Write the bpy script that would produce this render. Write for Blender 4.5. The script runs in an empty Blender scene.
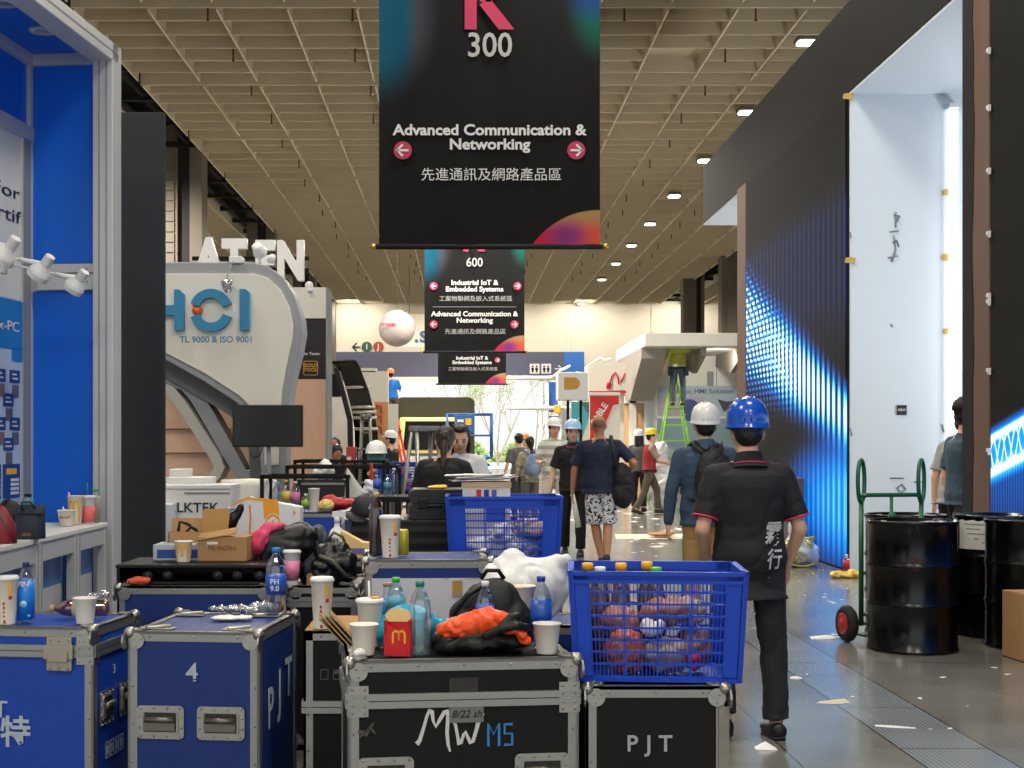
import bpy, bmesh, math, random
from mathutils import Vector as V, Matrix, Euler, noise
from mathutils.bvhtree import BVHTree
random.seed(7)
sc = bpy.context.scene
COL = sc.collection
R = math.radians
F, CX, CY, EYE = 1400.0, 462.0, 442.0, 1.45     # focal length in px, vanishing point, eye height

# ---------------------------------------------------------------- camera
cam = bpy.data.cameras.new('camera'); camo = bpy.data.objects.new('camera', cam); COL.objects.link(camo)
camo.location = (0, 0, EYE); camo.rotation_euler = (R(90), 0, 0)
cam.sensor_width = 36; cam.lens = F / 1024 * 36
cam.shift_x = (512 - CX) / 1024; cam.shift_y = (CY - 384) / 1024
cam.clip_end = 400
sc.camera = camo
# ---------------------------------------------------------------- light
w = bpy.data.worlds.new('world'); sc.world = w; w.use_nodes = True
bg = w.node_tree.nodes['Background']; bg.inputs[0].default_value = (0.93, 0.97, 1.0, 1); bg.inputs[1].default_value = 1.15
sc.view_settings.view_transform = 'Standard'; sc.view_settings.look = 'None'
sc.view_settings.gamma = 1; sc.view_settings.use_curve_mapping = False
sc.view_settings.exposure = 0.0
sc.cycles.max_bounces = 6; sc.cycles.transparent_max_bounces = 16
sc.cycles.sample_clamp_indirect = 4.0
def area(name, loc, size, power, color=(1, .93, .82), rot=(0, 0, 0), sy=None):
    l = bpy.data.lights.new(name, 'AREA'); l.energy = power; l.color = color; l.size = size
    if sy: l.shape = 'RECTANGLE'; l.size_y = sy
    o = bpy.data.objects.new(name, l); o.location = loc; o.rotation_euler = rot; COL.objects.link(o); return o
def spot(name, loc, power, color=(1, .93, .82), ang=150, rot=(0, 0, 0), rad=.12):
    l = bpy.data.lights.new(name, 'SPOT'); l.energy = power; l.color = color; l.spot_size = R(ang); l.spot_blend = .6; l.shadow_soft_size = rad
    o = bpy.data.objects.new(name, l); o.location = loc; o.rotation_euler = rot; COL.objects.link(o); return o
# hall luminaires between the ceiling baffles over the near part of the hall (all above the picture)
for (lx, ly) in ((-2.5, -2), (2.5, -2), (-4.5, 5), (2.2, 6), (-4.5, 13), (1.5, 14), (-3, 20), (4.0, 20.5)):
    area('hall_lamp', (lx, ly, 8.85), 1.6, 330)
# lamps in the baffles farther down
for (lx, ly) in ((-1.5, 30), (3, 33), (-1.5, 41), (3, 46), (-1.5, 54), (3, 60), (0, 70), (-10, 34), (-11, 50), (15, 50)):
    spot('hall_spot', (lx, ly, 8.9), 4000, ang=165)
# spots added to brighten the end wall and the wall under the canopy
for lx in (-12, -6, 1, 6.5, 12): spot('end_wall_fill', (lx, 74.5, 8.9), 650, ang=150, rot=(R(35), 0, 0))
spot('canopy_fill', (6.0, 32.6, 3.5), 130, ang=160, rot=(R(50), 0, 0))
# lamps of the aisle behind the LED wall, seen only as the glow on its white gateway
area('gateway_lamp', (7.8, 13.4, 2.2), 1.4, 170, (.9, .95, 1), (0, R(118), 0))
area('gateway_lamp', (7.8, 23.6, 2.0), 1.4, 200, (.95, .97, 1), (0, R(120), 0))

# ---------------------------------------------------------------- helpers
def lin(c):
    c = c / 255.0
    return c / 12.92 if c <= .04045 else ((c + .055) / 1.055) ** 2.4
def rgb(c): return (lin(c[0]), lin(c[1]), lin(c[2]), 1)
MATS = {}
def mat(name, c=(128, 128, 128), rough=.5, metal=0, var=0., vs=8, bump=0., bs=40, emis=None, es=1, coat=0, spec=.5, trans=0, stretch=None):
    """principled material with procedural noise in tone (var) and relief (bump)"""
    if name in MATS: return MATS[name]
    m = bpy.data.materials.new(name); m.use_nodes = True; nt = m.node_tree; b = nt.nodes['Principled BSDF']
    b.inputs['Base Color'].default_value = rgb(c); b.inputs['Roughness'].default_value = rough
    b.inputs['Metallic'].default_value = metal; b.inputs['Coat Weight'].default_value = coat
    b.inputs['Specular IOR Level'].default_value = spec
    if emis: b.inputs['Emission Color'].default_value = rgb(emis); b.inputs['Emission Strength'].default_value = es
    if var or bump:
        tc = nt.nodes.new('ShaderNodeTexCoord'); src = tc.outputs['Object']
        if stretch:
            mp = nt.nodes.new('ShaderNodeMapping'); mp.inputs['Scale'].default_value = stretch
            nt.links.new(src, mp.inputs[0]); src = mp.outputs[0]
    if var:
        n = nt.nodes.new('ShaderNodeTexNoise'); n.inputs['Scale'].default_value = vs; n.inputs['Detail'].default_value = 4
        nt.links.new(src, n.inputs['Vector'])
        mx = nt.nodes.new('ShaderNodeMix'); mx.data_type = 'RGBA'
        a = rgb(c); mx.inputs['A'].default_value = tuple(max(0, x * (1 - var)) for x in a[:3]) + (1,)
        mx.inputs['B'].default_value = tuple(min(1, x * (1 + var)) for x in a[:3]) + (1,)
        nt.links.new(n.outputs[0], mx.inputs['Factor']); nt.links.new(mx.outputs['Result'], b.inputs['Base Color'])
    if bump:
        n2 = nt.nodes.new('ShaderNodeTexNoise'); n2.inputs['Scale'].default_value = bs; n2.inputs['Detail'].default_value = 3
        nt.links.new(src, n2.inputs['Vector'])
        bp = nt.nodes.new('ShaderNodeBump'); bp.inputs['Strength'].default_value = bump; bp.inputs['Distance'].default_value = .02
        nt.links.new(n2.outputs[0], bp.inputs['Height']); nt.links.new(bp.outputs[0], b.inputs['Normal'])
    MATS[name] = m; return m
def clear(name, tint=(235, 240, 245), gloss=.12, body=.0, bodyc=(220, 225, 230)):
    """thin clear plastic: mostly see-through, some gloss, a little milky body"""
    if name in MATS: return MATS[name]
    m = bpy.data.materials.new(name); m.use_nodes = True; nt = m.node_tree; nt.nodes.clear()
    out = nt.nodes.new('ShaderNodeOutputMaterial'); t = nt.nodes.new('ShaderNodeBsdfTransparent'); t.inputs[0].default_value = rgb(tint)
    g = nt.nodes.new('ShaderNodeBsdfGlossy'); g.inputs['Roughness'].default_value = .08; g.inputs[0].default_value = (1, 1, 1, 1)
    d = nt.nodes.new('ShaderNodeBsdfDiffuse'); d.inputs[0].default_value = rgb(bodyc)
    lw = nt.nodes.new('ShaderNodeLayerWeight'); lw.inputs[0].default_value = .35
    mu = nt.nodes.new('ShaderNodeMath'); mu.operation = 'MULTIPLY_ADD'; mu.inputs[1].default_value = .55; mu.inputs[2].default_value = gloss
    nt.links.new(lw.outputs['Facing'], mu.inputs[0])
    m1 = nt.nodes.new('ShaderNodeMixShader'); m1.inputs[0].default_value = body
    nt.links.new(t.outputs[0], m1.inputs[1]); nt.links.new(d.outputs[0], m1.inputs[2])
    m2 = nt.nodes.new('ShaderNodeMixShader'); nt.links.new(mu.outputs[0], m2.inputs[0])
    nt.links.new(m1.outputs[0], m2.inputs[1]); nt.links.new(g.outputs[0], m2.inputs[2])
    nt.links.new(m2.outputs[0], out.inputs[0]); MATS[name] = m; return m
class NT:
    """tiny node-graph writer for the printed / lit surfaces"""
    def __init__(s, m): s.nt = m.node_tree; s.b = s.nt.nodes['Principled BSDF']
    def val(s, node, i, x):
        if isinstance(x, (int, float)): node.inputs[i].default_value = x
        elif isinstance(x, tuple): node.inputs[i].default_value = x
        else: s.nt.links.new(x, node.inputs[i])
    def m(s, op, a, b=0., c=0.):
        n = s.nt.nodes.new('ShaderNodeMath'); n.operation = op; s.val(n, 0, a); s.val(n, 1, b)
        if op in ('MULTIPLY_ADD', 'SMOOTH_MIN', 'COMPARE'): s.val(n, 2, c)
        return n.outputs[0]
    def xyz(s):
        tc = s.nt.nodes.new('ShaderNodeTexCoord'); sp = s.nt.nodes.new('ShaderNodeSeparateXYZ')
        s.nt.links.new(tc.outputs['Object'], sp.inputs[0]); s.vec = tc.outputs['Object']; return sp.outputs[0], sp.outputs[1], sp.outputs[2]
    def step(s, x, lo, hi):
        n = s.nt.nodes.new('ShaderNodeMapRange'); n.interpolation_type = 'SMOOTHSTEP'; s.val(n, 0, x); s.val(n, 1, lo); s.val(n, 2, hi); return n.outputs[0]
    def mix(s, f, a, b):
        n = s.nt.nodes.new('ShaderNodeMix'); n.data_type = 'RGBA'
        for k, x in (('Factor', f), ('A', a), ('B', b)):
            if isinstance(x, (int, float, tuple)): n.inputs[k].default_value = x
            else: s.nt.links.new(x, n.inputs[k])
        return n.outputs['Result']
    def noise(s, sc_=5, vec=None, det=3):
        n = s.nt.nodes.new('ShaderNodeTexNoise'); n.inputs['Scale'].default_value = sc_; n.inputs['Detail'].default_value = det
        s.nt.links.new(vec or s.vec, n.inputs['Vector']); return n.outputs[0]
    def dist(s, x, y, cx, cy, sx=1., sy=1.):
        a = s.m('MULTIPLY', s.m('SUBTRACT', x, cx), sx); b = s.m('MULTIPLY', s.m('SUBTRACT', y, cy), sy)
        return s.m('SQRT', s.m('ADD', s.m('MULTIPLY', a, a), s.m('MULTIPLY', b, b)))
    def color(s, c, sock='Base Color'): s.nt.links.new(c, s.b.inputs[sock])

class MB:
    def __init__(s): s.v = []; s.f = []; s.mi = []; s.sm = []
    def add(s, vs, fs, mi=0, smooth=False, M=None):
        o = len(s.v)
        s.v += [tuple(M @ V(p)) if M else tuple(p) for p in vs]
        s.f += [tuple(i + o for i in q) for q in fs]; s.mi += [mi] * len(fs); s.sm += [smooth] * len(fs); return s
    def box(s, c, d, mi=0, rot=None, M=None):
        x, y, z = d[0] / 2, d[1] / 2, d[2] / 2
        T = Matrix.Translation(c)
        if rot: T = T @ Euler([R(a) for a in rot]).to_matrix().to_4x4()
        if M: T = M @ T
        vs = [(-x, -y, -z), (x, -y, -z), (x, y, -z), (-x, y, -z), (-x, -y, z), (x, -y, z), (x, y, z), (-x, y, z)]
        return s.add(vs, [(0, 3, 2, 1), (4, 5, 6, 7), (0, 1, 5, 4), (1, 2, 6, 5), (2, 3, 7, 6), (3, 0, 4, 7)], mi, False, T)
    def bb(s, a, b, mi=0):
        return s.box([(a[i] + b[i]) / 2 for i in range(3)], [abs(b[i] - a[i]) for i in range(3)], mi)
    def loft(s, rings, n=16, mi=0, smooth=True, cap=True, up=None):
        """rings: (centre, rx, ry[, direction]) along a path; ellipse axes x = side, y = depth"""
        pts = [V(r[0]) for r in rings]; vs = []; px = None
        for i, r in enumerate(rings):
            if len(r) > 3: t = V(r[3])
            else:
                a = pts[max(0, i - 1)]; b = pts[min(len(pts) - 1, i + 1)]; t = b - a
                if t.length < 1e-6: t = V((0, 0, 1))
            t.normalize()
            if px is None:
                ref = V(up) if up else (V((1, 0, 0)) if abs(t.x) < .9 else V((0, 1, 0)))
            else: ref = px
            ax = (ref - t * ref.dot(t))
            if ax.length < 1e-4: ax = t.orthogonal()
            ax.normalize(); ay = t.cross(ax); px = ax
            for k in range(n):
                th = 2 * math.pi * k / n
                vs.append(pts[i] + ax * (r[1] * math.cos(th)) + ay * (r[2] * math.sin(th)))
        fs = []
        for i in range(len(rings) - 1):
            for k in range(n):
                fs.append((i * n + k, i * n + (k + 1) % n, (i + 1) * n + (k + 1) % n, (i + 1) * n + k))
        if cap:
            fs.append(tuple(reversed(range(n)))); L = (len(rings) - 1) * n; fs.append(tuple(L + k for k in range(n)))
        return s.add(vs, fs, mi, smooth)
    def cyl(s, a, b, r, r2=None, n=12, mi=0, smooth=True):
        r2 = r if r2 is None else r2
        return s.loft([(a, r, r), (b, r2, r2)], n, mi, smooth)
    def cap(s, a, b, r0, r1, n=14, fl=1.0, up=None):
        """rounded tapered capsule; fl flattens depth"""
        a = V(a); b = V(b); d = (b - a); L = d.length; d = d / L if L > 1e-6 else V((0, 0, 1)); rr = []
        for t in (-.98, -.8, -.45): c = math.sqrt(1 - t * t); rr.append((a + d * r0 * t, r0 * c, r0 * c * fl))
        for t in (0, .25, .5, .75, 1): q = r0 + (r1 - r0) * t; rr.append((a + (b - a) * t, q, q * fl))
        for t in (.45, .8, .98): c = math.sqrt(1 - t * t); rr.append((b + d * r1 * t, r1 * c, r1 * c * fl))
        return s.loft([(p, x, y, d) for p, x, y in rr], n, up=up)
    def tube(s, pts, r, n=8, mi=0, closed=False):
        pts = [V(p) for p in pts]
        if closed:
            N = len(pts); vs = []; fs = []
            nrm = (pts[1] - pts[0]).cross(pts[N // 3] - pts[0]).normalized()
            for i in range(N):
                t = (pts[(i + 1) % N] - pts[i - 1]).normalized(); a = t.cross(nrm).normalized()
                for k in range(n):
                    th = 2 * math.pi * k / n; vs.append(pts[i] + a * r * math.cos(th) + nrm * r * math.sin(th))
            for i in range(N):
                for k in range(n):
                    j = (i + 1) % N; fs.append((i * n + k, i * n + (k + 1) % n, j * n + (k + 1) % n, j * n + k))
            return s.add(vs, fs, mi, True)
        return s.loft([(p, r, r) for p in pts], n, mi)
    def lathe(s, prof, n=24, c=(0, 0, 0), mi=0, smooth=True, sx=1., sy=1., M=None):
        vs = []; fs = []
        for (r, z) in prof:
            for k in range(n):
                th = 2 * math.pi * k / n; vs.append((c[0] + r * sx * math.cos(th), c[1] + r * sy * math.sin(th), c[2] + z))
        for i in range(len(prof) - 1):
            for k in range(n): fs.append((i * n + k, i * n + (k + 1) % n, (i + 1) * n + (k + 1) % n, (i + 1) * n + k))
        if prof[0][0] > 1e-5: fs.append(tuple(reversed(range(n))))
        if prof[-1][0] > 1e-5: fs.append(tuple((len(prof) - 1) * n + k for k in range(n)))
        return s.add(vs, fs, mi, smooth, M)
    def ball(s, c, r, n=16, mi=0, rot=None, M=None):
        if isinstance(r, (int, float)): r = (r, r, r)
        m = max(6, n // 2 + 2); vs = [(0, 0, -1)]; fs = []
        for i in range(1, m):
            p = -math.pi / 2 + math.pi * i / m
            for k in range(n):
                th = 2 * math.pi * k / n; vs.append((math.cos(p) * math.cos(th), math.cos(p) * math.sin(th), math.sin(p)))
        vs.append((0, 0, 1)); T = len(vs) - 1
        for k in range(n):
            fs.append((0, 1 + (k + 1) % n, 1 + k)); a = 1 + (m - 2) * n; fs.append((a + k, a + (k + 1) % n, T))
        for i in range(m - 2):
            for k in range(n):
                a = 1 + i * n; b = a + n; fs.append((a + k, a + (k + 1) % n, b + (k + 1) % n, b + k))
        X = Matrix.Translation(c)
        if rot: X = X @ Euler([R(a) for a in rot]).to_matrix().to_4x4()
        X = X @ Matrix.Diagonal((r[0], r[1], r[2], 1))
        if M: X = M @ X
        return s.add(vs, fs, mi, True, X)
    def prism(s, poly, y0, y1, mi=0, plane='xz', smooth=False):
        """2D outline (counter-clockwise seen from the front) given thickness"""
        n = len(poly)
        P = (lambda a, b, t: (a, t, b)) if plane == 'xz' else ((lambda a, b, t: (t, a, b)) if plane == 'yz' else (lambda a, b, t: (a, b, t)))
        vs = [P(a, b, y0) for a, b in poly] + [P(a, b, y1) for a, b in poly]
        fs = [tuple(range(n)), tuple(reversed(range(n, 2 * n)))] + [(i, n + i, n + (i + 1) % n, (i + 1) % n) for i in range(n)]
        return s.add(vs, fs, mi, smooth)
    def ribbon(s, pts, wdt, y0, y1, mi=0, closed=False):
        """flat band following a 2D path in xz with a width, given thickness y0..y1"""
        L = []; Rr = []; N = len(pts)
        for i in range(N):
            a = V(pts[i - 1] if (i or closed) else pts[0]); b = V(pts[(i + 1) % N] if (i < N - 1 or closed) else pts[-1])
            t = (b - a).normalized(); nn = V((-t.y, t.x)); q = V(pts[i]); ww = wdt[i] if isinstance(wdt, (list, tuple)) else wdt
            L.append(q + nn * ww / 2); Rr.append(q - nn * ww / 2)
        for i in range(N if closed else N - 1):
            j = (i + 1) % N; s.prism([tuple(Rr[i]), tuple(Rr[j]), tuple(L[j]), tuple(L[i])], y0, y1, mi)
        return s
    def mesh(s, name, mats, bevel=0, seg=2):
        me = bpy.data.meshes.new(name); me.from_pydata(s.v, [], s.f)
        for m in (mats if isinstance(mats, (list, tuple)) else [mats]): me.materials.append(m)
        me.polygons.foreach_set('material_index', s.mi); me.polygons.foreach_set('use_smooth', s.sm)
        bm = bmesh.new(); bm.from_mesh(me); bmesh.ops.recalc_face_normals(bm, faces=bm.faces)
        if bevel:
            eg = [e for e in bm.edges if len(e.link_faces) == 2 and e.calc_face_angle(0) > .6 and e.calc_length() > bevel * 2.2]
            if eg: bmesh.ops.bevel(bm, geom=eg, offset=bevel, segments=seg, profile=.6, affect='EDGES', clamp_overlap=True)
        bm.to_mesh(me); bm.free(); me.update(); return me
    def build(s, name, mats, parent=None, bevel=0, loc=(0, 0, 0), rot=None, seg=2):
        return link(name, s.mesh(name, mats, bevel, seg), parent, loc, rot)
    def remesh(s, name, mats, parent=None, vox=.012, smooth=4, fac=.5, nz=0., nsc=6., seed=0, loc=(0, 0, 0), rot=None, crease=0., dec=None):
        """one continuous surface grown over all volumes added so far; nz/crease crumple it"""
        me = bpy.data.meshes.new('t'); me.from_pydata(s.v, [], s.f)
        bm = bmesh.new(); bm.from_mesh(me); bmesh.ops.recalc_face_normals(bm, faces=bm.faces); bm.to_mesh(me); bm.free()
        o = bpy.data.objects.new('t', me); COL.objects.link(o)
        rm = o.modifiers.new('r', 'REMESH'); rm.mode = 'VOXEL'; rm.voxel_size = vox; rm.use_smooth_shade = True
        if smooth: sm = o.modifiers.new('s', 'SMOOTH'); sm.iterations = smooth; sm.factor = fac
        dg = bpy.context.evaluated_depsgraph_get(); ev = o.evaluated_get(dg); m2 = bpy.data.meshes.new_from_object(ev)
        bpy.data.objects.remove(o); bpy.data.meshes.remove(me)
        if nz or crease:
            nr = [v.normal.copy() for v in m2.vertices]; sd = V((seed * 7.3, seed * 3.1, seed * 1.7))
            for i, v in enumerate(m2.vertices):
                q = v.co * nsc + sd; a = noise.noise(q) * nz
                if crease: a -= crease * max(0, 1 - abs(noise.noise(q * .8 + V((9, 4, 2)))) * 5) - crease * .3 * abs(noise.noise(q * 2.3))
                v.co += nr[i] * a
        m2.materials.clear()
        for m in (mats if isinstance(mats, (list, tuple)) else [mats]): m2.materials.append(m)
        for p in m2.polygons: p.use_smooth = True
        m2.name = name; m2.update()
        return link(name, m2, parent, loc, rot)
def link(name, me, parent=None, loc=(0, 0, 0), rot=None):
    o = bpy.data.objects.new(name, me); COL.objects.link(o); o.location = loc
    if rot: o.rotation_euler = [R(a) for a in rot]
    if parent: o.parent = parent
    return o
def tag(o, label, cat, group=None, kind=None):
    o['label'] = label; o['category'] = cat
    if group: o['group'] = group
    if kind: o['kind'] = kind
    return o
def thing(name, label, cat, loc=(0, 0, 0), rz=0, group=None, rot=None):
    o = bpy.data.objects.new(name, None); COL.objects.link(o); o.empty_display_size = .1; o.location = loc
    o.rotation_euler = [R(a) for a in rot] if rot else (0, 0, R(rz)); return tag(o, label, cat, group)
def struct(o, kind='structure'): o['kind'] = kind; return o
def dup(root, loc, rz=0, label=None, group=None, rot=None):
    r = root.copy(); COL.objects.link(r); r.location = loc; r.rotation_euler = [R(a) for a in rot] if rot else (0, 0, R(rz))
    if label: r['label'] = label
    if group: r['group'] = group
    for ch in list(root.children):
        c = ch.copy(); COL.objects.link(c); c.parent = r
        for g in list(ch.children):
            d = g.copy(); COL.objects.link(d); d.parent = c
    return r
def text(s, size, name, m, parent=None, loc=(0, 0, 0), rot=(90, 0, 0), ext=.001, bold=0., align='CENTER', sx=1., space=1., line=1., shear=0.):
    cu = bpy.data.curves.new('t', 'FONT'); cu.body = s; cu.size = size; cu.extrude = ext; cu.offset = bold * size
    cu.align_x = align; cu.align_y = 'CENTER'; cu.space_character = space; cu.space_line = line; cu.resolution_u = 3; cu.shear = shear
    o = bpy.data.objects.new('t', cu); COL.objects.link(o)
    dg = bpy.context.evaluated_depsgraph_get(); me = bpy.data.meshes.new_from_object(o.evaluated_get(dg))
    bpy.data.objects.remove(o); bpy.data.curves.remove(cu)
    if sx != 1.:
        for v in me.vertices: v.co.x *= sx
    me.materials.clear(); me.materials.append(m); me.name = name
    return link(name, me, parent, loc, rot)
def onto(o, target, direction, off=.004):
    """press a flat print (same parent space) onto a curved surface"""
    tm = target.data; t = BVHTree.FromPolygons([v.co for v in tm.vertices], [p.vertices for p in tm.polygons])
    bm = bmesh.new(); bm.from_mesh(o.data); bmesh.ops.triangulate(bm, faces=bm.faces)
    bmesh.ops.subdivide_edges(bm, edges=[e for e in bm.edges if e.calc_length() > .02], cuts=1); bm.to_mesh(o.data); bm.free()
    M = o.matrix_basis.copy(); d = V(direction).normalized()
    for v in o.data.vertices:
        p = M @ v.co; h = t.ray_cast(p - d * 1.0, d)
        if h[0] is None: h = t.find_nearest(p)
        p = h[0] - d * off
        v.co = p
    o.matrix_basis = Matrix.Identity(4); o.data.update(); return o
def px(x, y, d): return V(((x - CX) * d / F, d, EYE - (y - CY) * d / F))      # where a sight line meets depth d
def fx(x, d): return (x - CX) * d / F
def fz(y, d): return EYE - (y - CY) * d / F
def arc(cx, cy, r, a0, a1, n=12, ry=None):
    return [(cx + r * math.cos(R(a0 + (a1 - a0) * i / n)), cy + (ry or r) * math.sin(R(a0 + (a1 - a0) * i / n))) for i in range(n + 1)]
def rrect(x0, z0, x1, z1, r, n=5):
    return arc(x1 - r, z0 + r, r, -90, 0, n) + arc(x1 - r, z1 - r, r, 0, 90, n) + arc(x0 + r, z1 - r, r, 90, 180, n) + arc(x0 + r, z0 + r, r, 180, 270, n)

# shared materials
ALU = mat('brushed_aluminium', (158, 158, 154), .4, .8, var=.08, vs=30)
ALUW = mat('booth_profile_aluminium', (205, 206, 206), .42, .25, var=.04)
STEEL = mat('zinc_steel', (170, 168, 160), .3, .9, var=.15, vs=40)
WHITE = mat('white_laminate', (226, 226, 222), .45, var=.03)
WARMW = mat('warm_white_paint', (226, 220, 206), .6, var=.03)
BLACK = mat('black_plastic', (12, 12, 13), .45, spec=.35)
MATTEK = mat('matte_black_paint', (17, 17, 18), .75, var=.12, spec=.3)
RUB = mat('black_rubber', (18, 18, 18), .8, bump=.2, bs=80)
GREY = mat('mid_grey_paint', (140, 142, 144), .5)
DARK = mat('dark_grey_panel', (40, 43, 46), .65, var=.05, spec=.3)
WOOD = mat('pinkish_wood_laminate', (214, 176, 150), .55, var=.1, vs=6, stretch=(14, 14, .8))
KRAFT = mat('brown_cardboard', (172, 131, 86), .85, var=.08, vs=12, bump=.05)
PAPER = mat('white_paper', (232, 231, 226), .8, var=.03)
PLASW = mat('white_plastic', (228, 228, 226), .4)
CREAM = mat('cream_paper_cup', (233, 227, 212), .6)
REDM = mat('red_print', (200, 32, 34), .5)
YEL = mat('yellow_print', (242, 178, 40), .5)
TXW = mat('white_lettering', (222, 222, 222), .6)
TXG = mat('pale_grey_stencil', (176, 190, 205), .6)
TXK = mat('black_lettering', (20, 20, 22), .6)
CLEAR = clear('clear_plastic')
sun = bpy.data.lights.new('sun', 'SUN'); sun.energy = 8; sun.angle = R(2); suno = bpy.data.objects.new('sun', sun); COL.objects.link(suno)
suno.location = (0, 95, 30); suno.rotation_euler = (R(-12), R(10), 0)      # high sun over the yard outside the exit

# ================================================================ the hall
# floor: polished concrete with steel trench covers along the aisle
m = mat('polished_concrete', (112, 110, 104), .3); g = NT(m); X, Y, Z = g.xyz()
n1 = g.noise(.9, det=5); n2 = g.noise(5, det=3)
base = g.mix(n1, rgb((90, 89, 84)), rgb((138, 135, 127))); base = g.mix(g.m('MULTIPLY', g.step(n2, .4, .65), .3), base, rgb((94, 92, 86)))
trench = g.m('MULTIPLY', g.step(X, 2.06, 2.08), g.step(X, 2.50, 2.48))
rib = g.m('MULTIPLY', g.m('ADD', g.m('SINE', g.m('MULTIPLY', X, 260.)), 1.), .5)
base = g.mix(g.m('MULTIPLY', trench, .8), base, g.mix(rib, rgb((104, 112, 120)), rgb((142, 149, 156))))
def gap(v, at, wd): return g.m('LESS_THAN', g.m('ABSOLUTE', g.m('SUBTRACT', v, at)), wd)
lines = gap(X, 2.07, .007)
for a in (2.49, 1.52, 3.75): lines = g.m('MAXIMUM', lines, gap(X, a, .005))
ym = g.m('MODULO', g.m('ADD', Y, 22.8), 3.05)
lines = g.m('MAXIMUM', lines, g.m('MULTIPLY', gap(ym, 1.5, .008), g.m('GREATER_THAN', X, .6)))
lines = g.m('MAXIMUM', lines, g.m('MULTIPLY', gap(g.m('MODULO', Y, 1.02), .5, .006), trench))
base = g.mix(g.m('MULTIPLY', lines, .85), base, rgb((32, 32, 31)))
scuff = g.step(g.noise(3.2, det=6), .6, .85); base = g.mix(g.m('MULTIPLY', scuff, .2), base, rgb((160, 156, 146)))
g.color(base); g.color(g.m('ADD', .10, g.m('MULTIPLY', n1, .16)), 'Roughness')
b = MB(); b.bb((-19, -12, -.2), (20, 77.5, 0)); struct(b.build('floor', m))
# ceiling: transverse baffles between lengthwise white-edged bars, in bays of 5.3 m
H = 7.6; ZB = EYE + H
OLIVE = mat('ceiling_baffle_paint', (204, 192, 167), .75, var=.06, vs=1.5)
EDGE = mat('ceiling_bar_edge', (236, 226, 204), .5)
CDARK = mat('ceiling_void', (26, 24, 22), .9)
bars = [h * H for h in (-.896, -.726, -.567, -.403, -.243, -.083, .117, .317, .477, .637, .797, .953, 1.11, 1.27, 1.43)]
b = MB(); rnd = random.Random(3); Y0 = 19.05; BAY = 5.3
b.bb((bars[0], Y0 - 31, ZB + .34), (bars[-1], 77.5, ZB + .4), 0)
b.bb((-19, -12, ZB + .9), (20, 77.5, ZB + 1.0), 2)
for k in range(11):
    for i in range(len(bars) - 1):
        for j in range(6):
            y = Y0 + k * BAY + j * BAY / 6
            if j and rnd.random() < .02: continue
            hh = .36 if j == 0 else .30
            b.bb((bars[i], y, ZB - (.04 if j == 0 else 0)), (bars[i + 1], y + .05, ZB - .04 + hh + .04), 0)
for x in bars:
    for k in range(11):
        y = Y0 + k * BAY
        b.bb((x - .012, y + .2, ZB - .005), (x + .012, y + BAY - .2, ZB + .3), 0); b.bb((x - .014, y + .22, ZB - .02), (x + .014, y + BAY - .22, ZB - .004), 1)
for (xa, xb) in ((-19, -8.1), (12.0, 20)):                # the strips of ceiling beyond the service gaps
    b.bb((xa, Y0 - 31, ZB + .34), (xb, 77.5, ZB + .4), 0)
    for k in range(66): y = Y0 + k * BAY / 6; b.bb((xa, y, ZB), (xb, y + .05, ZB + .24), 0)
    n = int((xb - xa) / 1.22)
    for i in range(n + 1):
        x = (xb - i * 1.22) if xa < 0 else xa + i * 1.22; b.bb((x - .022, Y0, ZB - .015), (x + .022, 77, ZB + .3), 1)
for xg in (-7.5, 11.4):                                    # dark pipes and cross rails in the gaps
    for dx in (-.35, .3): b.cyl((xg + dx, Y0, ZB + .25), (xg + dx, 77, ZB + .25), .08, n=8, mi=2)
    for k in range(24): b.bb((xg - .55, Y0 + k * 2.5, ZB + .1), (xg + .55, Y0 + k * 2.5 + .12, ZB + .25), 2)
struct(b.build('ceiling', [OLIVE, EDGE, CDARK]))
# side and end walls
b = MB(); b.bb((-19.3, -12, 0), (-19, 77.8, ZB + 1)); struct(b.build('wall_left', mat('hall_wall_grey', (120, 116, 106), .8)))
b = MB(); b.bb((20, -12, 0), (20.3, 77.8, ZB + 1)); struct(b.build('wall_right_far', MATS['hall_wall_grey']))
BW = 77.5; DX0, DX1, DZ = fx(386, BW), fx(557, BW), fz(380, BW)
b = MB(); b.bb((-19, BW, 0), (DX0, BW + .4, ZB + 1)); b.bb((DX1, BW, 0), (20, BW + .4, ZB + 1)); b.bb((DX0, BW, DZ), (DX1, BW + .4, ZB + 1))
for xx in (567, 572, 651): b.bb((fx(xx, BW), BW - .06, DZ), (fx(xx, BW) + .12, BW, ZB + .3))
struct(b.build('wall_back', mat('hall_end_wall', (222, 214, 196), .7, var=.03)))
BANDM = mat('end_wall_band', (86, 88, 110), .6)
b = MB(); b.bb((fx(330, BW), BW - .12, fz(378, BW)), (fx(564, BW), BW - .01, fz(352, BW)), 0); b.bb((fx(564, BW), BW - .12, fz(378, BW)), (fx(584, BW), BW - .01, fz(352, BW)), 1)
b.bb((DX0 - .3, BW - .2, fz(381, BW)), (DX1 + 1.2, BW - .01, fz(377, BW)), 2)
struct(b.build('trim_1', [BANDM, mat('blue_band', (50, 110, 190), .5), WARMW]))
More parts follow.
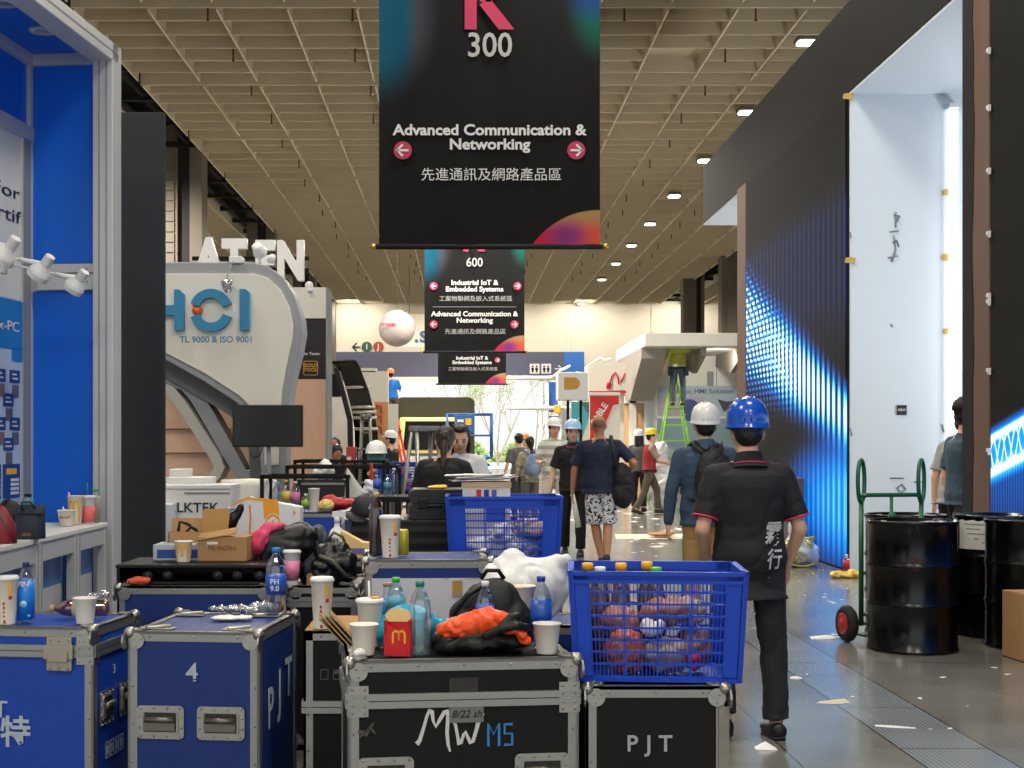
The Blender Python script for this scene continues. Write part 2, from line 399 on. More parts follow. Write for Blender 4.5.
# columns in the service gaps
COLM = mat('column_cladding', (112, 104, 92), .7, var=.06); COLD = mat('column_recess', (34, 31, 28), .8)
for i, (cx_, d) in enumerate(((185, 37.), (262, 51.), (305, 65.), (326, 76.))):
    x = fx(cx_, d); b = MB(); b.bb((x - .52, d - .4, 0), (x - .12, d + .4, ZB + .9), 0); b.bb((x - .12, d - .3, 0), (x + .2, d + .4, ZB + .9), 1); b.bb((x + .2, d - .4, 0), (x + .52, d + .4, ZB + .9), 0)
    for z in range(34): b.bb((x - .44, d - .43, .2 + z * .27), (x - .2, d - .39, .44 + z * .27), 0)
    struct(b.build('column_left', [COLM, COLD]))
for (cx_, d) in ((692.5, 66.), (732, 58.)):
    x = fx(cx_, d); b = MB(); b.bb((x - .5, d - .4, 0), (x + .12, d + .4, ZB + .9), 0); b.bb((x + .12, d - .3, 0), (x + .35, d + .4, ZB + .9), 1); b.bb((x + .35, d - .4, 0), (x + .5, d + .4, ZB + .9), 0)
    for z in range(34): b.bb((x - .32, d - .43, .2 + z * .27), (x, d - .39, .44 + z * .27), 0)
    struct(b.build('column_right', [COLM, COLD]))
# recessed lights in a row on the right, and the small red-brown rods under the baffles
LAMP = mat('ceiling_light_diffuser', (255, 250, 240), .4, emis=(255, 250, 238), es=9)
first = None
depths = [26.4, 32.0, 37.5, 42.9, 48.4, 53.7, 59.2, 65.0, 76.4]
words = ['nearest', 'second nearest', 'third nearest', 'fourth nearest', 'middle one', 'fourth farthest', 'third farthest', 'second farthest', 'farthest']
for i, d in enumerate(depths):
    lab = 'bright recessed ceiling light, %s in the row above the right side of the aisle' % words[i]
    if first is None:
        first = thing('ceiling_light', lab, 'ceiling light', (6.5, d, ZB - .06), 0, 'recessed lights in the right ceiling row')
        b = MB(); b.bb((-.2, -.2, 0), (.2, .2, .1)); b.build('housing', mat('lamp_housing', (120, 112, 96), .6), first, bevel=.02)
        b = MB(); b.prism(rrect(-.17, -.17, .17, .17, .08), -.035, .0, plane='xy'); b.build('diffuser', LAMP, first)
    else: dup(first, (6.5, d, ZB - .06), 0, lab)
rod = None; ROD = mat('rusty_red_pipe', (92, 34, 26), .6)
for k in range(16):
    for i, h in enumerate((-.59, -.265, .365, .68, 1.0)):
        d = 24.7 + k * BAY / 2; loc = (h * H + .1 * math.sin(k * 3 + i), d, ZB + .02)
        lab = 'small red-brown sprinkler rod hanging under the ceiling baffles'
        if rod is None:
            bb_ = MB(); bb_.cyl((0, 0, .33), (0, 0, -.17), .017, n=8); bb_.cyl((0, 0, -.17), (0, 0, -.19), .03, n=8)
            rod = tag(bb_.build('sprinkler_rod', ROD), lab, 'sprinkler', 'sprinkler rods under the ceiling'); rod.location = loc
        else:
            r_ = rod.copy(); COL.objects.link(r_); r_.location = loc
# the yard outside
b = MB(); b.bb((-40, 77.9, -.2), (40, 130, -.02)); struct(b.build('ground', mat('yard_paving', (205, 203, 196), .9, var=.05)))
BARK = mat('pale_bark', (184, 168, 148), .9); LEAF = mat('fresh_green_leaves', (150, 178, 110), .7)
def tree(x, d, hgt, seed, lab, spread=1.6, low=1.2, nleaf=420):
    rn = random.Random(seed); t = thing('slender_tree', lab, 'tree', (x, d, -.02)); tr = MB(); lf = MB(); tips = []
    def grow(p, dr, L, r, lv):
        pts = [p]; q = p.copy(); dd = dr.copy()
        for i in range(4):
            dd = (dd + V((rn.uniform(-.14, .14), rn.uniform(-.14, .14), .05))).normalized(); q = q + dd * L / 4; pts.append(q.copy())
        tr.loft([(pt, r * (1 - .5 * i / 4), r * (1 - .5 * i / 4)) for i, pt in enumerate(pts)], 6)
        if lv == 0: tips.extend(pts[1:]); return
        for _ in range(3 if lv > 1 else 4):
            k = rn.choice((2, 3, 4)); a = rn.uniform(0, 6.28); s_ = rn.uniform(.45, .9)
            grow(pts[k], (dd + V((math.cos(a) * s_, math.sin(a) * s_, .25))).normalized(), L * .62, r * .5, lv - 1)
    for s in range(3): grow(V((rn.uniform(-.1, .1), 0, 0)), V((rn.uniform(-.22, .22) * spread, rn.uniform(-.1, .1), 1)).normalized(), hgt * .5, .07, 2)
    tr.build('trunk', BARK, t)
    for _ in range(nleaf):
        p = rn.choice(tips) + V((rn.gauss(0, .22), rn.gauss(0, .22), rn.gauss(0, .22)))
        if p.z < low: continue
        a = V((rn.uniform(-1, 1), rn.uniform(-1, 1), rn.uniform(-1, 1))).normalized(); c = a.orthogonal().normalized(); s_ = rn.uniform(.05, .1)
        lf.add([p - a * s_ * 1.6, p + c * s_ * .7, p + a * s_ * 1.6, p - c * s_ * .7], [(0, 1, 2, 3)])
    struct(lf.build('leaves', LEAF, t), 'stuff')
tree(fx(497, 86), 86, 8.5, 5, 'slender bare-branched tree in the bright yard, in the middle of the exit', 2.2, 2.6, 300)
tree(fx(535, 94), 94, 9.0, 11, 'leafier young tree in the bright yard, at the right of the exit', 2.4, 2.2, 1100)
tree(fx(462, 103), 103, 8.0, 17, 'pale young tree in the yard seen above the truck', 2.0, 3, 500)
b = MB(); rn = random.Random(4)
for i in range(300):
    x = rn.uniform(-1.2, 5.6); p = V((x, 100 + rn.uniform(-.6, .6), rn.uniform(.0, 1.0) + .4 * math.sin(x * 2)))
    b.ball(p, rn.uniform(.1, .24), 6)
struct(tag(b.build('hedge', LEAF), 'pale green hedge along the far side of the bright yard', 'hedge'), 'stuff')

# ================================================================ the black LED gateway along the right of the aisle
WX0, WX1 = 4.34, 5.72; LZ, WT = 5.38, 6.4
WB = mat('black_mesh_cladding', (19, 19, 20), .75, var=.1, vs=3, spec=.2)
b = MB(); b.bb((WX0, 3.0, LZ), (WX1, 25.2, WT)); struct(b.build('wall_right', WB))
b = MB(); b.bb((WX0, 15.72, 0), (WX1, 21.95, LZ)); struct(b.build('wall_right', WB))
b = MB(); b.bb((WX0, 3.0, 0), (WX1, 12.05, LZ)); struct(b.build('wall_right', WB))
JW = mat('white_gateway_lining', (206, 216, 226), .5, var=.02)
b = MB(); b.bb((WX0 + .01, 15.68, .0), (WX1 + .1, 15.72, LZ - .03)); b.bb((WX0 + .01, 12.0, LZ - .03), (WX1 + .1, 15.72, LZ)); b.bb((WX0 + .01, 21.95, LZ - .03), (WX1, 25.19, LZ))
struct(b.build('trim_2', JW))
BROWN = mat('bare_wood_edge', (104, 76, 62), .6, var=.2, vs=3, stretch=(2, 2, .4))
b = MB(); b.bb((WX0 - .025, 11.46, 0), (WX0, 11.84, WT)); b.bb((WX0 - .025, 21.3, 0), (WX0, 21.95, LZ + .02))
struct(b.build('trim_3', BROWN))
b = MB()
pts = [(12.06, 0)]; rn = random.Random(2)
for i in range(33): pts.append((11.82 + rn.uniform(-.035, .02), i * .2))
pts += [(12.06, 6.4)]
b.prism(pts, WX0 - .03, WX0 - .005, plane='yz'); struct(b.build('trim_4', MATTEK))
clip_lab = 'small white bracket on the wooden edge of the near LED wall'
for i, z in enumerate((fz(50, 11.45), fz(107, 11.45), fz(170, 11.45), fz(233, 11.45), fz(295, 11.45), fz(301, 11.45), fz(370, 11.45), fz(450, 11.45))):
    c = MB(); c.box((0, 0, 0), (.02, .06, .03)); c.box((-.005, -.03, -.015), (.02, .02, .05))
    tag(c.build('bracket', PLASW, loc=(WX0 - .034, 11.45, z)), clip_lab, 'bracket', 'brackets on the wooden edge')
def led_mat(name, near):
    m = mat(name, (21, 21, 22), .75, spec=.15); g = NT(m); X, Y, Z = g.xyz()
    if not near:
        s = g.m('MULTIPLY', g.m('SUBTRACT', 21.95, Y), 1 / 6.2)
        up = g.m('SUBTRACT', 4.35, g.m('MULTIPLY', s, 2.3)); lo = g.m('SUBTRACT', 2.05, g.m('MULTIPLY', s, .75))
        band = g.m('MULTIPLY', g.step(Z, g.m('ADD', up, .25), g.m('SUBTRACT', up, .55)), g.step(Z, g.m('SUBTRACT', lo, .1), g.m('ADD', lo, .75)))
        d1 = g.dist(Y, Z, 22.6, .9); rings = g.m('ADD', .5, g.m('MULTIPLY', .5, g.m('SINE', g.m('MULTIPLY', d1, 34.))))
        st = g.m('ADD', .5, g.m('MULTIPLY', .5, g.m('SINE', g.m('MULTIPLY', Y, 2 * math.pi / .235))))
        fine = g.m('ADD', .5, g.m('MULTIPLY', .5, g.m('SINE', g.m('MULTIPLY', Z, 2 * math.pi / .085))))
        left = g.step(s, .75, .25)
        tex = g.m('ADD', g.m('MULTIPLY', g.m('MULTIPLY', rings, fine), left), g.m('MULTIPLY', st, g.m('SUBTRACT', 1., g.m('MULTIPLY', left, .8))))
        core = g.step(g.m('ABSOLUTE', g.m('SUBTRACT', Z, g.m('SUBTRACT', 3.45, g.m('MULTIPLY', s, 1.75)))), .85, .1)
        hi = g.m('MULTIPLY', band, g.m('ADD', g.m('MULTIPLY', tex, .75), g.m('MULTIPLY', core, g.m('MULTIPLY', tex, 1.1))))
        dl = g.dist(Y, Z, 15.6, .75, 1 / 4.2, 1 / 1.15); low = g.m('MULTIPLY', g.step(dl, 1., .15), g.m('ADD', .55, g.m('MULTIPLY', st, .45)))
        haze = g.m('MULTIPLY', g.m('MULTIPLY', g.step(Z, 4.55, 4.1), g.step(Z, 2.2, 3.2)), g.m('ADD', .25, g.m('MULTIPLY', st, .75)))
        tot = g.m('ADD', g.m('ADD', hi, g.m('MULTIPLY', low, .62)), g.m('MULTIPLY', haze, .11))
    else:
        s = g.m('SUBTRACT', 11.46, Y)
        zc = g.m('ADD', 1.33, g.m('MULTIPLY', s, .22)); dz = g.m('SUBTRACT', Z, zc)
        wv = g.m('MULTIPLY', .12, g.m('SINE', g.m('MULTIPLY', Y, 22.))); wv2 = g.m('MULTIPLY', .12, g.m('SINE', g.m('ADD', g.m('MULTIPLY', Y, 22.), 2.4)))
        l1 = g.step(g.m('ABSOLUTE', g.m('SUBTRACT', dz, wv)), .035, .0); l2 = g.step(g.m('ABSOLUTE', g.m('SUBTRACT', dz, wv2)), .035, .0)
        edge = g.step(g.m('ABSOLUTE', g.m('SUBTRACT', g.m('ABSOLUTE', dz), .14)), .05, .0)
        zone = g.step(g.m('ABSOLUTE', dz), .27, .15)
        low = g.m('MULTIPLY', g.step(dz, .0, -.25), g.step(Z, -.4, 1.6))
        st = g.m('ADD', .7, g.m('MULTIPLY', .3, g.m('SINE', g.m('MULTIPLY', Y, 120.))))
        tot = g.m('ADD', g.m('MULTIPLY', zone, g.m('ADD', .5, g.m('MULTIPLY', g.m('MAXIMUM', g.m('MAXIMUM', l1, l2), edge), .8))), g.m('MULTIPLY', g.m('MULTIPLY', low, st), .36))
    r = g.nt.nodes.new('ShaderNodeValToRGB'); e = r.color_ramp.elements
    e[0].position = 0; e[0].color = (0, 0, 0, 1); e[1].position = 1; e[1].color = rgb((236, 252, 255))
    for p, c in ((.08, (14, 20, 46)), (.28, (4, 80, 170)), (.48, (2, 142, 226)), (.7, (110, 222, 255))):
        q = e.new(p); q.color = rgb(c)
    g.nt.links.new(g.m('MINIMUM', g.m('MULTIPLY', tot, .95), 1.), r.inputs[0]); g.color(r.outputs[0], 'Emission Color'); g.b.inputs['Emission Strength'].default_value = 1.5
    return m
b = MB(); b.bb((WX0 - .02, 15.78, .02), (WX0 - .002, 21.28, LZ - .02))
tag(b.build('led_screen', led_mat('led_wave_screen', False), bevel=.004), 'large LED wall glowing with blue and white wave stripes beside the white gateway', 'led screen')
b = MB(); b.bb((WX0 - .02, 3.2, .02), (WX0 - .002, 11.44, LZ - .02))
tag(b.build('led_screen', led_mat('led_helix_screen', True), bevel=.004), 'LED wall with cyan glowing strands at the right edge behind the drums', 'led screen')
t = thing('added_edge_glow', 'added glowing vertical strip for the brightly lit right edge of the white gateway lining', 'lamp', (fx(954, 15.6), 15.62, .12))  # glowing column added in place of a panel edge lit from beyond
b = MB(); b.cyl((0, 0, .05), (0, 0, 5.05), .045, n=16); b.build('tube', mat('edge_glow', (255, 255, 255), .4, emis=(246, 250, 255), es=2.6), t)
for z in (0, 5.05): b = MB(); b.bb((-.06, -.06, z), (.06, .06, z + .05)); b.build('strip_end', PLASW, t)
# small marks and notices on the white lining
n_ = thing('wall_notice', 'small black square notice on the white gateway lining', 'notice', (fx(902, 15.66), 15.672, fz(410, 15.66)))
b = MB(); b.bb((-.055, -.006, -.055), (.055, 0, .055)); b.build('plate', TXK, n_); text('ABW', .042, 'lettering', TXW, n_, (0, -.008, 0))
TAPE = mat('ochre_tape', (190, 160, 84), .7)
for i, (x, y, lab) in enumerate(((850, 260, 'ochre tape scrap at the left edge of the white gateway lining'), (947, 257, 'ochre tape scrap at mid height on the right of the white lining'),
                 (949, 331, 'lowest ochre tape scrap on the right of the white lining'), (948, 192, 'highest ochre tape scrap on the right of the white lining'), (848, 96, 'ochre tape scrap in the upper left corner of the white lining'))):
    p = px(x, y, 15.67); b = MB(); b.prism([(-.06, -.03), (.05, -.04), (.065, .02), (.01, .035), (-.05, .025)], -.006, 0)
    tag(b.build('tape_scrap', TAPE, loc=p), lab, 'tape', 'tape scraps on the white lining')
MARK = mat('grey_marker_ink', (112, 118, 126), .7)
mk = MB()
for k, pts in enumerate(([(892, 262), (896, 250), (894, 236)], [(888, 258), (898, 256)], [(893, 243), (897, 240), (899, 247)], [(890, 232), (899, 231)], [(894, 215), (900, 216), (897, 222)], [(896, 212), (896, 228)],
                         [(890, 478), (904, 478)], [(897, 488), (902, 484), (906, 489), (901, 493), (897, 488)], [(914, 482), (922, 482)], [(850, 428), (852, 436)], [(942, 424), (944, 432)], [(891, 324), (893, 327)], [(850, 232), (851, 238)])):
    mk.tube([px(a, c, 15.672) for a, c in pts], .007, 5)
struct(mk.build('trim_5', MARK))
# what shows through the narrow gap beyond the gateway: a blue and white booth of the next aisle
bt = thing('distant_booth', 'sliver of a blue and white booth seen through the gateway gap', 'booth', (9.6, 26, 0))
b = MB(); b.bb((-2, 0, 0), (2.2, .3, 3.2)); b.build('wall_panel', mat('pale_booth_panel', (206, 214, 226), .5), bt)
b = MB(); b.bb((-2, -.02, 3.2), (2.2, .3, 4.3)); b.build('fascia', mat('booth_cyan_blue', (32, 118, 200), .5), bt)
b = MB(); b.bb((-2, -.02, 4.5), (2.2, .3, 6.4)); b.build('header', mat('booth_timber', (170, 150, 126), .6), bt)

# ================================================================ hanging banners
def banner_mat():
    m = mat('black_banner_print', (27, 27, 28), .7, spec=.12); g = NT(m); X, Y, Z = g.xyz()
    c = g.mix(g.m('MULTIPLY', g.noise(1.4), .5), rgb((13, 13, 14)), rgb((25, 25, 26)))
    tl = g.step(g.dist(X, Z, -1.22, 2.48, 1., .72), .72, .28)
    c = g.mix(g.m('MULTIPLY', tl, .85), c, g.mix(g.step(X, -.95, -.72), rgb((4, 74, 96)), rgb((70, 68, 78))))
    tr = g.step(g.dist(X, Z, 1.2, 2.62, 1., .6), .42, .12)
    c = g.mix(g.m('MULTIPLY', tr, .8), c, g.mix(g.step(Z, 2.35, 2.7), rgb((6, 78, 66)), rgb((14, 54, 106))))
    disc = g.step(g.dist(X, Z, 1.2, -.52), .915, .9)
    dc = g.mix(g.step(X, .5, 1.15), rgb((168, 30, 58)), rgb((184, 72, 56))); dc = g.mix(g.step(Z, .12, .36), dc, rgb((146, 116, 76)))
    pu = g.step(g.dist(X, Z, .84, .1, 1., 1.3), .32, .03); dc = g.mix(g.m('MULTIPLY', pu, .8), dc, rgb((92, 42, 112)))
    g.color(g.mix(disc, c, dc)); return m
BAN = banner_mat(); PINK = mat('magenta_print', (160, 18, 66), .5); BTX = mat('banner_white_print', (194, 193, 193), .6); BTX2 = mat('banner_grey_print', (150, 149, 148), .6)
def banner(d, xc, zbot, hgt, lab, kind):
    t = thing('hanging_banner', lab, 'banner', (xc, d, zbot), 0, 'hanging direction banners')
    b = MB(); N = 48; vs = []; fs = []; M2 = 16
    for j in range(M2 + 1):
        for i in range(N + 1):
            x = -1.2 + 2.4 * i / N; z = hgt * j / M2; y = .012 * math.sin(x * 5.2 + .4 * z) + .008 * math.sin(x * 11 + 1)
            vs.append((x, y - .004, z)); 
    for j in range(M2):
        for i in range(N): a = j * (N + 1) + i; fs.append((a, a + 1, a + N + 2, a + N + 1))
    n0 = len(vs); b.add(vs, fs, 0, True); b.add([(v[0], v[1] + .01, v[2]) for v in vs], [tuple(reversed(f)) for f in fs], 0, True)
    b.build('cloth', BAN, t)
    b = MB(); b.cyl((-1.23, .0, -.01), (1.23, 0, -.01), .03); b.build('bottom_rod', MATTEK, t); b = MB(); b.cyl((-1.23, 0, hgt), (1.23, 0, hgt), .03); b.build('top_rod', MATTEK, t)
    for x in (-1.1, 1.1): b = MB(); b.cyl((x, 0, hgt), (x, 0, ZB - zbot + .3), .006, n=6); b.build('cable', MATTEK, t)
    for x in (-1.26, 1.26): b = MB(); b.ball((x, 0, -.01), .035, 10); b.build('rod_end', mat('brass', (190, 150, 70), .3, .8), t)
    y = -.03
    def k_logo(z0, s):
        k = MB(); k.bb((-.27 * s, y - .004, z0), (-.14 * s, y, z0 + .62 * s)); k.prism([(-.11 * s, z0 + .27 * s), (.1 * s, z0), (.27 * s, z0), (-.0 * s, z0 + .34 * s)], y - .004, y)
        k.prism([(-.11 * s, z0 + .3 * s), (.02 * s, z0 + .3 * s), (.26 * s, z0 + .62 * s), (.1 * s, z0 + .62 * s)], y - .004, y); k.build('letter_mark', PINK, t)
    def arrow(x, z, right, r=.098):
        a = MB(); a.prism(arc(x, z, r, 0, 360, 24)[:-1], y - .003, y); a.build('arrow_disc', PINK, t); s = 1 if right else -1
        q = MB(); q.bb((x - .062, y - .008, z - .012), (x + .062, y - .004, z + .012))
        q.ribbon([(x + s * -.0, z + .062), (x + s * .062, z), (x + s * -.0, z - .062)], .026, y - .008, y - .004); q.build('arrow', BTX, t)
    if kind == 0:
        k_logo(2.34, 1.0)
        text('300', .37, 'number', BTX2, t, (0, y, 2.16), bold=.012, sx=.9)
        text('Advanced Communication &\nNetworking', .163, 'lettering', BTX, t, (0, y, 1.17), bold=.028, line=.95, sx=1.10)
        arrow(-.94, 1.03, False); arrow(.94, 1.03, True)
        text('先進通訊及網路產品區', .15, 'lettering', BTX, t, (.02, y, .76), sx=1.02)
    else:
        if kind == 1:
            k_logo(2.4, 1.0); text('600', .3, 'number', BTX2, t, (0, y, 2.13), bold=.012, sx=.9)
        z2 = 1.57 if kind == 1 else .83
        text('Industrial IoT &\nEmbedded Systems', .165, 'lettering', BTX, t, (0, y, z2), bold=.026, line=.95, sx=1.08)
        text('工業物聯網及嵌入式系統區', .14, 'lettering', BTX2, t, (.03, y, z2 - .31), sx=1.05)
        if kind == 1:
            arrow(-.98, 1.57, False); arrow(1.03, 1.57, True)
            b = MB(); b.bb((-1.0, y - .003, 1.066), (1.0, y, 1.074)); b.build('rule', BTX2, t)
            text('Advanced Communication &\nNetworking', .165, 'lettering', BTX, t, (0, y, .82), bold=.026, line=.95, sx=1.08)
            text('先進通訊及網路產品區', .14, 'lettering', BTX2, t, (.02, y, .47), sx=1.05)
            arrow(-.98, .65, False); arrow(.96, .65, True)
        else: arrow(.9, .84, True)
banner(15.2, fx(489.5, 15.2), 3.58, 3.35, 'large black banner with the number 300 hanging nearest over the aisle', 0)
banner(33.6, fx(474.5, 33.6), 3.62, 2.95, 'middle black banner reading 600 and Industrial IoT, hanging behind the largest', 1)
banner(49.4, fx(472, 49.4), 3.5, 2.4, 'small far banner with one right arrow, hanging just above the bright exit', 2)
# ================================================================ blue exhibition booth at the left edge
BLUEP = mat('booth_blue_panel', (0, 104, 226), .45, var=.04)
BO = V((-2.085, 8.5, 0)); BRZ = -6.0                       # outer far corner of the booth; its walls are turned a little
booth = thing('exhibition_booth', 'blue panelled exhibition booth framed in white aluminium at the left edge', 'booth', BO, BRZ)
TOP = 3.85
b = MB()
def post(x0, x1, y0, y1, z0, z1):
    b.bb((x0, y0, z0), (x1, y1, z1)); xm = (x0 + x1) / 2
post(-.125, 0, -.10, .05, 0, TOP); post(-.63, -.535, -.05, .05, 0, TOP)
b.bb((-.60, -.05, TOP - .11), (-.12, .05, TOP - .02)); b.bb((-.5, -.05, 2.37), (-.14, .03, 2.47)); b.bb((-.5, -.05, 2.475), (-.14, .03, 2.53))
b.bb((-.145, -5, TOP - .11), (0, 0, TOP)); b.bb((-.60, -5, TOP - .11), (-.52, 0, TOP - .02)); b.bb((-.60, -5, 3.28), (-.53, 0, 3.37)); b.bb((-.60, -.14, 0), (-.54, -.05, 3.3))
b.bb((-.60, -2.6, 0), (-.53, -2.5, TOP))
b.build('frame', ALUW, booth, bevel=.006)
b = MB()
for x in (-.085, -.04): b.bb((x - .004, -.103, 0), (x + .004, -.0995, TOP - .02))
for x in (-.565, -.535): b.bb((x - .003, -.145, 0), (x + .003, -.0495, 3.3))
for zz in (2.42, 2.50):
    for xx in (-.46, -.18): b.cyl((xx, -.052, zz), (xx, -.049, zz), .006, n=8)
b.bb((-.148, -5, TOP - .06), (-.1455, 0, TOP - .05)); b.bb((-.0005, -5, TOP - .06), (.002, 0, TOP - .05))
b.build('groove', GREY, booth)
b = MB(); b.bb((-.54, -.01, 0), (-.12, .02, 2.37)); b.build('blue_panel', BLUEP, booth)
b = MB(); b.bb((-.54, -.01, 2.53), (-.12, .02, TOP - .11)); b.build('blue_panel', BLUEP, booth)
b = MB(); b.bb((-.59, -5, 3.37), (-.56, -.05, TOP - .1)); b.build('header_panel', BLUEP, booth)
b = MB(); b.bb((-.59, -5, 0), (-.56, -.05, 3.28)); b.build('white_panel', WHITE, booth)
b = MB(); b.bb((-.56, -5, TOP - .045), (-.13, -.04, TOP - .03)); b.build('soffit', BLUEP, booth)
for y in (-.53, -1.04, -1.6):
    b = MB(); b.lathe([(.075, 0), (.075, -.012), (.05, -.016), (.05, 0)], 20, (-.26, y, TOP - .045)); dl = b.build('downlight', ALUW, booth)
    b = MB(); b.cyl((-.26, y, TOP - .05), (-.26, y, TOP - .048), .045); b.build('lens', mat('dim_lens', (120, 150, 200), .3), dl)
text('Solutions For', .105, 'lettering', mat('navy_print', (28, 40, 72), .6), booth, (-.555, -.155, 2.93), (90, 0, 90), align='RIGHT', sx=2.6)
text('Certified', .105, 'lettering', MATS['navy_print'], booth, (-.555, .18, 2.79), (90, 0, 90), align='RIGHT', sx=2.6)
# poster wall
PB = mat('poster_pale_blue', (188, 206, 230), .5, var=.08, vs=4); PBL = mat('poster_blue', (38, 128, 206), .5); PNV = mat('poster_navy', (28, 66, 142), .5)
po = thing('product_poster', 'pale blue product poster with navy boxes on the inner wall of the blue booth', 'poster', BO, BRZ)
b = MB(); b.bb((-.558, -2.4, 1.1), (-.545, -.15, 2.30)); b.build('sheet', PB, po)
b = MB(); b.bb((-.546, -2.4, 2.0), (-.541, -.15, 2.29)); b.bb((-.546, -.3, 1.93), (-.541, -.15, 2.01)); b.build('header', PBL, po)
text('ntegrated Box-PC', .085, 'lettering', TXW, po, (-.538, -.2, 2.13), (90, 0, 90), align='RIGHT', sx=1.7)
rn = random.Random(9)
for r_, z in enumerate((1.80, 1.66, 1.52, 1.40)):
    for c_ in range(5):
        y = -.25 - c_ * .2 - (.09 if r_ % 2 else 0); q = MB(); q.bb((-.545, y - .075, z), (-.54, y + .06, z + .075))
        bx = q.build('product_box', PNV, po); q = MB(); q.bb((-.541, y - .05, z + .02), (-.538, y + .03, z + .03)); q.bb((-.541, y - .05, z + .045), (-.538, y + .01, z + .055)); q.build('print', TXW, bx)
        q = MB(); q.bb((-.545, y - .04, z - .085), (-.54, y + .045, z - .012)); q.build('product_photo', mat('photo_grey%d' % (c_ % 2), ((96, 98, 108), (120, 96, 96))[c_ % 2], .5, var=.3, vs=30), po)
for c_ in range(4):
    y = -.22 - c_ * .26; q = MB(); q.bb((-.545, y - .2, 1.12), (-.54, y + .03, 1.32)); bx = q.build('price_box', PNV, po)
    q = MB(); q.bb((-.541, y - .16, 1.26), (-.537, y - .02, 1.295)); q.build('price', YEL, bx)
    q = MB()
    for j in range(4): q.bb((-.541, y - .1, 1.14 + j * .026), (-.537, y + .01, 1.157 + j * .026))
    q.build('print', TXW, bx)
# three arm spotlights above the poster
lab3 = ('white arm spotlight nearest the blue end panel', 'white arm spotlight in the middle of the row of three', 'white arm spotlight cut by the left edge of the picture')
l0 = None
for i, (x, y, d) in enumerate(((77, 283, 8.0), (42, 269, 7.33), (7, 252, 6.78))):
    p = px(x, y, d)
    if l0 is None:
        l0 = thing('arm_spotlight', lab3[0], 'spotlight', p, 0, 'arm spotlights over the poster')
        b = MB(); Mx = Euler((R(16), R(40), 0)).to_matrix().to_4x4() @ Matrix.Scale(.86, 4)
        b.lathe([(.0, .1), (.03, .1), (.032, .095), (.032, .03), (.04, .02), (.062, -.012), (.07, -.03), (.07, -.062), (.06, -.064), (.05, -.03), (0, -.03)], 32, M=Mx, smooth=False); b.build('lamp_head', PLASW, l0)
        b = MB(); b.tube([(-.01, 0, .03), (-.09, 0, .045), (-.12, 0, .05)], .013, 8); b.tube([(-.12, 0, .05), (-.3, .02, .09), (-.42, .03, .11)], .008, 8); b.build('arm', PLASW, l0)
        b = MB(); b.box((-.43, .03, .1), (.03, .07, .09)); b.build('bracket', ALUW, l0, bevel=.005)
    else: dup(l0, p, 0, lab3[i])
# white display counters in front of the booth wall
c0 = None
cl = ('white display counter nearest the blue end panel', 'white display counter with a dark inner strip, second from the blue end panel', 'white display counter under the navy lunch bag', 'white display counter half hidden by the left picture edge')
ends = [8.36, 7.72, 7.02, 6.32, 5.62]; CZ = .97
for i in range(4):
    y1, y0 = ends[i], ends[i + 1]; L = y1 - y0 - .012
    t = thing('display_counter', cl[i], 'counter', (-2.115, y0, 0), 0, 'white display counters of the blue booth')
    b = MB(); b.bb((-.44, 0, CZ - .025), (0.005, L, CZ)); b.build('counter_top', WHITE, t, bevel=.004)
    b = MB()
    for y in (.025, L - .025): b.bb((-.05, y - .025, 0), (0, y + .025, CZ - .025))
    b.bb((-.05, .05, CZ - .125), (-.005, L - .05, CZ - .025)); b.bb((-.05, .05, .02), (-.005, L - .05, .09)); b.build('frame', ALUW, t, bevel=.004)
    b = MB()
    for y in (.025, L - .025): b.bb((-.001, y - .003, .0), (.002, y + .003, CZ - .03))
    b.build('groove', GREY, t)
    b = MB(); b.bb((-.09, .05, CZ - .29), (-.08, L - .05, CZ - .125)); b.build('blue_strip', mat('counter_blue_glass', (62, 122, 196), .3), t)
    b = MB(); b.bb((-.09, .2 if i else .05, .09), (-.08, L - .05, CZ - .29)); b.bb((-.42, .02, .02), (-.10, .04, CZ - .03)); b.build('panel', mat('counter_panel', (190, 192, 200), .5), t)
    b = MB(); b.bb((-.088, .05, .09), (-.082, .2, CZ - .29)); b.build('dark_panel', DARK, t)
# dark panel wall right behind the booth
b = MB(); b.bb((fx(116, 9.7), 9.7, 0), (fx(164.5, 9.7), 9.75, fz(112, 9.7))); b.bb((fx(116, 9.7), 9.75, 0), (fx(120, 9.7), 10.4, 1.2)); b.bb((fx(150, 9.7), 9.75, 0), (fx(154, 9.7), 10.2, .1))
tag(b.build('partition', DARK, bevel=.01), 'tall dark grey partition standing right of the blue booth', 'partition')

# ================================================================ curved white and grey sign booth
D1 = 14.0
def Q(p, d=D1): return (fx(p[0], d), fz(p[1], d))
hb = thing('sign_booth', 'curved white and grey booth front with large blue letters', 'booth', (0, 0, 0))
GR1 = mat('booth_grey_edge', (150, 153, 158), .5); GR2 = mat('booth_dark_grey', (104, 106, 108), .55); BEI = mat('booth_beige_white', (222, 219, 208), .55, var=.02); LGB = mat('booth_light_grey', (186, 184, 176), .5)
out = [(128, 262), (252, 262), (268, 266), (283, 277), (294, 295), (301.5, 318), (302.5, 332), (299, 352), (293, 376), (289, 402), (286.5, 430), (285, 480), (285, 575), (262, 575), (261, 470), (259, 440), (249, 415), (236, 402), (205, 382), (170, 362), (128, 342)]
inn = [(126, 274), (254, 274), (268, 278), (281, 290), (290, 308), (293.5, 325), (292.5, 340), (287, 365), (282.5, 390), (280, 420), (279, 465), (265, 465), (264.5, 440), (255, 411), (240, 396), (207, 374.5), (170, 355), (126, 334)]
b = MB(); b.prism([Q(p) for p in reversed(out)], D1 - .0, D1 + .45); b.build('edge_shell', GR1, hb, bevel=.012)
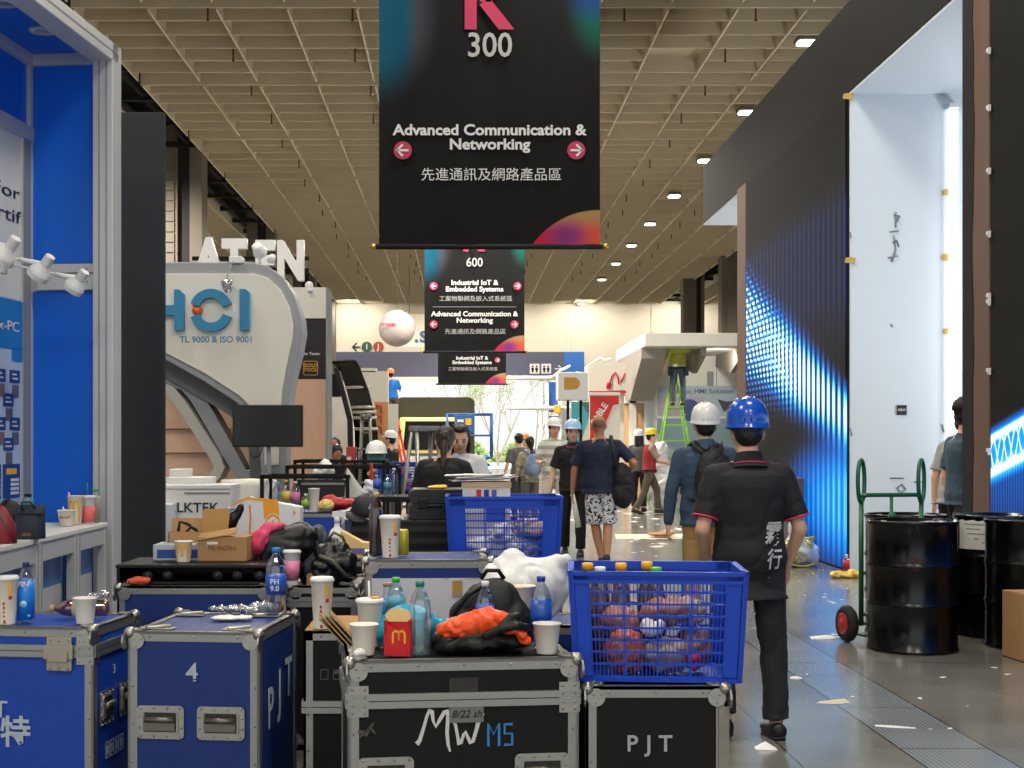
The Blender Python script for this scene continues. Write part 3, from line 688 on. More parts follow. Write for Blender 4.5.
b = MB(); b.prism([Q(p) for p in reversed(inn)], D1 - .03, D1 + .01); b.build('sign_face', BEI, hb, bevel=.006)
lo = [(150, 358), (172, 372), (203, 390), (232, 408), (246, 424), (254, 445), (256, 480)]
b = MB(); b.ribbon([Q(p) for p in lo], .19, D1 + .25, D1 + .8); b.build('arch', GR2, hb)
b = MB(); b.ribbon([Q(p) for p in ((150, 377), (178, 382), (190, 395), (205, 420), (222, 450), (237, 476), (262, 482))], .14, D1 + .3, D1 + .7); b.build('brace', GR1, hb)
b = MB(); b.ribbon([Q(p) for p in ((150, 384), (166, 390), (178, 405), (198, 436), (212, 458), (216, 468), (212, 476), (202, 481), (150, 482))], .105, D1 + .2, D1 + .6); b.build('loop', LGB, hb)
b = MB(); b.bb((fx(120, 15.2), 15.2, 0), (fx(262, 15.2), 15.3, fz(352, 15.2))); b.build('wood_panel', WOOD, hb)
b = MB()
for y in (429, 453): b.bb((fx(140, 15.19), 15.185, fz(y, 15.19) - .006), (fx(232, 15.19), 15.2, fz(y, 15.19) + .006))
b.build('joint', mat('panel_joint', (120, 92, 76), .7), hb)
LB = mat('sign_letter_blue', (30, 128, 176), .45); y0 = D1 - .10
b = MB(); b.prism([Q(p) for p in ((176, 290.5), (176, 306), (163, 306), (163, 290.5), (153, 290.5), (153, 331), (163, 331), (163, 316), (176, 316), (176, 331), (185.5, 331), (185.5, 295), (181, 290.5))], y0, D1 - .03); b.build('letter', LB, hb)
for a0, a1 in ((18, 162), (198, 342)):
    b = MB(); c_ = Q((212.5, 311)); b.ribbon([(c_[0] + .0 + .168 * math.cos(R(a0 + (a1 - a0) * i / 18)), c_[1] + .168 * math.sin(R(a0 + (a1 - a0) * i / 18))) for i in range(19)], .088, y0, D1 - .03); b.build('letter_arc', LB, hb)
b = MB(); b.prism([Q(p) for p in ((241, 290), (241, 331), (250.5, 331), (250.5, 293), (247, 290))], y0, D1 - .03); b.build('letter', LB, hb)
b = MB(); c_ = Q((198.5, 311)); b.ball((c_[0], D1 - .06, c_[1]), (.055, .04, .048), 18); b.build('orange_dot', mat('orange_dot', (222, 104, 34), .4), hb)
p = Q((217, 340)); text('TL 9000 & ISO 9001', .088, 'lettering', LB, hb, (p[0], D1 - .032, p[1]), bold=.015)
# lamps fixed on its top edge
t = thing('flood_lamp', 'white double flood lamp standing on top of the curved sign', 'lamp', (fx(259, D1), D1 + .2, fz(262, D1)))
b = MB(); b.cyl((-.02, 0, 0), (-.02, 0, .08), .015); b.build('stem', PLASW, t)
b = MB(); b.lathe([(.0, .09), (.05, .09), (.055, .05), (.075, -.02), (.07, -.03), (0, -.02)], 20, M=Matrix.Translation((-.02, -.02, .13)) @ Euler((R(60), 0, R(-15))).to_matrix().to_4x4()); b.build('lamp_head', PLASW, t)
b = MB(); b.lathe([(.0, .06), (.03, .06), (.045, -.01), (.04, -.02), (0, -.015)], 18, M=Matrix.Translation((.1, -.03, .05)) @ Euler((R(70), 0, R(25))).to_matrix().to_4x4()); b.build('lamp_head', PLASW, t)
t = thing('hanging_lamp', 'small grey lamp hanging in front of the blue sign letters', 'lamp', (fx(236, D1), D1 - .06, fz(262, D1)))
b = MB(); b.box((0, .12, .02), (.13, .2, .07)); b.build('bracket', PLASW, t, bevel=.01)
b = MB(); b.tube([(-.02, -.02, 0), (-.05, -.07, -.1), (-.07, -.09, -.2)], .006, 6); b.build('wire', GREY, t)
b = MB(); b.loft([((-.07, -.1, -.2), .062, .03), ((-.06, -.1, -.25), .055, .028), ((-.05, -.1, -.32), .03, .02)], 14); b.build('lamp_head', clear('smoky_plastic', (200, 200, 205), .1, .35, (170, 170, 176)), t)
# white channel letters of the booth behind
t = thing('channel_letters', 'white raised letters on a rail above and behind the curved sign', 'sign', (fx(250, 18), 18, fz(264, 18)))
for s_, x, y, sx in (('A', 210, 261, .95), ('T', 235.5, 262, .95), ('E', 265.5, 263.5, 1.0), ('N', 291.5, 263.5, .92)):
    text(s_, .66, 'letter', PLASW, t, (fx(x, 18) - fx(250, 18), -.06, fz(y, 18) - fz(264, 18)), ext=.05, bold=.055, sx=sx * .76)
b = MB(); b.bb((-.75, .02, -.12), (.75, .06, -.05)); b.bb((-.75, .02, .05), (.75, .06, .1)); b.bb((-.5, .06, -3.2), (-.42, .14, .1)); b.build('rail', MATTEK, t)
# panelled pillar with black poster and gold emblem
t = thing('poster_pillar', 'booth pillar with a black poster and gold emblem over pink wood', 'pillar', (fx(308, 16), 16.4, 0)); HW = .20
b = MB(); b.bb((-HW, -.35, 0), (HW, .2, fz(379, 16))); b.build('wood_base', WOOD, t)
b = MB(); b.bb((-HW, -.35, fz(379, 16)), (HW - .01, .2, fz(318, 16))); b.build('poster', mat('black_poster', (20, 20, 25), .5, var=.3, vs=14), t)
b = MB(); b.bb((-HW - .06, -.37, fz(318, 16)), (HW, .2, fz(287, 16))); b.build('white_top', BEI, t)
b = MB(); b.bb((HW, -.37, 0), (HW + .02, .2, fz(287, 16))); b.build('edge', GREY, t)
text('Optic Tester', .047, 'lettering', TXW, t, (.01, -.355, fz(353.5, 16)), bold=.01)
GOLD = mat('gold_print', (206, 150, 62), .4)
q = MB(); zc = fz(367.5, 16); q.ribbon(rrect(-.055, zc - .085, .105, zc + .075, .02)[:-1], .008, -.358, -.354, closed=True); q.build('emblem', GOLD, t)
text('GOLD\nTOOL', .055, 'lettering', GOLD, t, (.025, -.356, zc - .0), bold=.03, line=.9, sx=1.05)
lp = MB(); lp.ball((-.02, -.1, fz(287, 16) + .05), .05, 12); lp.cyl((-.02, -.1, fz(287, 16)), (-.02, -.1, fz(287, 16) + .04), .03); lp.cyl((.02, -.4, fz(290, 16)), (.02, -.36, fz(290, 16)), .03); lp.build('lamp', PLASW, t)
# monitor on its stand
t = thing('monitor', 'wide black monitor screen on a stand in front of the curved booth', 'monitor', (fx(268, 13.3), 13.3, 0))
z0, z1 = fz(447, 13.3), fz(405, 13.3); hw = .333
b = MB(); b.bb((-hw, -.03, z0), (hw, .03, z1)); b.build('casing', BLACK, t, bevel=.006)
b = MB(); b.bb((-hw + .012, -.034, z0 + .016), (hw - .012, -.03, z1 - .012)); b.build('screen', mat('dark_screen', (10, 11, 11), .25), t)
b = MB(); b.bb((-.02, .03, .03), (.02, .07, z1 - .2)); b.bb((-.25, -.2, 0), (.25, .3, .03)); b.build('stand', GREY, t, bevel=.005)
b = MB(); b.tube([(-.06, .04, z0), (-.08, .03, z0 - .08), (-.14, .05, z0 - .1), (-.18, .06, z0 - .06)], .006, 6); b.build('cable', BLACK, t)
# white counters with dark lettering
DC = 10.9
t = thing('reception_counter', 'white stepped counter with large dark lettering in front of the curved booth', 'counter', (0, DC, 0))
b = MB(); b.bb((fx(160, DC), 0, 0), (fx(231, DC), .5, fz(489, DC))); b.build('body', WHITE, t, bevel=.008)
b = MB(); b.bb((fx(160, DC), .2, 0), (fx(204, DC), .55, fz(478, DC))); b.bb((fx(160, DC), .35, 0), (fx(178, DC), .6, fz(470, DC))); b.bb((fx(160, DC), -.01, fz(489, DC)), (fx(231, DC), .5, fz(485, DC))); b.build('step', WHITE, t, bevel=.006)
b = MB(); b.bb((fx(158, DC), -.28, 0), (fx(177.5, DC), .1, fz(503, DC))); b.build('side_counter', mat('bluish_white', (214, 218, 228), .5), t, bevel=.006)
b = MB(); b.ribbon([Q(p, DC) for p in ((184, 493), (230, 493))], .012, -.006, .0); b.build('shadow_gap', GREY, t)
text('LKTEK', .105, 'lettering', mat('dark_sign_ink', (42, 46, 56), .5), t, (fx(197.5, DC), -.004, fz(508, DC)), bold=.012, sx=1.08)
t = thing('round_counter', 'cream rounded counter with curved grooves beside the lettered counter', 'counter', (fx(247, 11.8), 11.9, 0))
b = MB(); b.lathe([(.19, 0), (.2, .4), (.225, .8), (.24, 1.08), (.235, 1.13), (0, 1.14)], 36, sy=.8); b.build('body', mat('cream_solid_surface', (226, 224, 212), .45), t)
b = MB()
for k in range(4): b.tube([(.235 * math.cos(R(a)), .19 * math.sin(R(a)) - .003, .98 - k * .05 - .1 * math.cos(R(a + 60))) for a in range(-140, -30, 10)], .005, 6)
b.build('groove', GREY, t)

# ================================================================ far left background
t = thing('film_arch', 'glossy black curved film arch of a half-built booth far on the left', 'booth', (0, 26, 0))
d = 26.; Lc = [(322, 361), (333, 364), (341, 371), (347, 390), (352, 410), (354.5, 430), (355, 519)]; Rc = [(352, 360), (358, 362), (362, 369), (371, 392), (376, 412), (379, 432), (380, 519)]
def sheet(mb, L, Rr, dl, dr, th, off):
    n = len(L); vs = []
    for i in range(n):
        bow = .35 * math.sin(i / (n - 1) * math.pi)
        for (p, dd) in ((L[i], dl), (Rr[i], dr)): vs.append((fx(p[0], d), dd - bow, fz(p[1], d)))
        for (p, dd) in ((L[i], dl), (Rr[i], dr)): vs.append((fx(p[0], d), dd - bow + th, fz(p[1], d) - .02))
    fs = []
    for i in range(n - 1):
        a = i * 4; c = a + 4; fs += [(a, a + 1, c + 1, c), (a + 2, c + 2, c + 3, a + 3), (a, c, c + 2, a + 2), (a + 1, a + 3, c + 3, c + 1)]
    mb.add([(v[0], v[1] + off, v[2]) for v in vs], fs, 0, False)
b = MB(); sheet(b, Lc, Rc, .2, -.2, .05, 0); b.build('film', mat('glossy_black_film', (20, 18, 17), .18, coat=.5, bump=.3, bs=6), t)
for (y, xa, xb) in ((388, 347, 371), (407.5, 353, 376), (412.5, 354, 377), (418, 355, 378), (429, 355, 379)): b = MB(); b.loft([((fx(xa, d), -.22, fz(y, d)), .03, .03), ((fx(xb, d), -.5, fz(y, d)), .03, .03)], 6); b.build('strip', mat('highlight_strip', (220, 214, 204), .3, .4), t)  # pale strips stand in for highlights across the glossy film
b = MB(); b.ribbon([(fx(p[0], d), fz(p[1], d)) for p in ((336, 368), (343, 392), (350, 420), (352, 519))], .09, -.1, .1); b.build('rim', BLACK, t)
t = thing('booth_wall', 'cream booth walls with an orange panel behind the black film arch', 'booth', (0, 27.4, 0)); d = 27.4
for n_, m_, x0, y0_, x1, y1_, th in (('panel', WARMW, 329, 396, 352, 486, .15), ('panel', WARMW, 361, 371, 388, 402, .3), ('orange_panel', mat('orange_panel', (206, 150, 96), .6), 374, 402, 388, 486, .25), ('hanging_box', MATTEK, 329, 374, 341, 397, .5), ('header', WARMW, 361, 368, 376, 372, .4), ('panel', WARMW, 388, 404, 398, 486, .1)):
    b = MB(); b.bb((fx(x0, d), 0, max(0, fz(y1_, d))), (fx(x1, d), th, fz(y0_, d))); b.build(n_, m_, t)
b = MB(); b.bb((fx(326, d), -.3, fz(367, d)), (fx(338, d), .3, fz(361, d))); b.build('green_panel', mat('leaf_green_panel', (110, 150, 50), .6), t)
b = MB()
for y in (406, 416, 427): b.tube([(fx(376, d), -.04, fz(y, d)), (fx(381, d), -.05, fz(y, d)), (fx(381.5, d), -.05, fz(y + 7, d))], .02, 6)
b.build('red_pipe', REDM, t)
def ladder(name, lab, x, d, z1, half, gap, m, rot=0, rungs=6, platform=False, bottom=.42):
    t = thing(name, lab, 'ladder', (x, d, 0), rot)
    for s in (-1, 1):
        b = MB()
        for e in (-1, 1): b.loft([((e * bottom / 2, s * gap, 0), .022, .035), ((e * half, s * .05, z1), .02, .03)], 8)
        b.build('rail', m, t)
        for k in range(1, rungs): b = MB(); f = k / rungs; w_ = bottom / 2 + (half - bottom / 2) * f; b.bb((-w_, s * (gap + (.05 - gap) * f) - .03, z1 * f - .015), (w_, s * (gap + (.05 - gap) * f) + .03, z1 * f + .015)); b.build('rung', m, t)
    b = MB(); b.bb((-half - .03, -.1, z1 - .03), (half + .03, .1, z1 + .02)); b.build('top_cap', m, t, bevel=.01)
    return t
ladder('step_ladder', 'aluminium step ladder in front of the yellow truck cab', fx(424, 14), 14, fz(428, 14), .10, .45, ALU, 24, 6)
ladder('step_ladder', 'slim grey step ladder beside the black film arch', fx(366, 22.5), 22.5, fz(416, 22.5), .06, .25, mat('dull_grey_metal', (110, 106, 98), .5, .4), 0, 7, bottom=.26)
ladder('step_ladder', 'red step ladder under the worker in the blue shirt', fx(392, 38), 38, fz(405, 38), .12, .5, REDM, 75, 8)
# wall signs
t = thing('hall_sign', 'wall sign with a left arrow and round letters I and J', 'sign', (fx(366, BW), BW - .05, fz(347, BW)))
q = MB(); q.bb((-.75, -.02, -.03), (-.3, 0, .03)); q.ribbon([(-.5, .22), (-.74, 0), (-.5, -.22)], .07, -.02, 0); q.build('arrow', TXK, t)
for i, (s_, c_) in enumerate((('I', (44, 84, 52)), ('J', (168, 62, 36)))):
    x = .05 + i * .64; q = MB(); q.prism(arc(x, 0, .29, 0, 360, 24)[:-1], -.02, 0); q.build('disc', mat('sign_disc_%d' % i, c_, .6), t); text(s_, .42, 'letter', TXW, t, (x, -.025, 0), bold=.02)
t = thing('round_balloon', 'pale round balloon with small red lettering near the end wall', 'balloon', (fx(397, 36), 36, fz(328.5, 36)))
b = MB(); b.ball((0, 0, 0), .47, 32); b.build('envelope', mat('pinkish_white_vinyl', (178, 166, 164), .4), t); q = MB(); q.cyl((0, 0, .46), (0, 0, ZB - fz(328.5, 36) + .35), .005, n=6); q.build('cord', GREY, t)
text('travel', .17, 'lettering', REDM, t, (-.2, -.475, .07), bold=.02)
t = thing('wall_lettering', 'large blue letters on the end wall just left of the middle banner', 'sign', (fx(421, 60), 60, fz(335, 60)))
text('.s', 1.0, 'letter', mat('slate_blue', (62, 98, 140), .6), t, (0, 0, 0), bold=.02); b = MB(); b.bb((-.9, .05, -.5), (.6, .1, .9)); b.build('panel', MATS['hall_end_wall'], t)
b = MB(); b.cyl((-.5, .08, .9), (-.5, .08, ZB - fz(335, 60) + .4), .02, n=6); b.cyl((.4, .08, .9), (.4, .08, ZB - fz(335, 60) + .4), .02, n=6); b.build('hanger', GREY, t)
t = thing('restroom_sign', 'restroom pictogram signs with an arrow on the dark wall band', 'sign', (fx(541, BW), BW - .13, fz(369, BW)))
for i, x in enumerate((-.36, .28)):
    b = MB(); b.bb((x - .27, -.02, -.26), (x + .27, 0, .28)); b.build('tile', PLASW, t)
    q = MB()
    for dx in (-.11, .11): q.ball((x + dx, -.03, .14), (.05, .01, .05), 10); q.prism([(x + dx - .08, -.0), (x + dx - .03, -.2), (x + dx + .03, -.2), (x + dx + .08, 0), (x + dx + .06, .07), (x + dx - .06, .07)], -.035, -.02)
    q.build('pictogram', TXK, t)
q = MB(); q.bb((.75, -.02, -.03), (1.15, 0, .03)); q.ribbon([(.95, .2), (1.15, 0), (.95, -.2)], .06, -.02, 0); q.build('arrow', TXW, t)

# truck, scissor lift
TD = 45.
t = thing('truck', 'small yellow truck with a dark green canvas box parked in the exit', 'truck', (fx(433, TD), TD, 0))
x0, x1 = fx(394, TD) - fx(433, TD), fx(475, TD) - fx(433, TD); zt = fz(396, TD)
b = MB(); b.prism(rrect(x0, .75, x1, zt, .22), 1.2, 5.2); b.build('canvas_box', mat('dark_green_canvas', (42, 40, 26), .7, var=.15), t)
YC = mat('yellow_car_paint', (226, 200, 108), .35); xa, xb = fx(399, TD) - fx(433, TD), fx(462, TD) - fx(433, TD); zc = fz(417, TD)
b = MB(); b.prism([(.0, .45), (.0, 1.25), (.35, zc), (1.15, zc), (1.15, .45)], xa, xb, plane='yz'); b.build('cab', YC, t, bevel=.08, seg=3)
b = MB(); b.add([(xa + .12, -.03, 1.2), (xb - .12, -.03, 1.2), (xb - .2, .27, zc - .13), (xa + .2, .27, zc - .13), (xa + .12, .05, 1.2), (xb - .12, .05, 1.2), (xb - .2, .33, zc - .13), (xa + .2, .33, zc - .13)], [(0, 1, 2, 3), (4, 7, 6, 5), (0, 4, 5, 1), (1, 5, 6, 2), (2, 6, 7, 3), (3, 7, 4, 0)]); b.build('windscreen', mat('dark_glass', (20, 22, 24), .08), t)
b = MB(); b.bb((xa + .05, -.04, .8), (xb - .05, .02, 1.05)); b.bb((xa, -.1, .45), (xb, .0, .62)); b.build('bumper', mat('bumper_grey', (176, 178, 172), .4), t, bevel=.02)
for x in (xa + .25, xb - .25):
    b = MB(); b.ball((x, -.03, .92), (.16, .05, .1), 14); b.build('headlight', mat('lamp_glass', (235, 235, 225), .1), t)
for y in (.75, 4.0):
    for x in (xa + .15, xb - .15): b = MB(); b.cyl((x - .1, y, .36), (x + .1, y, .36), .36, n=20); b.build('wheel', RUB, t, bevel=.03)
SD = 38.
t = thing('scissor_lift', 'blue scissor lift platform in front of the bright exit', 'lift', (fx(468, SD), SD, 0))
BL = mat('lift_blue', (36, 92, 156), .5); xa, xb = fx(447, SD) - fx(468, SD), fx(492, SD) - fx(468, SD)
b = MB(); b.bb((xa, 0, .3), (xb, 1.6, .62)); b.build('base', BL, t, bevel=.02)
for x in (xa + .1, xb - .1):
    for y in (.2, 1.4): q = MB(); q.cyl((x - .06, y, .2), (x + .06, y, .2), .2, n=16); q.build('wheel', RUB, t)
b = MB()
for s in (0, 1.5):
    for k in range(2): b.cyl((xa + .05, .1 + s * .9, .62 + k * .2), (xb - .05, .1 + s * .9, .82 + k * .2), .035, n=6); b.cyl((xb - .05, .1 + s * .9, .62 + k * .2), (xa + .05, .1 + s * .9, .82 + k * .2), .035, n=6)
b.build('scissor_arm', BL, t); zp, zr = 1.05, fz(414, SD)
b = MB(); b.bb((xa, 0, zp - .06), (xb, 1.6, zp)); b.build('platform', BL, t)
b = MB()
for x in (xa, xb):
    for y in (0, .8, 1.6): b.cyl((x, y, zp), (x, y, zr), .03, n=6)
for z in (zr, (zp + zr) / 2):
    for y in (0, 1.6): b.cyl((xa, y, z), (xb, y, z), .028, n=6)
    for x in (xa, xb): b.cyl((x, 0, z), (x, 1.6, z), .028, n=6)
b.build('guard_rail', BL, t)
b = MB(); b.bb((xa + .2, -.06, zr - .5), (xa + .75, -.01, zr - .02)); b.build('control_panel', BL, t, bevel=.02); b = MB(); b.bb((xa + .28, -.075, zr - .42), (xa + .45, -.06, zr - .15)); b.build('sticker', PLASW, t); b = MB(); b.bb((xa + .5, -.075, zr - .3), (xa + .66, -.06, zr - .12)); b.build('sticker', YEL, t)

# ================================================================ right background booths
d = 32.; cw = thing('white_canopy_booth', 'white booth with a slanting canopy on grey fluted brackets under construction', 'booth', (0, 0, 0))
X0, X1 = fx(645, 32), 7.6
b = MB(); b.bb((X0, 32, fz(346, 32)), (X1, 38, fz(333, 32))); b.build('canopy', mat('booth_white', (232, 228, 220), .55, var=.02), cw, bevel=.01)
BWM = MATS['booth_white']; FL = mat('grey_fluted_panel', (150, 142, 134), .7, var=.2, vs=3, stretch=(9, 9, .4))
zb = fz(346, 32)
for i, x in enumerate((fx(634, 34), fx(690, 34), fx(727, 34))):
    b = MB(); b.prism([(32.6, zb), (37.5, zb), (37.2, zb - .4), (35.5, zb - 1.15), (34.8, zb - 1.15), (32.6, zb - .25)] if i == 0 else [(32.3, zb), (35.5, zb), (35.5, zb - .25), (33.6, zb - .55), (32.3, zb - .2)], x, x + (.55 if i == 0 else .1), plane='yz'); b.build('bracket', FL, cw)
b = MB(); b.bb((fx(655, 35.6), 35.72, 0), (X1, 35.9, zb)); b.build('back_wall', BWM, cw)
b = MB(); b.bb((fx(645, 36), 36, 0), (fx(655, 36), 37.5, zb)); b.build('pillar', mat('bluish_print_white', (206, 218, 228), .5, var=.1, vs=5), cw)
b = MB(); b.bb((fx(618, 36), 36.2, 0), (fx(645, 36), 36.3, zb - .3)); b.build('timber_panel', mat('bare_plywood', (196, 152, 106), .7, var=.12, vs=2), cw)
b = MB()
for x in (633,): b.bb((fx(x - 3.5, 36.1), 36.15, 0), (fx(x + 3.5, 36.1), 36.2, zb - .4))
b.bb((fx(618, 36.1), 36.15, fz(403, 36)), (fx(645, 36.1), 36.2, fz(396, 36))); b.build('white_filler', BWM, cw)
b = MB(); b.bb((fx(708, 35.6), 35.66, zb - .8), (fx(714, 35.6), 35.72, zb - .4)); b.bb((fx(717, 35.6), 35.70, zb - .95), (fx(717.6, 35.6), 35.72, zb - .1)); b.build('socket_box', GREY, cw)
# printed panel
t = thing('graphic_panel', 'grey-blue printed panel with robot picture and product lettering behind the green ladder', 'panel', (fx(696, 35.6), 35.6, 0))
hw = (fx(737, 35.6) - fx(655, 35.6)) / 2
b = MB(); b.bb((-hw, 0, .2), (hw, .08, fz(386, 35.6))); b.build('sheet', mat('panel_grey_blue', (176, 190, 204), .5, var=.06, vs=2), t)
b = MB(); b.bb((-hw, -.01, .2), (hw, 0, fz(418.5, 35.6))); b.build('lower_print', mat('panel_teal', (132, 162, 170), .5, var=.15, vs=2), t)
b = MB(); b.bb((-hw, -.02, fz(418.5, 35.6)), (hw, 0, fz(416.5, 35.6))); b.bb((-hw, -.02, .2), (-hw + .05, 0, fz(386, 35.6))); b.build('white_line', WHITE, t)
z = fz(407, 35.6)
b = MB(); b.bb((-hw + .1, -.012, z - .25), (hw * .2, 0, z + .25)); b.build('picture', mat('panel_mauve', (186, 172, 186), .5, var=.15, vs=3), t)
b = MB(); b.prism([(a[0] - .12, a[1] + z) for a in arc(-.05, 0, .24, 0, 360, 20, .2)[:-1]], -.025, -.012); b.prism([(-.35, z - .2), (-.1, z - .2), (.06, z - .35), (.0, z - .38), (-.3, z - .32)], -.025, -.012); b.build('robot_picture', mat('robot_blue', (46, 76, 132), .5), t)
b = MB(); b.prism([(hw * .52, z + .2), (hw * .68, z - .12), (hw * .78, z - .05), (hw * .98, z + .1), (hw * .98, z + .16), (hw * .74, z + .14)], -.02, -.0); b.build('tablet_picture', mat('tablet_dark', (70, 72, 80), .5), t)
text('Robotic HMI Solution', .165, 'lettering', mat('panel_blue_ink', (70, 92, 128), .5), t, (.12, -.01, fz(391.5, 35.6)), bold=.015, sx=1.12)
# red and white panel, teal panel, lightbox, white box
d = 31.
t = thing('booth_wall', 'red and white booth panel with slanted white lettering behind the bald man', 'panel', (fx(605, d), d, 0)); hw = .335
b = MB(); b.bb((-hw, 0, 0), (hw, .12, fz(395, d))); b.build('sheet', WARMW, t)
zt = fz(395, d); b = MB(); b.prism([(-hw, 1.0), (-hw + .06, 1.2), (hw - .15, zt - .22), (hw - .03, zt - .2), (hw - .03, zt - .02), (-hw, zt - .02)], -.01, 0); b.build('red_print', mat('signal_red', (212, 42, 38), .5), t)
text('SABLE', .2, 'lettering', TXW, t, (-.12, -.014, zt - .42), (90, -58, 0), bold=.03)
b = MB(); b.bb((-hw - .03, -.05, zt), (hw, .12, zt + .06)); b.build('cap_rail', BWM, t)
t = thing('booth_wall', 'narrow teal and white panel left of the red panel', 'panel', (fx(581, 31.5), 31.5, 0))
b = MB(); b.bb((-.22, 0, 0), (.2, .1, fz(402, 31.5))); b.build('sheet', WARMW, t); zt = fz(402, 31.5)
b = MB(); b.prism([(-.22, .4), (-.16, .9), (.2, zt - .25), (.2, zt), (-.22, zt)], -.01, 0); b.build('teal_print', mat('teal_print', (72, 164, 178), .5), t)
b = MB(); b.prism([(0, zt), (.2, zt), (.2, zt - .25), (.12, zt - .22)], -.014, -.01); b.build('dark_corner', mat('teal_dark', (56, 116, 112), .5), t)
text('PATI', .13, 'lettering', TXW, t, (-.06, -.014, zt - .45), (90, -56, 0), bold=.01)
d = 33.; t = thing('hanging_box_sign', 'large off-white box sign with a red cable drawing above the red panel', 'box sign', (fx(607, d), d, 0))
b = MB(); b.prism([(fx(p[0], d) - fx(607, d), fz(p[1], d)) for p in ((589, 392), (626, 390), (626, 362), (592, 362), (588, 366))], 0, 1.0); b.build('body', mat('box_off_white', (220, 212, 198), .6), t)
b = MB(); b.bb((fx(589, d) - fx(607, d), -.02, fz(393, d)), (fx(626, d) - fx(607, d), 1, fz(391, d))); b.build('red_edge', REDM, t)
q = MB(); q.tube([(fx(x, d) - fx(607, d), -.01, fz(y, d)) for x, y in ((608.5, 388), (612, 376), (615.5, 372), (617.5, 376), (619, 384), (622, 380), (625, 373))], .022, 6); q.box((fx(609, d) - fx(607, d), -.015, fz(386, d)), (.12, .02, .14), rot=(0, 15, 0)); q.build('cable_drawing', mat('deep_red', (188, 26, 40), .5), t)
b = MB(); b.tube([(fx(x, d) - fx(607, d), .3, fz(y, d)) for x, y in ((595, 362), (602, 357), (606, 360), (612, 358))], .03, 6); b.build('lamp_arm', PLASW, t)
for x in (592, 624): b = MB(); b.bb((fx(x, d) - fx(607, d) - .04, .3, 0), (fx(x, d) - fx(607, d) + .04, .4, fz(391, d))); b.build('post', WARMW, t)
d = 30.; t = thing('lightbox_sign', 'white cube sign with an ochre rounded emblem', 'box sign', (fx(572, d), d, 0))
b = MB(); b.bb((fx(558, d) - fx(572, d), 0, fz(400, d)), (fx(588, d) - fx(572, d), .7, fz(372, d))); b.build('body', PLASW, t, bevel=.02)
b = MB(); c_ = fz(383.5, d); b.prism([(-.17, c_ - .13)] + [(q_[0] + .04, q_[1] + c_) for q_ in arc(.0, 0, .13, -90, 90, 10)] + [(-.17, c_ + .13)], -.012, 0); b.build('emblem', mat('ochre_print', (196, 146, 52), .5), t)
for x in (569, 582): b = MB(); b.cyl((fx(x, d) - fx(572, d), .3, 0), (fx(x, d) - fx(572, d), .3, fz(399, d)), .03, n=8); b.build('pole', MATTEK, t)
t = thing('truss_frame', 'white pole frame with blue panels standing behind the striped-shirt man', 'frame', (fx(552, 34), 34, 0)); d = 34.
b = MB()
for x in (541, 547, 560, 575): b.cyl((fx(x, d) - fx(552, d), 0, 0), (fx(x, d) - fx(552, d), 0, fz(378, d)), .05, n=8)
for z in (378, 408): b.cyl((fx(507, d) - fx(552, d), -.05, fz(z, d)), (fx(578, d) - fx(552, d), -.05, fz(z, d)), .05, n=8)
b.tube([(fx(x, d) - fx(552, d), -.1, fz(y, d)) for x, y in ((552, 378), (560, 371), (570, 366))], .035, 6); b.build('pole', PLASW, t)
b = MB(); b.bb((fx(548, d) - fx(552, d), .06, fz(412, d)), (fx(558, d) - fx(552, d), .1, fz(382, d))); b.build('blue_panel', mat('strong_blue_panel', (32, 92, 172), .5), t)
b = MB(); b.bb((fx(548, d) - fx(552, d), .06, .3), (fx(560, d) - fx(552, d), .1, fz(416, d))); b.build('violet_panel', mat('violet_panel', (80, 78, 150), .5), t)
b = MB(); b.bb((fx(560, d) - fx(552, d), .1, .3), (fx(574, d) - fx(552, d), .14, fz(404, d))); b.build('pale_panel', mat('pale_frame_panel', (190, 196, 204), .5, var=.2, vs=3), t)
b = MB(); b.box((fx(557, d) - fx(552, d), -.12, fz(409, d)), (.16, .1, .2)); b.build('clamp', YEL, t, bevel=.02)
b = MB(); b.bb((fx(575, 40), 40, 0), (fx(648, 40), 40.3, 2.3)); tag(b.build('booth_partition', mat('far_partition', (206, 198, 184), .6), bevel=.02), 'plain cream partition behind the red and teal panels', 'partition')
# ================================================================ builders for the clutter
NAVY = mat('flight_case_blue', (8, 44, 116), .5, var=.08, vs=5, bump=.04, bs=90); BLUEC = mat('flight_case_bright_blue', (4, 64, 168), .5, var=.06, vs=5, bump=.04, bs=90)
BLK = mat('flight_case_black', (13, 13, 14), .6, var=.15, vs=6, bump=.05, bs=90, spec=.3)
_b = MB(); _b.ball((0, 0, 0), .024, 12)
for ax in ((0, 90, 0), (90, 0, 0), (0, 0, 0)):
    M_ = Euler([R(a) for a in ax]).to_matrix().to_4x4()
_b.prism(arc(-.028, -.028, .03, 0, 360, 14)[:-1], .008, .014, plane='xz'); _b.prism(arc(-.028, -.028, .03, 0, 360, 14)[:-1], .008, .014, plane='xy')
_b2 = [( .008 + .006 * k) for k in (0, 1)]
_b.prism([(a + .056, b_) for a, b_ in arc(-.028, -.028, .03, 0, 360, 14)[:-1]], .008, .014, plane='yz')
for (x, z) in ((-.028, -.046), (-.046, -.02), (-.02, -.02)): _b.ball((x, .014, z), .004, 6); _b.ball((x, z, .014), .004, 6)
CORNER = _b.mesh('corner', STEEL)      # lobes lie on +y, +z and +x faces
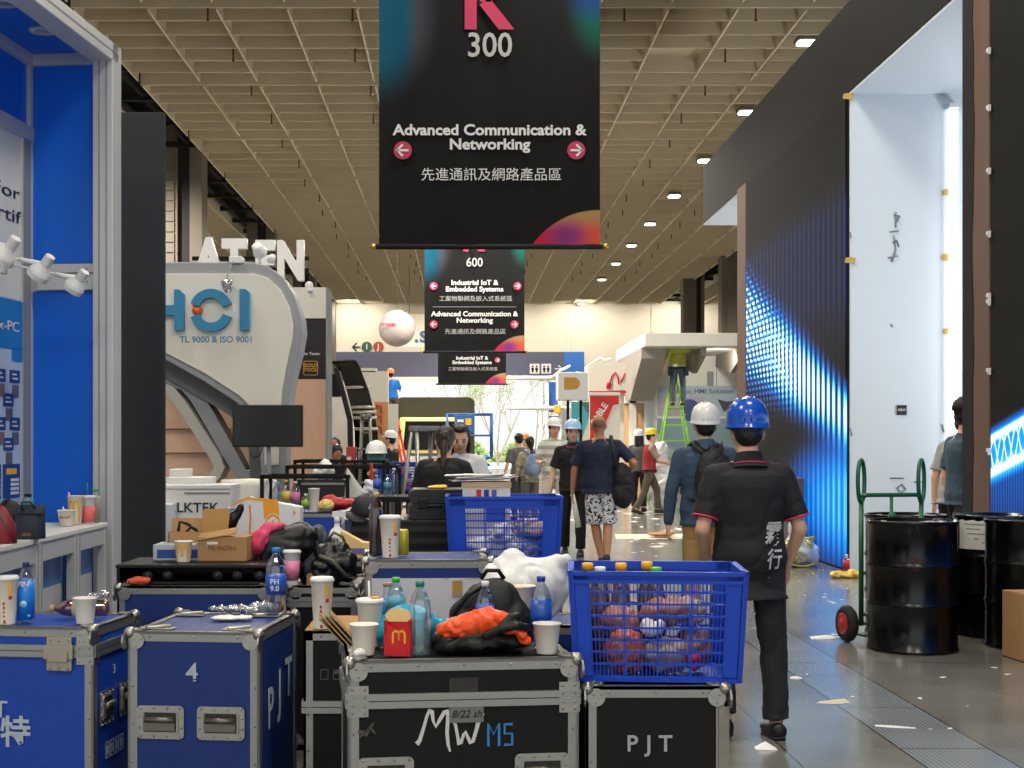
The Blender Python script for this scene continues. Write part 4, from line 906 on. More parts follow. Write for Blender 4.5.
def handle_mesh():
    b = MB(); b.prism(rrect(-.09, -.062, .09, .062, .018), -.006, 0, 0)
    for x in (-.075, -.025, .025, .075):
        for z in (-.052, .052): b.ball((x, -.007, z), .005, 6)
    for z in (-.02, .02):
        for x in (-.081, .081): b.ball((x, -.007, z), .005, 6)
    b.ribbon(rrect(-.066, -.042, .066, .042, .01)[:-1], .006, -.012, -.002, closed=True)
    b.bb((-.06, -.0075, -.036), (.06, -.0055, .036), 1); return b.mesh('handle', [STEEL, mat('dish_shadow', (62, 60, 56), .5, .6)])
HAND = handle_mesh()
_g = MB(); _g.cyl((-.055, -.018, .012), (.055, -.018, .012), .012, n=10); _g.bb((-.058, -.016, -.03), (.058, -.009, .012)); GRIP = _g.mesh('grip', mat('grip_steel', (120, 116, 106), .35, .8))
def latch_mesh():
    b = MB(); b.bb((-.05, -.012, -.065), (.05, 0, .065)); b.bb((-.058, -.022, -.02), (.058, -.01, .035)); b.bb((-.04, -.03, -.03), (.04, -.02, .01))
    for x in (-.035, 0, .035):
        for z in (-.055, .05): b.ball((x, -.013, z), .005, 6)
    return b.mesh('latch', mat('latch_steel', (168, 160, 146), .35, .75), .003)
LATCH = latch_mesh()
def plate_mesh():
    b = MB(); b.bb((-.032, -.004, -.05), (.032, 0, .05)); b.bb((.03, -.004, -.05), (.036, .06, .05))
    for x in (-.02, .02):
        for z in (-.038, -.014, .014, .038): b.ball((x, -.005, z), .005, 6)
    return b.mesh('corner_plate', STEEL)
PLATE = plate_mesh()
def fcase(lab, loc, rz, w, d, h, pm, lid=None, handles=(), latches=(), z0=.02, casters=False, group='flight cases in the foreground', corners=True, plates=False, labels=True):
    t = thing('flight_case', lab, 'flight case', loc, rz, group); e = .036; p = .004; b0 = .13 if casters else z0
    b = MB(); b.bb((-w / 2 + p, -d / 2 + p, b0 + p), (w / 2 - p, d / 2 - p, h - p)); b.build('body', pm, t)
    f = MB()
    def bar(x0, x1, y0, y1, za, zb): f.bb((x0, y0, za), (x1, y1, zb))
    for sx in (-1, 1):
        for sy in (-1, 1):
            x, y = sx * w / 2, sy * d / 2
            bar(min(x, x - sx * e), max(x, x - sx * e), min(y, y - sy * .01), max(y, y - sy * .01), b0, h); bar(min(x, x - sx * .01), max(x, x - sx * .01), min(y, y - sy * e), max(y, y - sy * e), b0, h)
    for z in (h, b0):
        s = 1 if z == h else -1; za, zb = min(z, z - s * e), max(z, z - s * e); zc, zd = min(z, z - s * .01), max(z, z - s * .01)
        for sy in (-1, 1):
            y = sy * d / 2; bar(-w / 2, w / 2, min(y, y - sy * .01), max(y, y - sy * .01), za, zb); bar(-w / 2, w / 2, min(y, y - sy * e), max(y, y - sy * e), zc, zd)
        for sx in (-1, 1):
            x = sx * w / 2; bar(min(x, x - sx * .01), max(x, x - sx * .01), -d / 2, d / 2, za, zb); bar(min(x, x - sx * e), max(x, x - sx * e), -d / 2, d / 2, zc, zd)
    if lid:
        for z in (lid - .024, lid + .001):
            for sy in (-1, 1): bar(-w / 2 - .002, w / 2 + .002, min(sy * d / 2 - .008, sy * d / 2 + .003 * sy + (0 if sy > 0 else 0)), max(sy * d / 2 + .008, sy * d / 2 + .003 * sy), z, z + .022)
            for sx in (-1, 1): bar(min(sx * w / 2 - .008, sx * w / 2 + .003 * sx), max(sx * w / 2 + .008, sx * w / 2 + .003 * sx), -d / 2, d / 2, z, z + .022)
    n = max(3, int(w / .14))
    for i in range(n):
        x = -w / 2 + w * (i + .5) / n
        for z in ([h - .018, b0 + .018] + ([lid + .012, lid - .012] if lid else [])): f.ball((x, -d / 2 - .002, z), .005, 6)
    for z in [b0 + .1 + .14 * k for k in range(int((h - b0 - .15) / .14))]:
        for x in (-w / 2 + .018, w / 2 - .018): f.ball((x, -d / 2 - .001, z), .005, 6)
    f.build('frame', ALU, t)
    if corners:
        for sx in (-1, 1):
            for sy in (-1, 1):
                for z in (h, b0):
                    c = link('corner', CORNER, t, (sx * (w / 2 - .006), sy * (d / 2 - .006), z - (.006 if z == h else -.006))); c.scale = (sx, sy, 1 if z == h else -1)
    if plates and lid:
        for sx in (-1, 1): c = link('corner_plate', PLATE, t, (sx * (w / 2 - .034), -d / 2 - .002, lid)); c.scale = (sx, 1, 1)
    for (face, a, z) in handles:
        pos, rot = {'f': ((a, -d / 2, z), (0, 0, 0)), 'r': ((w / 2, a, z), (0, 0, 90)), 'l': ((-w / 2, a, z), (0, 0, -90))}[face]
        hd = link('handle', HAND, t, pos, rot); link('grip', GRIP, hd)
    for (face, a, z) in latches:
        pos, rot = {'f': ((a, -d / 2, z), (0, 0, 0)), 'r': ((w / 2, a, z), (0, 0, 90))}[face]; link('latch', LATCH, t, pos, rot)
    if casters:
        for sx in (-1, 1):
            for sy in (-1, 1):
                c = MB(); c.bb((sx * (w / 2 - .09) - .04, sy * (d / 2 - .09) - .04, .115), (sx * (w / 2 - .09) + .04, sy * (d / 2 - .09) + .04, .13)); c.cyl((sx * (w / 2 - .09) - .018, sy * (d / 2 - .09), .052), (sx * (w / 2 - .09) + .018, sy * (d / 2 - .09), .052), .052, n=18); c.bb((sx * (w / 2 - .09) - .028, sy * (d / 2 - .09) - .02, .05), (sx * (w / 2 - .09) - .02, sy * (d / 2 - .09) + .02, .12)); c.build('caster', RUB, t)
    return t
def crate(lab, loc, rz, w, d, h, m, label_panel=False, group='blue plastic crates', mf=1.6, rim=.86):
    t = thing('plastic_crate', lab, 'crate', loc, rz, group); tp = .93      # narrower at the foot
    def P(u, v, off=0, face='f'):       # u along the wall (-1..1), v up
        s = tp + (1 - tp) * v / h; hw, hd = w / 2 * s, d / 2 * s
        return {'f': (u * hw, -hd + off, v), 'k': (u * hw, hd - off, v), 'r': (hw - off, u * hd, v), 'l': (-hw + off, u * hd, v)}[face]
    for face, ln in (('f', w), ('k', w), ('r', d), ('l', d)):
        b = MB(); T = .008
        def slab(u0, u1, v0, v1, t0=0, t1=T):
            q = [P(u0, v0, t0, face), P(u1, v0, t0, face), P(u1, v1, t0, face), P(u0, v1, t0, face), P(u0, v0, t1, face), P(u1, v0, t1, face), P(u1, v1, t1, face), P(u0, v1, t1, face)]
            b.add(q, [(0, 1, 2, 3), (7, 6, 5, 4), (0, 4, 5, 1), (1, 5, 6, 2), (2, 6, 7, 3), (3, 7, 4, 0)])
        mg = .15 * .55 / ln; mu = 2 * .055 / ln
        slab(-1, -1 + mu * mf, 0, h); slab(1 - mu * mf, 1, 0, h); slab(-1, 1, h * rim, h); slab(-1, 1, 0, h * .05)
        slab(-1, 1, h - .014, h, -.014, 0); slab(-1, 1, h * (rim - .03), h * rim, -.008, 0); slab(-1, 1, 0, .012, -.008, 0)
        for u in (-1, 1 - .02): slab(u, u + .02, 0, h, -.012, 0)
        for u in (-1 + mu * mf * .97, 1 - mu * mf * .97 - .012): slab(u, u + .012, 0, h * rim, -.006, 0)
        a, c = -1 + mu * mf, 1 - mu * mf; n = int((c - a) * ln / 2 / .0135)
        for i in range(1, n): u = a + (c - a) * i / n; slab(u - .005 * .55 / ln, u + .005 * .55 / ln, h * .05, h * rim, .001)
        for i in range(1, 4): u = a + (c - a) * i / 4; slab(u - .012 * .55 / ln, u + .012 * .55 / ln, h * .05, h * rim)
        for k in range(1, 8): v = h * .05 + h * (rim - .05) * k / 8; slab(a, c, v - .0035, v + .0035)
        if label_panel and face == 'f': slab(-.32, .02, h * .64, h * .86)
        b.build('side_wall', m, t)
    b = MB(); b.bb((-w / 2 * tp, -d / 2 * tp, 0), (w / 2 * tp, d / 2 * tp, .008)); b.build('bottom', m, t)
    return t
def bottle(lab, loc, h, r, capm, labm=None, body=CLEAR, lz=(.28, .62), liquid=None, lv=.6, group=None, rot=None, wrt=None, wm=TXW, neck=.35, txsz=.4):
    t = thing('bottle', lab, 'bottle', loc, 0, group, rot)
    b = MB(); b.lathe([(r * .82, 0), (r * .98, .02 * h), (r, .06 * h), (r * .96, .3 * h), (r, .34 * h), (r, .62 * h), (r * .93, .72 * h), (r * .7, .82 * h), (r * neck, .9 * h), (r * neck, .96 * h)], 24); b.build('body', body, t)
    b = MB(); b.lathe([(r * neck * 1.18, .925 * h), (r * neck * 1.2, .995 * h), (r * neck * 1.0, h)], 18); b.build('cap', capm, t)
    if labm: b = MB(); b.lathe([(r * 1.012, lz[0] * h), (r * 1.015, lz[1] * h)], 24); lb = b.build('label', labm, t)
    if liquid: b = MB(); b.lathe([(r * .78, .012 * h), (r * .93, .05 * h), (r * .93, min(lv, .62) * h)], 20); b.build('liquid', liquid, t)
    if wrt: text(wrt, r * txsz * 2, 'lettering', wm, t, (0, -r * 1.03, (lz[0] + lz[1]) / 2 * h), bold=.01, line=.9)
    return t
def arches(mb, x, z, w_, h_, y0, y1, t_):
    mb.ribbon([(x - w_ / 2, z)] + [(x - w_ / 4 + w_ / 4 * math.cos(R(a)), z + h_ * .72 + h_ * .28 * math.sin(R(a))) for a in range(170, -1, -17)] + [(x, z + h_ * .25)], t_, y0, y1)
    mb.ribbon([(x, z + h_ * .25)] + [(x + w_ / 4 - w_ / 4 * math.cos(R(a)), z + h_ * .72 + h_ * .28 * math.sin(R(a))) for a in range(10, 181, 17)] + [(x + w_ / 2, z)], t_, y0, y1)
def onto_cone(o, rb, r, hh):
    for v in o.data.vertices:
        rr = rb + (r - rb) * v.co.z / hh; a = v.co.x / rr; rr += .0012 + (-v.co.y) * .25; v.co.x = rr * math.sin(a); v.co.y = -rr * math.cos(a)
def cup(lab, loc, h, r, m=CREAM, lid=False, straw=None, marks='', group=None, rz=0, sleeve=None, fill=None):
    t = thing('paper_cup', lab, 'cup', loc, rz, group); rb = r * .72
    b = MB(); hh = h * (.93 if lid else 1)
    b.lathe([(rb, 0), (rb * 1.01, .004), (r, hh - .004), (r * 1.06, hh - .002), (r * 1.06, hh + .002), (r * .97, hh + .001), (rb * .95, .012)], 28); b.build('body', m, t)
    if lid: b = MB(); b.lathe([(r * 1.08, hh - .004), (r * 1.1, hh + .004), (r * 1.0, hh + .01), (r * .96, h), (0, h)], 28); b.build('lid', PLASW, t)
    if straw: b = MB(); b.cyl((0, 0, hh * .5), (straw[0], 0, h + straw[1]), .004, n=8); b.build('straw', PLASW, t)
    if sleeve: z0, z1, sm = sleeve; rr = lambda z: rb + (r - rb) * z; b = MB(); b.lathe([(rr(z0) + .0012, z0 * hh), (rr(z1) + .0012, z1 * hh)], 28); b.build('sleeve', sm, t)
    rs = lambda z: rb + (r - rb) * z / hh
    if 'm' in marks:      # tall drink cup print: yellow stripe, red spots and little red marks
        q = MB()
        for (a0, a1, z0, z1) in ((-66, -48, .62, .93),):
            for k in range(6): pass
        def patch(mb, a0, a1, z0, z1):
            N = 5; vs = []
            for zz in (z0, z1):
                for i in range(N + 1): a = R(a0 + (a1 - a0) * i / N); rr = rs(zz * hh) + .0015; vs.append((rr * math.cos(a), rr * math.sin(a), zz * hh))
            mb.add(vs, [(i, i + 1, N + 2 + i, N + 1 + i) for i in range(N)])
        patch(q, -66, -50, .66, .94); q.build('yellow_print', YEL, t)
        q = MB(); patch(q, -64, -44, .56, .645); patch(q, -96, -80, .03, .1)
        for k in range(4): patch(q, -97, -85, .44 - k * .09, .5 - k * .09 + (.0 if k < 2 else -.02))
        q.build('red_print', REDM, t)
    if 'y' in marks:
        q = MB(); arches(q, .0, h * .1, r * 1.35, h * .72, -.004, .0, .011); q = q.build('yellow_print', YEL, t); onto_cone(q, rb, r, hh)
    if 'r' in marks: q = MB(); q.prism([(a, b_ + h * .36) for a, b_ in ((-.014, .012), (-.012, -.006), (0, -.014), (.012, -.006), (.014, .012), (.006, .014), (0, .01), (-.006, .014))], -rs(h * .36) - .003, -rs(h * .36) + .002); q.build('red_print', REDM, t)
    if fill: b = MB(); b.ball((0, 0, hh * .9), (r * .7, r * .7, r * .45), 12); f_ = b.remesh('contents', fill, t, .006, 1, nz=.006, nsc=60)
    return t
def soft(name, lab, cat, vols, m, vox=.012, nz=.01, nsc=9, crease=0, seed=1, loc=(0, 0, 0), rz=0, smooth=4, group=None):
    """soft crumpled thing: volumes are (centre, radii[, rot]) ellipsoids"""
    b = MB()
    for q in vols: b.ball(q[0], q[1], 18, rot=q[2] if len(q) > 2 else None)
    o = b.remesh(name, m, None, vox, smooth, nz=nz, nsc=nsc, seed=seed, crease=crease, loc=loc, rot=(0, 0, rz)); return tag(o, lab, cat, group)

# ================================================================ flight cases
CZ_ = .744
caseA = fcase('black flight case with brushed white and blue lettering, front centre', (-.026, 4.825, 0), 7, .756, .56, CZ_, BLK, lid=.615, handles=(('f', -.255, .372), ('f', .255, .372)), plates=True, casters=True)
b = MB(); TW = mat('brush_white', (206, 206, 204), .6); fy = -.28 - .001
def stroke(pts, ws): return [(p[0], p[1]) for p in pts], ws
b.ribbon([(-.185, .405), (-.172, .42), (-.155, .47), (-.138, .525), (-.126, .545), (-.117, .54), (-.112, .50), (-.1, .475), (-.085, .5), (-.062, .535), (-.05, .54), (-.045, .52), (-.05, .45), (-.045, .40), (-.036, .37)], [.022, .018, .014, .013, .018, .018, .013, .013, .015, .018, .02, .017, .016, .015, .008], fy - .001, fy)
W_ = MB(); W_.ribbon([(-.022, .50), (-.012, .48), (-.002, .43), (.003, .40), (.012, .405), (.024, .44), (.032, .452), (.042, .43), (.055, .405), (.066, .41), (.082, .46), (.094, .505), (.105, .53)], [.016, .014, .014, .016, .015, .013, .012, .014, .017, .016, .016, .022, .03], fy - .001, fy)
for s_ in (b, W_):
    for i_, q_ in enumerate(s_.v): s_.v[i_] = (-.05 + (q_[0] + .04) * .73, q_[1], .512 + (q_[2] - .455) * .78)
    s_.build('lettering', TW, caseA)
q = MB(); q.ribbon([(.128, .452), (.128, .545), (.15, .50), (.172, .545), (.172, .452)], .011, fy - .001, fy); [q.v.__setitem__(i_, (.118 + (p_[0] - .178) * .8, p_[1], .497 + (p_[2] - .4985) * .8)) for i_, p_ in enumerate(q.v)]; q.build('lettering', mat('stencil_blue', (46, 128, 190), .6), caseA); q = MB(); q.ribbon([(.228, .54), (.195, .54), (.195, .502), (.226, .502), (.226, .457), (.192, .457)], .011, fy - .001, fy); [q.v.__setitem__(i_, (.118 + (p_[0] - .178) * .8, p_[1], .497 + (p_[2] - .4985) * .8)) for i_, p_ in enumerate(q.v)]; q.build('lettering', mat('stencil_blue', (46, 128, 190), .6), caseA)
text('28', .075, 'lettering', TXG, caseA, (.045, fy, .355), bold=-.004)
b = MB(); b.bb((-.05, fy - .005, .54), (.062, fy - .002, .595)); tp_ = b.build('tape', mat('grey_tape', (112, 112, 108), .6), caseA); text('8/22 sh', .034, 'lettering', TXK, tp_, (.006, fy - .006, .567), shear=.3)
b = MB(); b.bb((-.05, fy - .001, .63), (.045, fy - .0005, .685)); b.build('worn_patch', mat('worn_black', (44, 43, 41), .6, var=.4, vs=30), caseA)
b = MB(); b.ribbon([(-.345, .52), (-.32, .51), (-.305, .53), (-.29, .51)], [.01, .02, .012, .006], fy - .001, fy); b.ribbon([(-.34, .50), (-.31, .525), (-.295, .545)], [.006, .01, .006], fy - .001, fy); b.build('scuff', mat('pale_scuff', (84, 80, 72), .8), caseA)

caseP = fcase('black flight case with three spaced pale letters, carrying the large blue crate', (.640, 4.92, 0), 0, .466, .62, .644, BLK, handles=(), z0=.02)
for i, s_ in enumerate('PJT'): text(s_, .075, 'lettering', mat('worn_stencil', (168, 172, 176), .7, var=.25, vs=40), caseP, (-.025 + (i - 1) * .055, -.312, .455), bold=.016)
b = MB(); b.bb((.205, -.316, .0), (.239, -.311, .58)); b.build('worn_tape', mat('taped_edge', (134, 130, 120), .7, var=.2, vs=20), caseP)

caseD = fcase('blue flight case with a white number 4 and two front handles', (-.965, 5.5, 0), -6, .502, .61, CZ_, NAVY, handles=(('f', -.125, .408), ('f', .105, .408)), z0=.02)
q = text('4', .098, 'number', TXG, caseD, (-.005, -.307, .592), bold=.008)
b = MB(); b.bb((-.012, -.3085, .567), (.03, -.3055, .571)); b.build('stencil_gap', NAVY, caseD)
for i, (s_, z) in enumerate((('P', .43), ('J', .475), ('T', .50))):
    q = text(s_, .19, 'lettering', TXG, caseD, (.2525, -.14 + i * .15, z), (90, 0, 90), bold=.012)
    q.scale = (1, 1.15, 1)
for i, (x, y) in enumerate(((-.16, -.22), (.15, -.22), (-.16, .2), (.15, .2))):
    b = MB(); b.bb((x - .06, y - .035, CZ_), (x + .06, y + .035, CZ_ + .004)); b.cyl((x - .04, y - .02, CZ_ + .008), (x + .04, y + .02, CZ_ + .008), .008, n=6); b.build('caster_dish', STEEL, caseD, bevel=.002)

caseE = fcase('bright blue flight case with a Chinese character, cut by the left picture edge', (-1.642, 5.572, 0), -7, .55, .46, CZ_, BLUEC, lid=.655, latches=(('f', .142, .645),), handles=(), z0=.02, plates=True)
text('JT', .09, 'lettering', TXG, caseE, (-.105, -.232, .425), bold=.006); text('特', .125, 'lettering', TXG, caseE, (-.035, -.232, .335), bold=.02)
text('3', .05, 'number', TXG, caseE, (.276, -.02, .555), (90, 0, 90), bold=.0)
for a in (-.105, .10):
    hd = link('handle', HAND, caseE, (.275, a, .42), (90, 0, 90)); hd.rotation_euler = (R(0), R(0), R(90)); hd.scale = (.75, 1, 1.1); link('grip', GRIP, hd)
b = MB()
for i in range(4):
    y = -.09 + i * .05; b.ribbon([(y - .018, .235), (y + .018, .235), (y + .018, .285), (y - .018, .285)], .004, .5, .502, closed=True) if False else None
    for (a, c, e, f) in ((-.018, -.014, .22, .285), (.014, .018, .22, .285), (-.018, .018, .22, .225), (-.018, .018, .28, .285), (-.006, .006, .235, .27)): b.bb((.275, y + a, e), (.277, y + c, f))
b.build('handling_icons', TXG, caseE)
b = MB(); b.bb((.275, .17, .585), (.2775, .21, .645)); b.build('sticker', PAPER, caseE)
b = MB(); b.bb((-.275, -.23, .0), (.277, .23, .10)); b.build('skirt', BLK, caseE); b = MB(); b.bb((-.1, .2, CZ_), (.05, .215, CZ_ + .004)); b.build('hinge', STEEL, caseE)

caseF = fcase('blue flight case under the black equipment rack, behind the left cases', (-1.205, 6.56, 0), 0, .70, .5, .80, NAVY, z0=.02)
caseG = fcase('black flight case with faint handling icons standing between two front cases', (-.41, 5.62, 0), 0, .40, .46, .722, BLK, lid=.43, corners=False)
b = MB()
for x in (-.02, .03, .075, .12):
    for (a, c, e, f) in ((-.016, -.013, 0, .04), (.013, .016, 0, .04), (-.016, .016, 0, .003), (-.016, .016, .037, .04)): b.bb((x + a - .1, -.2325, .535 + e), (x + c - .1, -.2295, .535 + f))
b.prism([(q_[0] - .07, q_[1] + .557) for q_ in arc(0, 0, .014, 0, 180, 8)], -.2325, -.2295); b.build('handling_icons', mat('faint_print', (92, 92, 92), .7), caseG)
b = MB(); b.bb((-.195, -.225, .722), (.195, .225, .726)); b.build('cardboard_cover', KRAFT, caseG)
caseF2 = fcase('black lidded flight case under the black jacket and backpack', (-.65, 6.82, 0), 0, .33, .5, .775, BLK, lid=.70, corners=True)
caseF3 = fcase('low black flight case hidden behind the heap of bags', (-.86, 7.38, 0), 0, .9, .45, .85, BLK)
caseH = fcase('blue flight case with a white printed sheet taped on its front', (-.16, 6.4, 0), 3, .565, .46, .93, NAVY, z0=.02)
b = MB(); b.bb((-.25, -.236, .45), (.25, -.2325, .85)); sh = b.build('printed_sheet', mat('grey_white_sheet', (206, 206, 212), .7), caseH)
b = MB(); b.prism([(.105, .77), (.15, .77), (.15, .84), (.105, .84)], -.24, -.236); b.build('gold_mark', mat('gold_mark', (176, 138, 74), .5), sh)
b = MB(); b.prism([(.105, .765), (.15, .765), (.15, .78), (.105, .78)], -.2415, -.24)
for k in range(3): b.bb((-.22 + .31 * (k % 2), -.238, .62 + .05 * k), (-.12 + .31 * (k % 2), -.236, .624 + .05 * k))
b.bb((.06, -.238, .845), (.09, -.236, .848)); b.bb((.16, -.238, .845), (.235, -.236, .848)); b.build('print', GREY, sh)
caseI = fcase('blue flight case hidden under the white plastic bag', (.29, 5.62, 0), 0, .46, .4, .74, NAVY)
caseI2 = fcase('black flight case carrying the farther blue crate', (.215, 7.43, 0), 0, .6, .45, .80, BLK)
caseK = fcase('blue flight case with bottles, cup and red bag on top, behind the paper bag', (-1.32, 10.5, 0), 0, .95, .5, .935, BLUEC, z0=.02)
t = thing('storage_trunk', 'tall black ribbed trunk under the black hard case', 'trunk', (-.25, 7.97, 0))
b = MB(); b.bb((-.36, -.25, .02), (.36, .25, 1.02)); b.build('body', BLACK, t, bevel=.01)
b = MB()
for k in range(8): b.bb((-.365, -.258, .5 + k * .065), (.365, .25, .53 + k * .065))
b.build('rib', mat('black_rib', (26, 26, 27), .4), t)
t = thing('hard_case', 'black plastic hard case lying on the black trunk', 'hard case', (-.1, 7.92, 1.022), 4)
b = MB(); b.prism(rrect(-.205, 0, .2, .085, .03), -.19, .19); b.build('lower_shell', mat('case_plastic', (24, 25, 26), .42, bump=.1, bs=60), t, bevel=.012)
b = MB(); b.prism(rrect(-.2, .088, .195, .165, .035), -.185, .185); b.build('lid', MATS['case_plastic'], t, bevel=.02)
for x in (-.13, .02): b = MB(); b.bb((x - .025, -.203, .06), (x + .025, -.188, .115)); b.build('latch', BLACK, t, bevel=.004)
b = MB(); b.tube([(-.1, -.19, .075), (-.1, -.215, .075), (-.03, -.215, .075), (-.03, -.19, .075)], .008, 8); b.build('handle', BLACK, t)
tag(soft('yellow_cloth', 'yellow cleaning cloth lying on the black hard case', 'cloth', [((0, 0, 0), (.055, .05, .012)), ((.03, .01, .005), (.03, .03, .012))], YEL, .006, .004, 30, loc=(-.14, 7.86, 1.196)), 'yellow cleaning cloth lying on the black hard case', 'cloth')

# ================================================================ crates and their contents
CRB = mat('crate_blue', (8, 66, 190), .4)
crate('large blue crate on the black case with three spaced letters', (.671, 4.875, .648), -5, .575, .42, .37, CRB, mf=1.05, rim=.92)
crate('farther blue crate with a solid plate in its grid, behind the white bag', (.218, 7.42, .804), 0, .585, .42, .365, CRB, True)
SN = mat('orange_snack_wrap', (206, 104, 40), .35, var=.5, vs=14); SN2 = mat('brown_wrap', (150, 98, 66), .5, var=.4, vs=16); SN3 = mat('grey_beige_wrap', (160, 140, 124), .5, var=.35, vs=14); SN4 = mat('red_wrap', (190, 36, 34), .4, var=.3, vs=10)
for i, (m_, x, y, z, r_, lab) in enumerate(((SN, .56, 4.8, .735, (.075, .06, .08), 'orange crumpled wrapper inside the large blue crate'), (SN2, .555, 4.9, .82, (.08, .06, .06), 'brown crumpled wrapper inside the large blue crate'),
    (SN3, .70, 4.79, .72, (.085, .06, .065), 'beige wrapper low in the large blue crate'), (SN2, .80, 4.84, .74, (.06, .07, .08), 'brown wrapper at the right side of the large crate'), (PLASW, .655, 4.80, .815, (.045, .05, .035), 'white crumpled cup inside the large blue crate'), (SN2, .71, 4.86, .86, (.1, .08, .05), 'brown paper bag on top inside the large crate'), (SN4, .79, 4.755, .705, (.03, .02, .03), 'small red wrapper inside the large blue crate'), (SN3, .79, 4.86, .865, (.06, .05, .05), 'beige paper wrapper in the right top of the large crate'))):
    soft('wrapper', lab, 'wrapper', [((0, 0, 0), r_), ((r_[0] * .3, 0, r_[2] * .3), (r_[0] * .6, r_[1] * .6, r_[2] * .6))], m_, .009, .012, 22, .012, i + 3, loc=(x, y, z), group='rubbish in the large crate')
for i, (x, y, capm, h_) in enumerate(((582, 4.99, YEL, .36), (600, 5.0, PLASW, .345), (621, 4.98, YEL, .36), (647, 4.98, YEL, .365), (656, 4.92, mat('green_cap', (70, 176, 62), .4), .35))):
    bottle(('bottle with a yellow cap at the left end of the large crate', 'bottle with a white cap in the large crate', 'bottle with a yellow cap in the middle of the large crate', 'bottle with a yellow cap beside the green-capped one', 'bottle with a green cap in the large crate')[i], (fx(x, y) + (.02 if i == 0 else 0), y, .66), h_, .034, capm, None, clear('tea_plastic', (150, 110, 60), .1, .3, (150, 110, 60)), neck=.5, group='bottles in the large crate')
t = thing('wooden_box', 'pale wooden box standing in the farther blue crate with papers on top', 'box', (fx(486, 7.45), 7.45, .816))
b = MB(); b.bb((-.125, -.13, 0), (.125, .13, .40)); b.build('body', mat('pale_box_white', (226, 222, 214), .6), t, bevel=.004)
b = MB(); b.bb((-.13, -.135, .395), (.13, .135, .425)); b.build('lid', mat('beige_board', (206, 176, 138), .7), t)
for x, m_ in ((-.04, REDM), (.0, mat('ink_blue', (28, 52, 132), .5)), (.04, mat('ink_violet', (96, 84, 150), .5))): b = MB(); b.bb((x - .013, -.1335, .33), (x + .013, -.13, .385)); b.build('stamp', m_, t)
for i, (z, rz, dx) in enumerate(((.0, 6, -.03), (.009, -9, .01), (.018, 14, -.02), (.027, -3, -.055))):
    b = MB(); vs = [(-.16, -.11, .0), (-.05, -.115, .004), (.06, -.11, .002), (.15, -.105, .012), (-.16, .11, 0), (-.05, .11, .004), (.06, .115, .002), (.15, .11, .01)]
    b.add(vs + [(x, y, zz + .004) for x, y, zz in vs], [(0, 4, 5, 1), (1, 5, 6, 2), (2, 6, 7, 3), (8, 9, 13, 12), (9, 10, 14, 13), (10, 11, 15, 14), (0, 1, 9, 8), (1, 2, 10, 9), (2, 3, 11, 10), (4, 12, 13, 5), (5, 13, 14, 6), (6, 14, 15, 7), (0, 8, 12, 4), (3, 7, 15, 11)])
    tag(b.build('paper_sheet', PAPER, loc=(fx(486, 7.45) + dx, 7.42, 1.245 + z), rot=(0, 0, rz)), ('lowest sheet of the loose papers on the wooden box', 'second lowest sheet of the papers on the wooden box', 'second highest sheet of the papers on the wooden box', 'topmost sheet of the papers on the wooden box')[i], 'paper', 'papers on the wooden box')
CLW = mat('clear_wrap_white', (212, 214, 220), .3, var=.3, vs=20)
for i, (x, y, z, r_, m_) in enumerate(((.08, 7.36, .89, (.1, .1, .07), CLW), (.3, 7.40, .90, (.12, .12, .08), CLW), (.36, 7.36, .99, (.1, .1, .06), SN3), (.2, 7.36, .97, (.08, .09, .06), CLW))):
    soft('wrapper', ('white wrapper at the left in the farther crate', 'white wrapper low in the farther crate', 'brownish wrapper at the right in the farther crate', 'white wrapper in the middle of the farther crate')[i], 'wrapper', [((0, 0, 0), r_)], m_, .012, .02, 18, .02, i + 20, loc=(x, y, z), group='rubbish in the farther crate')

# ================================================================ things standing on the front black case
ZA = CZ_ + .002
cup('open white paper cup with crumpled tissue, front left corner of the black case', (fx(364, 4.64), 4.64, ZA), .1, .046, CREAM, fill=None)
tag(soft('tissue', 'crumpled white tissue in front of the open white cup', 'tissue', [((0, 0, 0), (.018, .014, .014)), ((.014, 0, .004), (.012, .012, .014))], PAPER, .003, .006, 60, loc=(fx(358, 4.575), 4.575, ZA + .014)), 'crumpled white tissue in front of the open white cup', 'tissue')
cup('white lidded cup with red heart print and straw behind the open cup', (fx(370, 4.83), 4.83, ZA), .165, .046, CREAM, True, (-.004, .06), 'r')
b = MB(); b.lathe([(.018, 0), (.02, .004), (0, .006)], 14, (.02, 0, .166)); b.build('yellow_tab', YEL, [o for o in COL.objects if o.get('label', '').startswith('white lidded cup with red heart')][0])
t = thing('fries_box', 'red cardboard fries box with a yellow arched print on the black case', 'box', (fx(398, 4.62), 4.62, ZA), -8)
fr = [(-.034, 0), (.034, 0), (.044, .118)] + [(q_[0], q_[1]) for q_ in arc(0, .135, .045, -22, -158, 10, .045)] + [(-.044, .118)]
b = MB(); b.prism(fr, -.018, -.014, 0); b.prism([(-.034, 0), (.034, 0), (.044, .118), (.04, .118), (-.04, .118), (-.044, .118)], .014, .018, 0); b.prism([(-.018, .0), (.018, 0), (.018, .118), (-.018, .118)], -.044, -.036, 0, 'yz'); b.prism([(-.018, .0), (.018, 0), (.018, .118), (-.018, .118)], .036, .044, 0, 'yz'); b.bb((-.034, -.016, 0), (.034, .016, .003))
b.build('carton', mat('fries_red', (206, 22, 26), .4), t)
b = MB(); b.prism([(-.04, .11), (.04, .11), (.044, .13)] + arc(0, .125, .044, 10, 170, 12, .03) + [(-.044, .13)], .009, .013); b.build('back_flap', mat('cream_flap', (238, 206, 140), .6), t)
q = MB(); arches(q, .006, .042, .04, .04, -.0195, -.018, .0065); q.build('letter', YEL, t)
BLUEB = mat('sports_label', (40, 110, 190), .4, var=.5, vs=26)
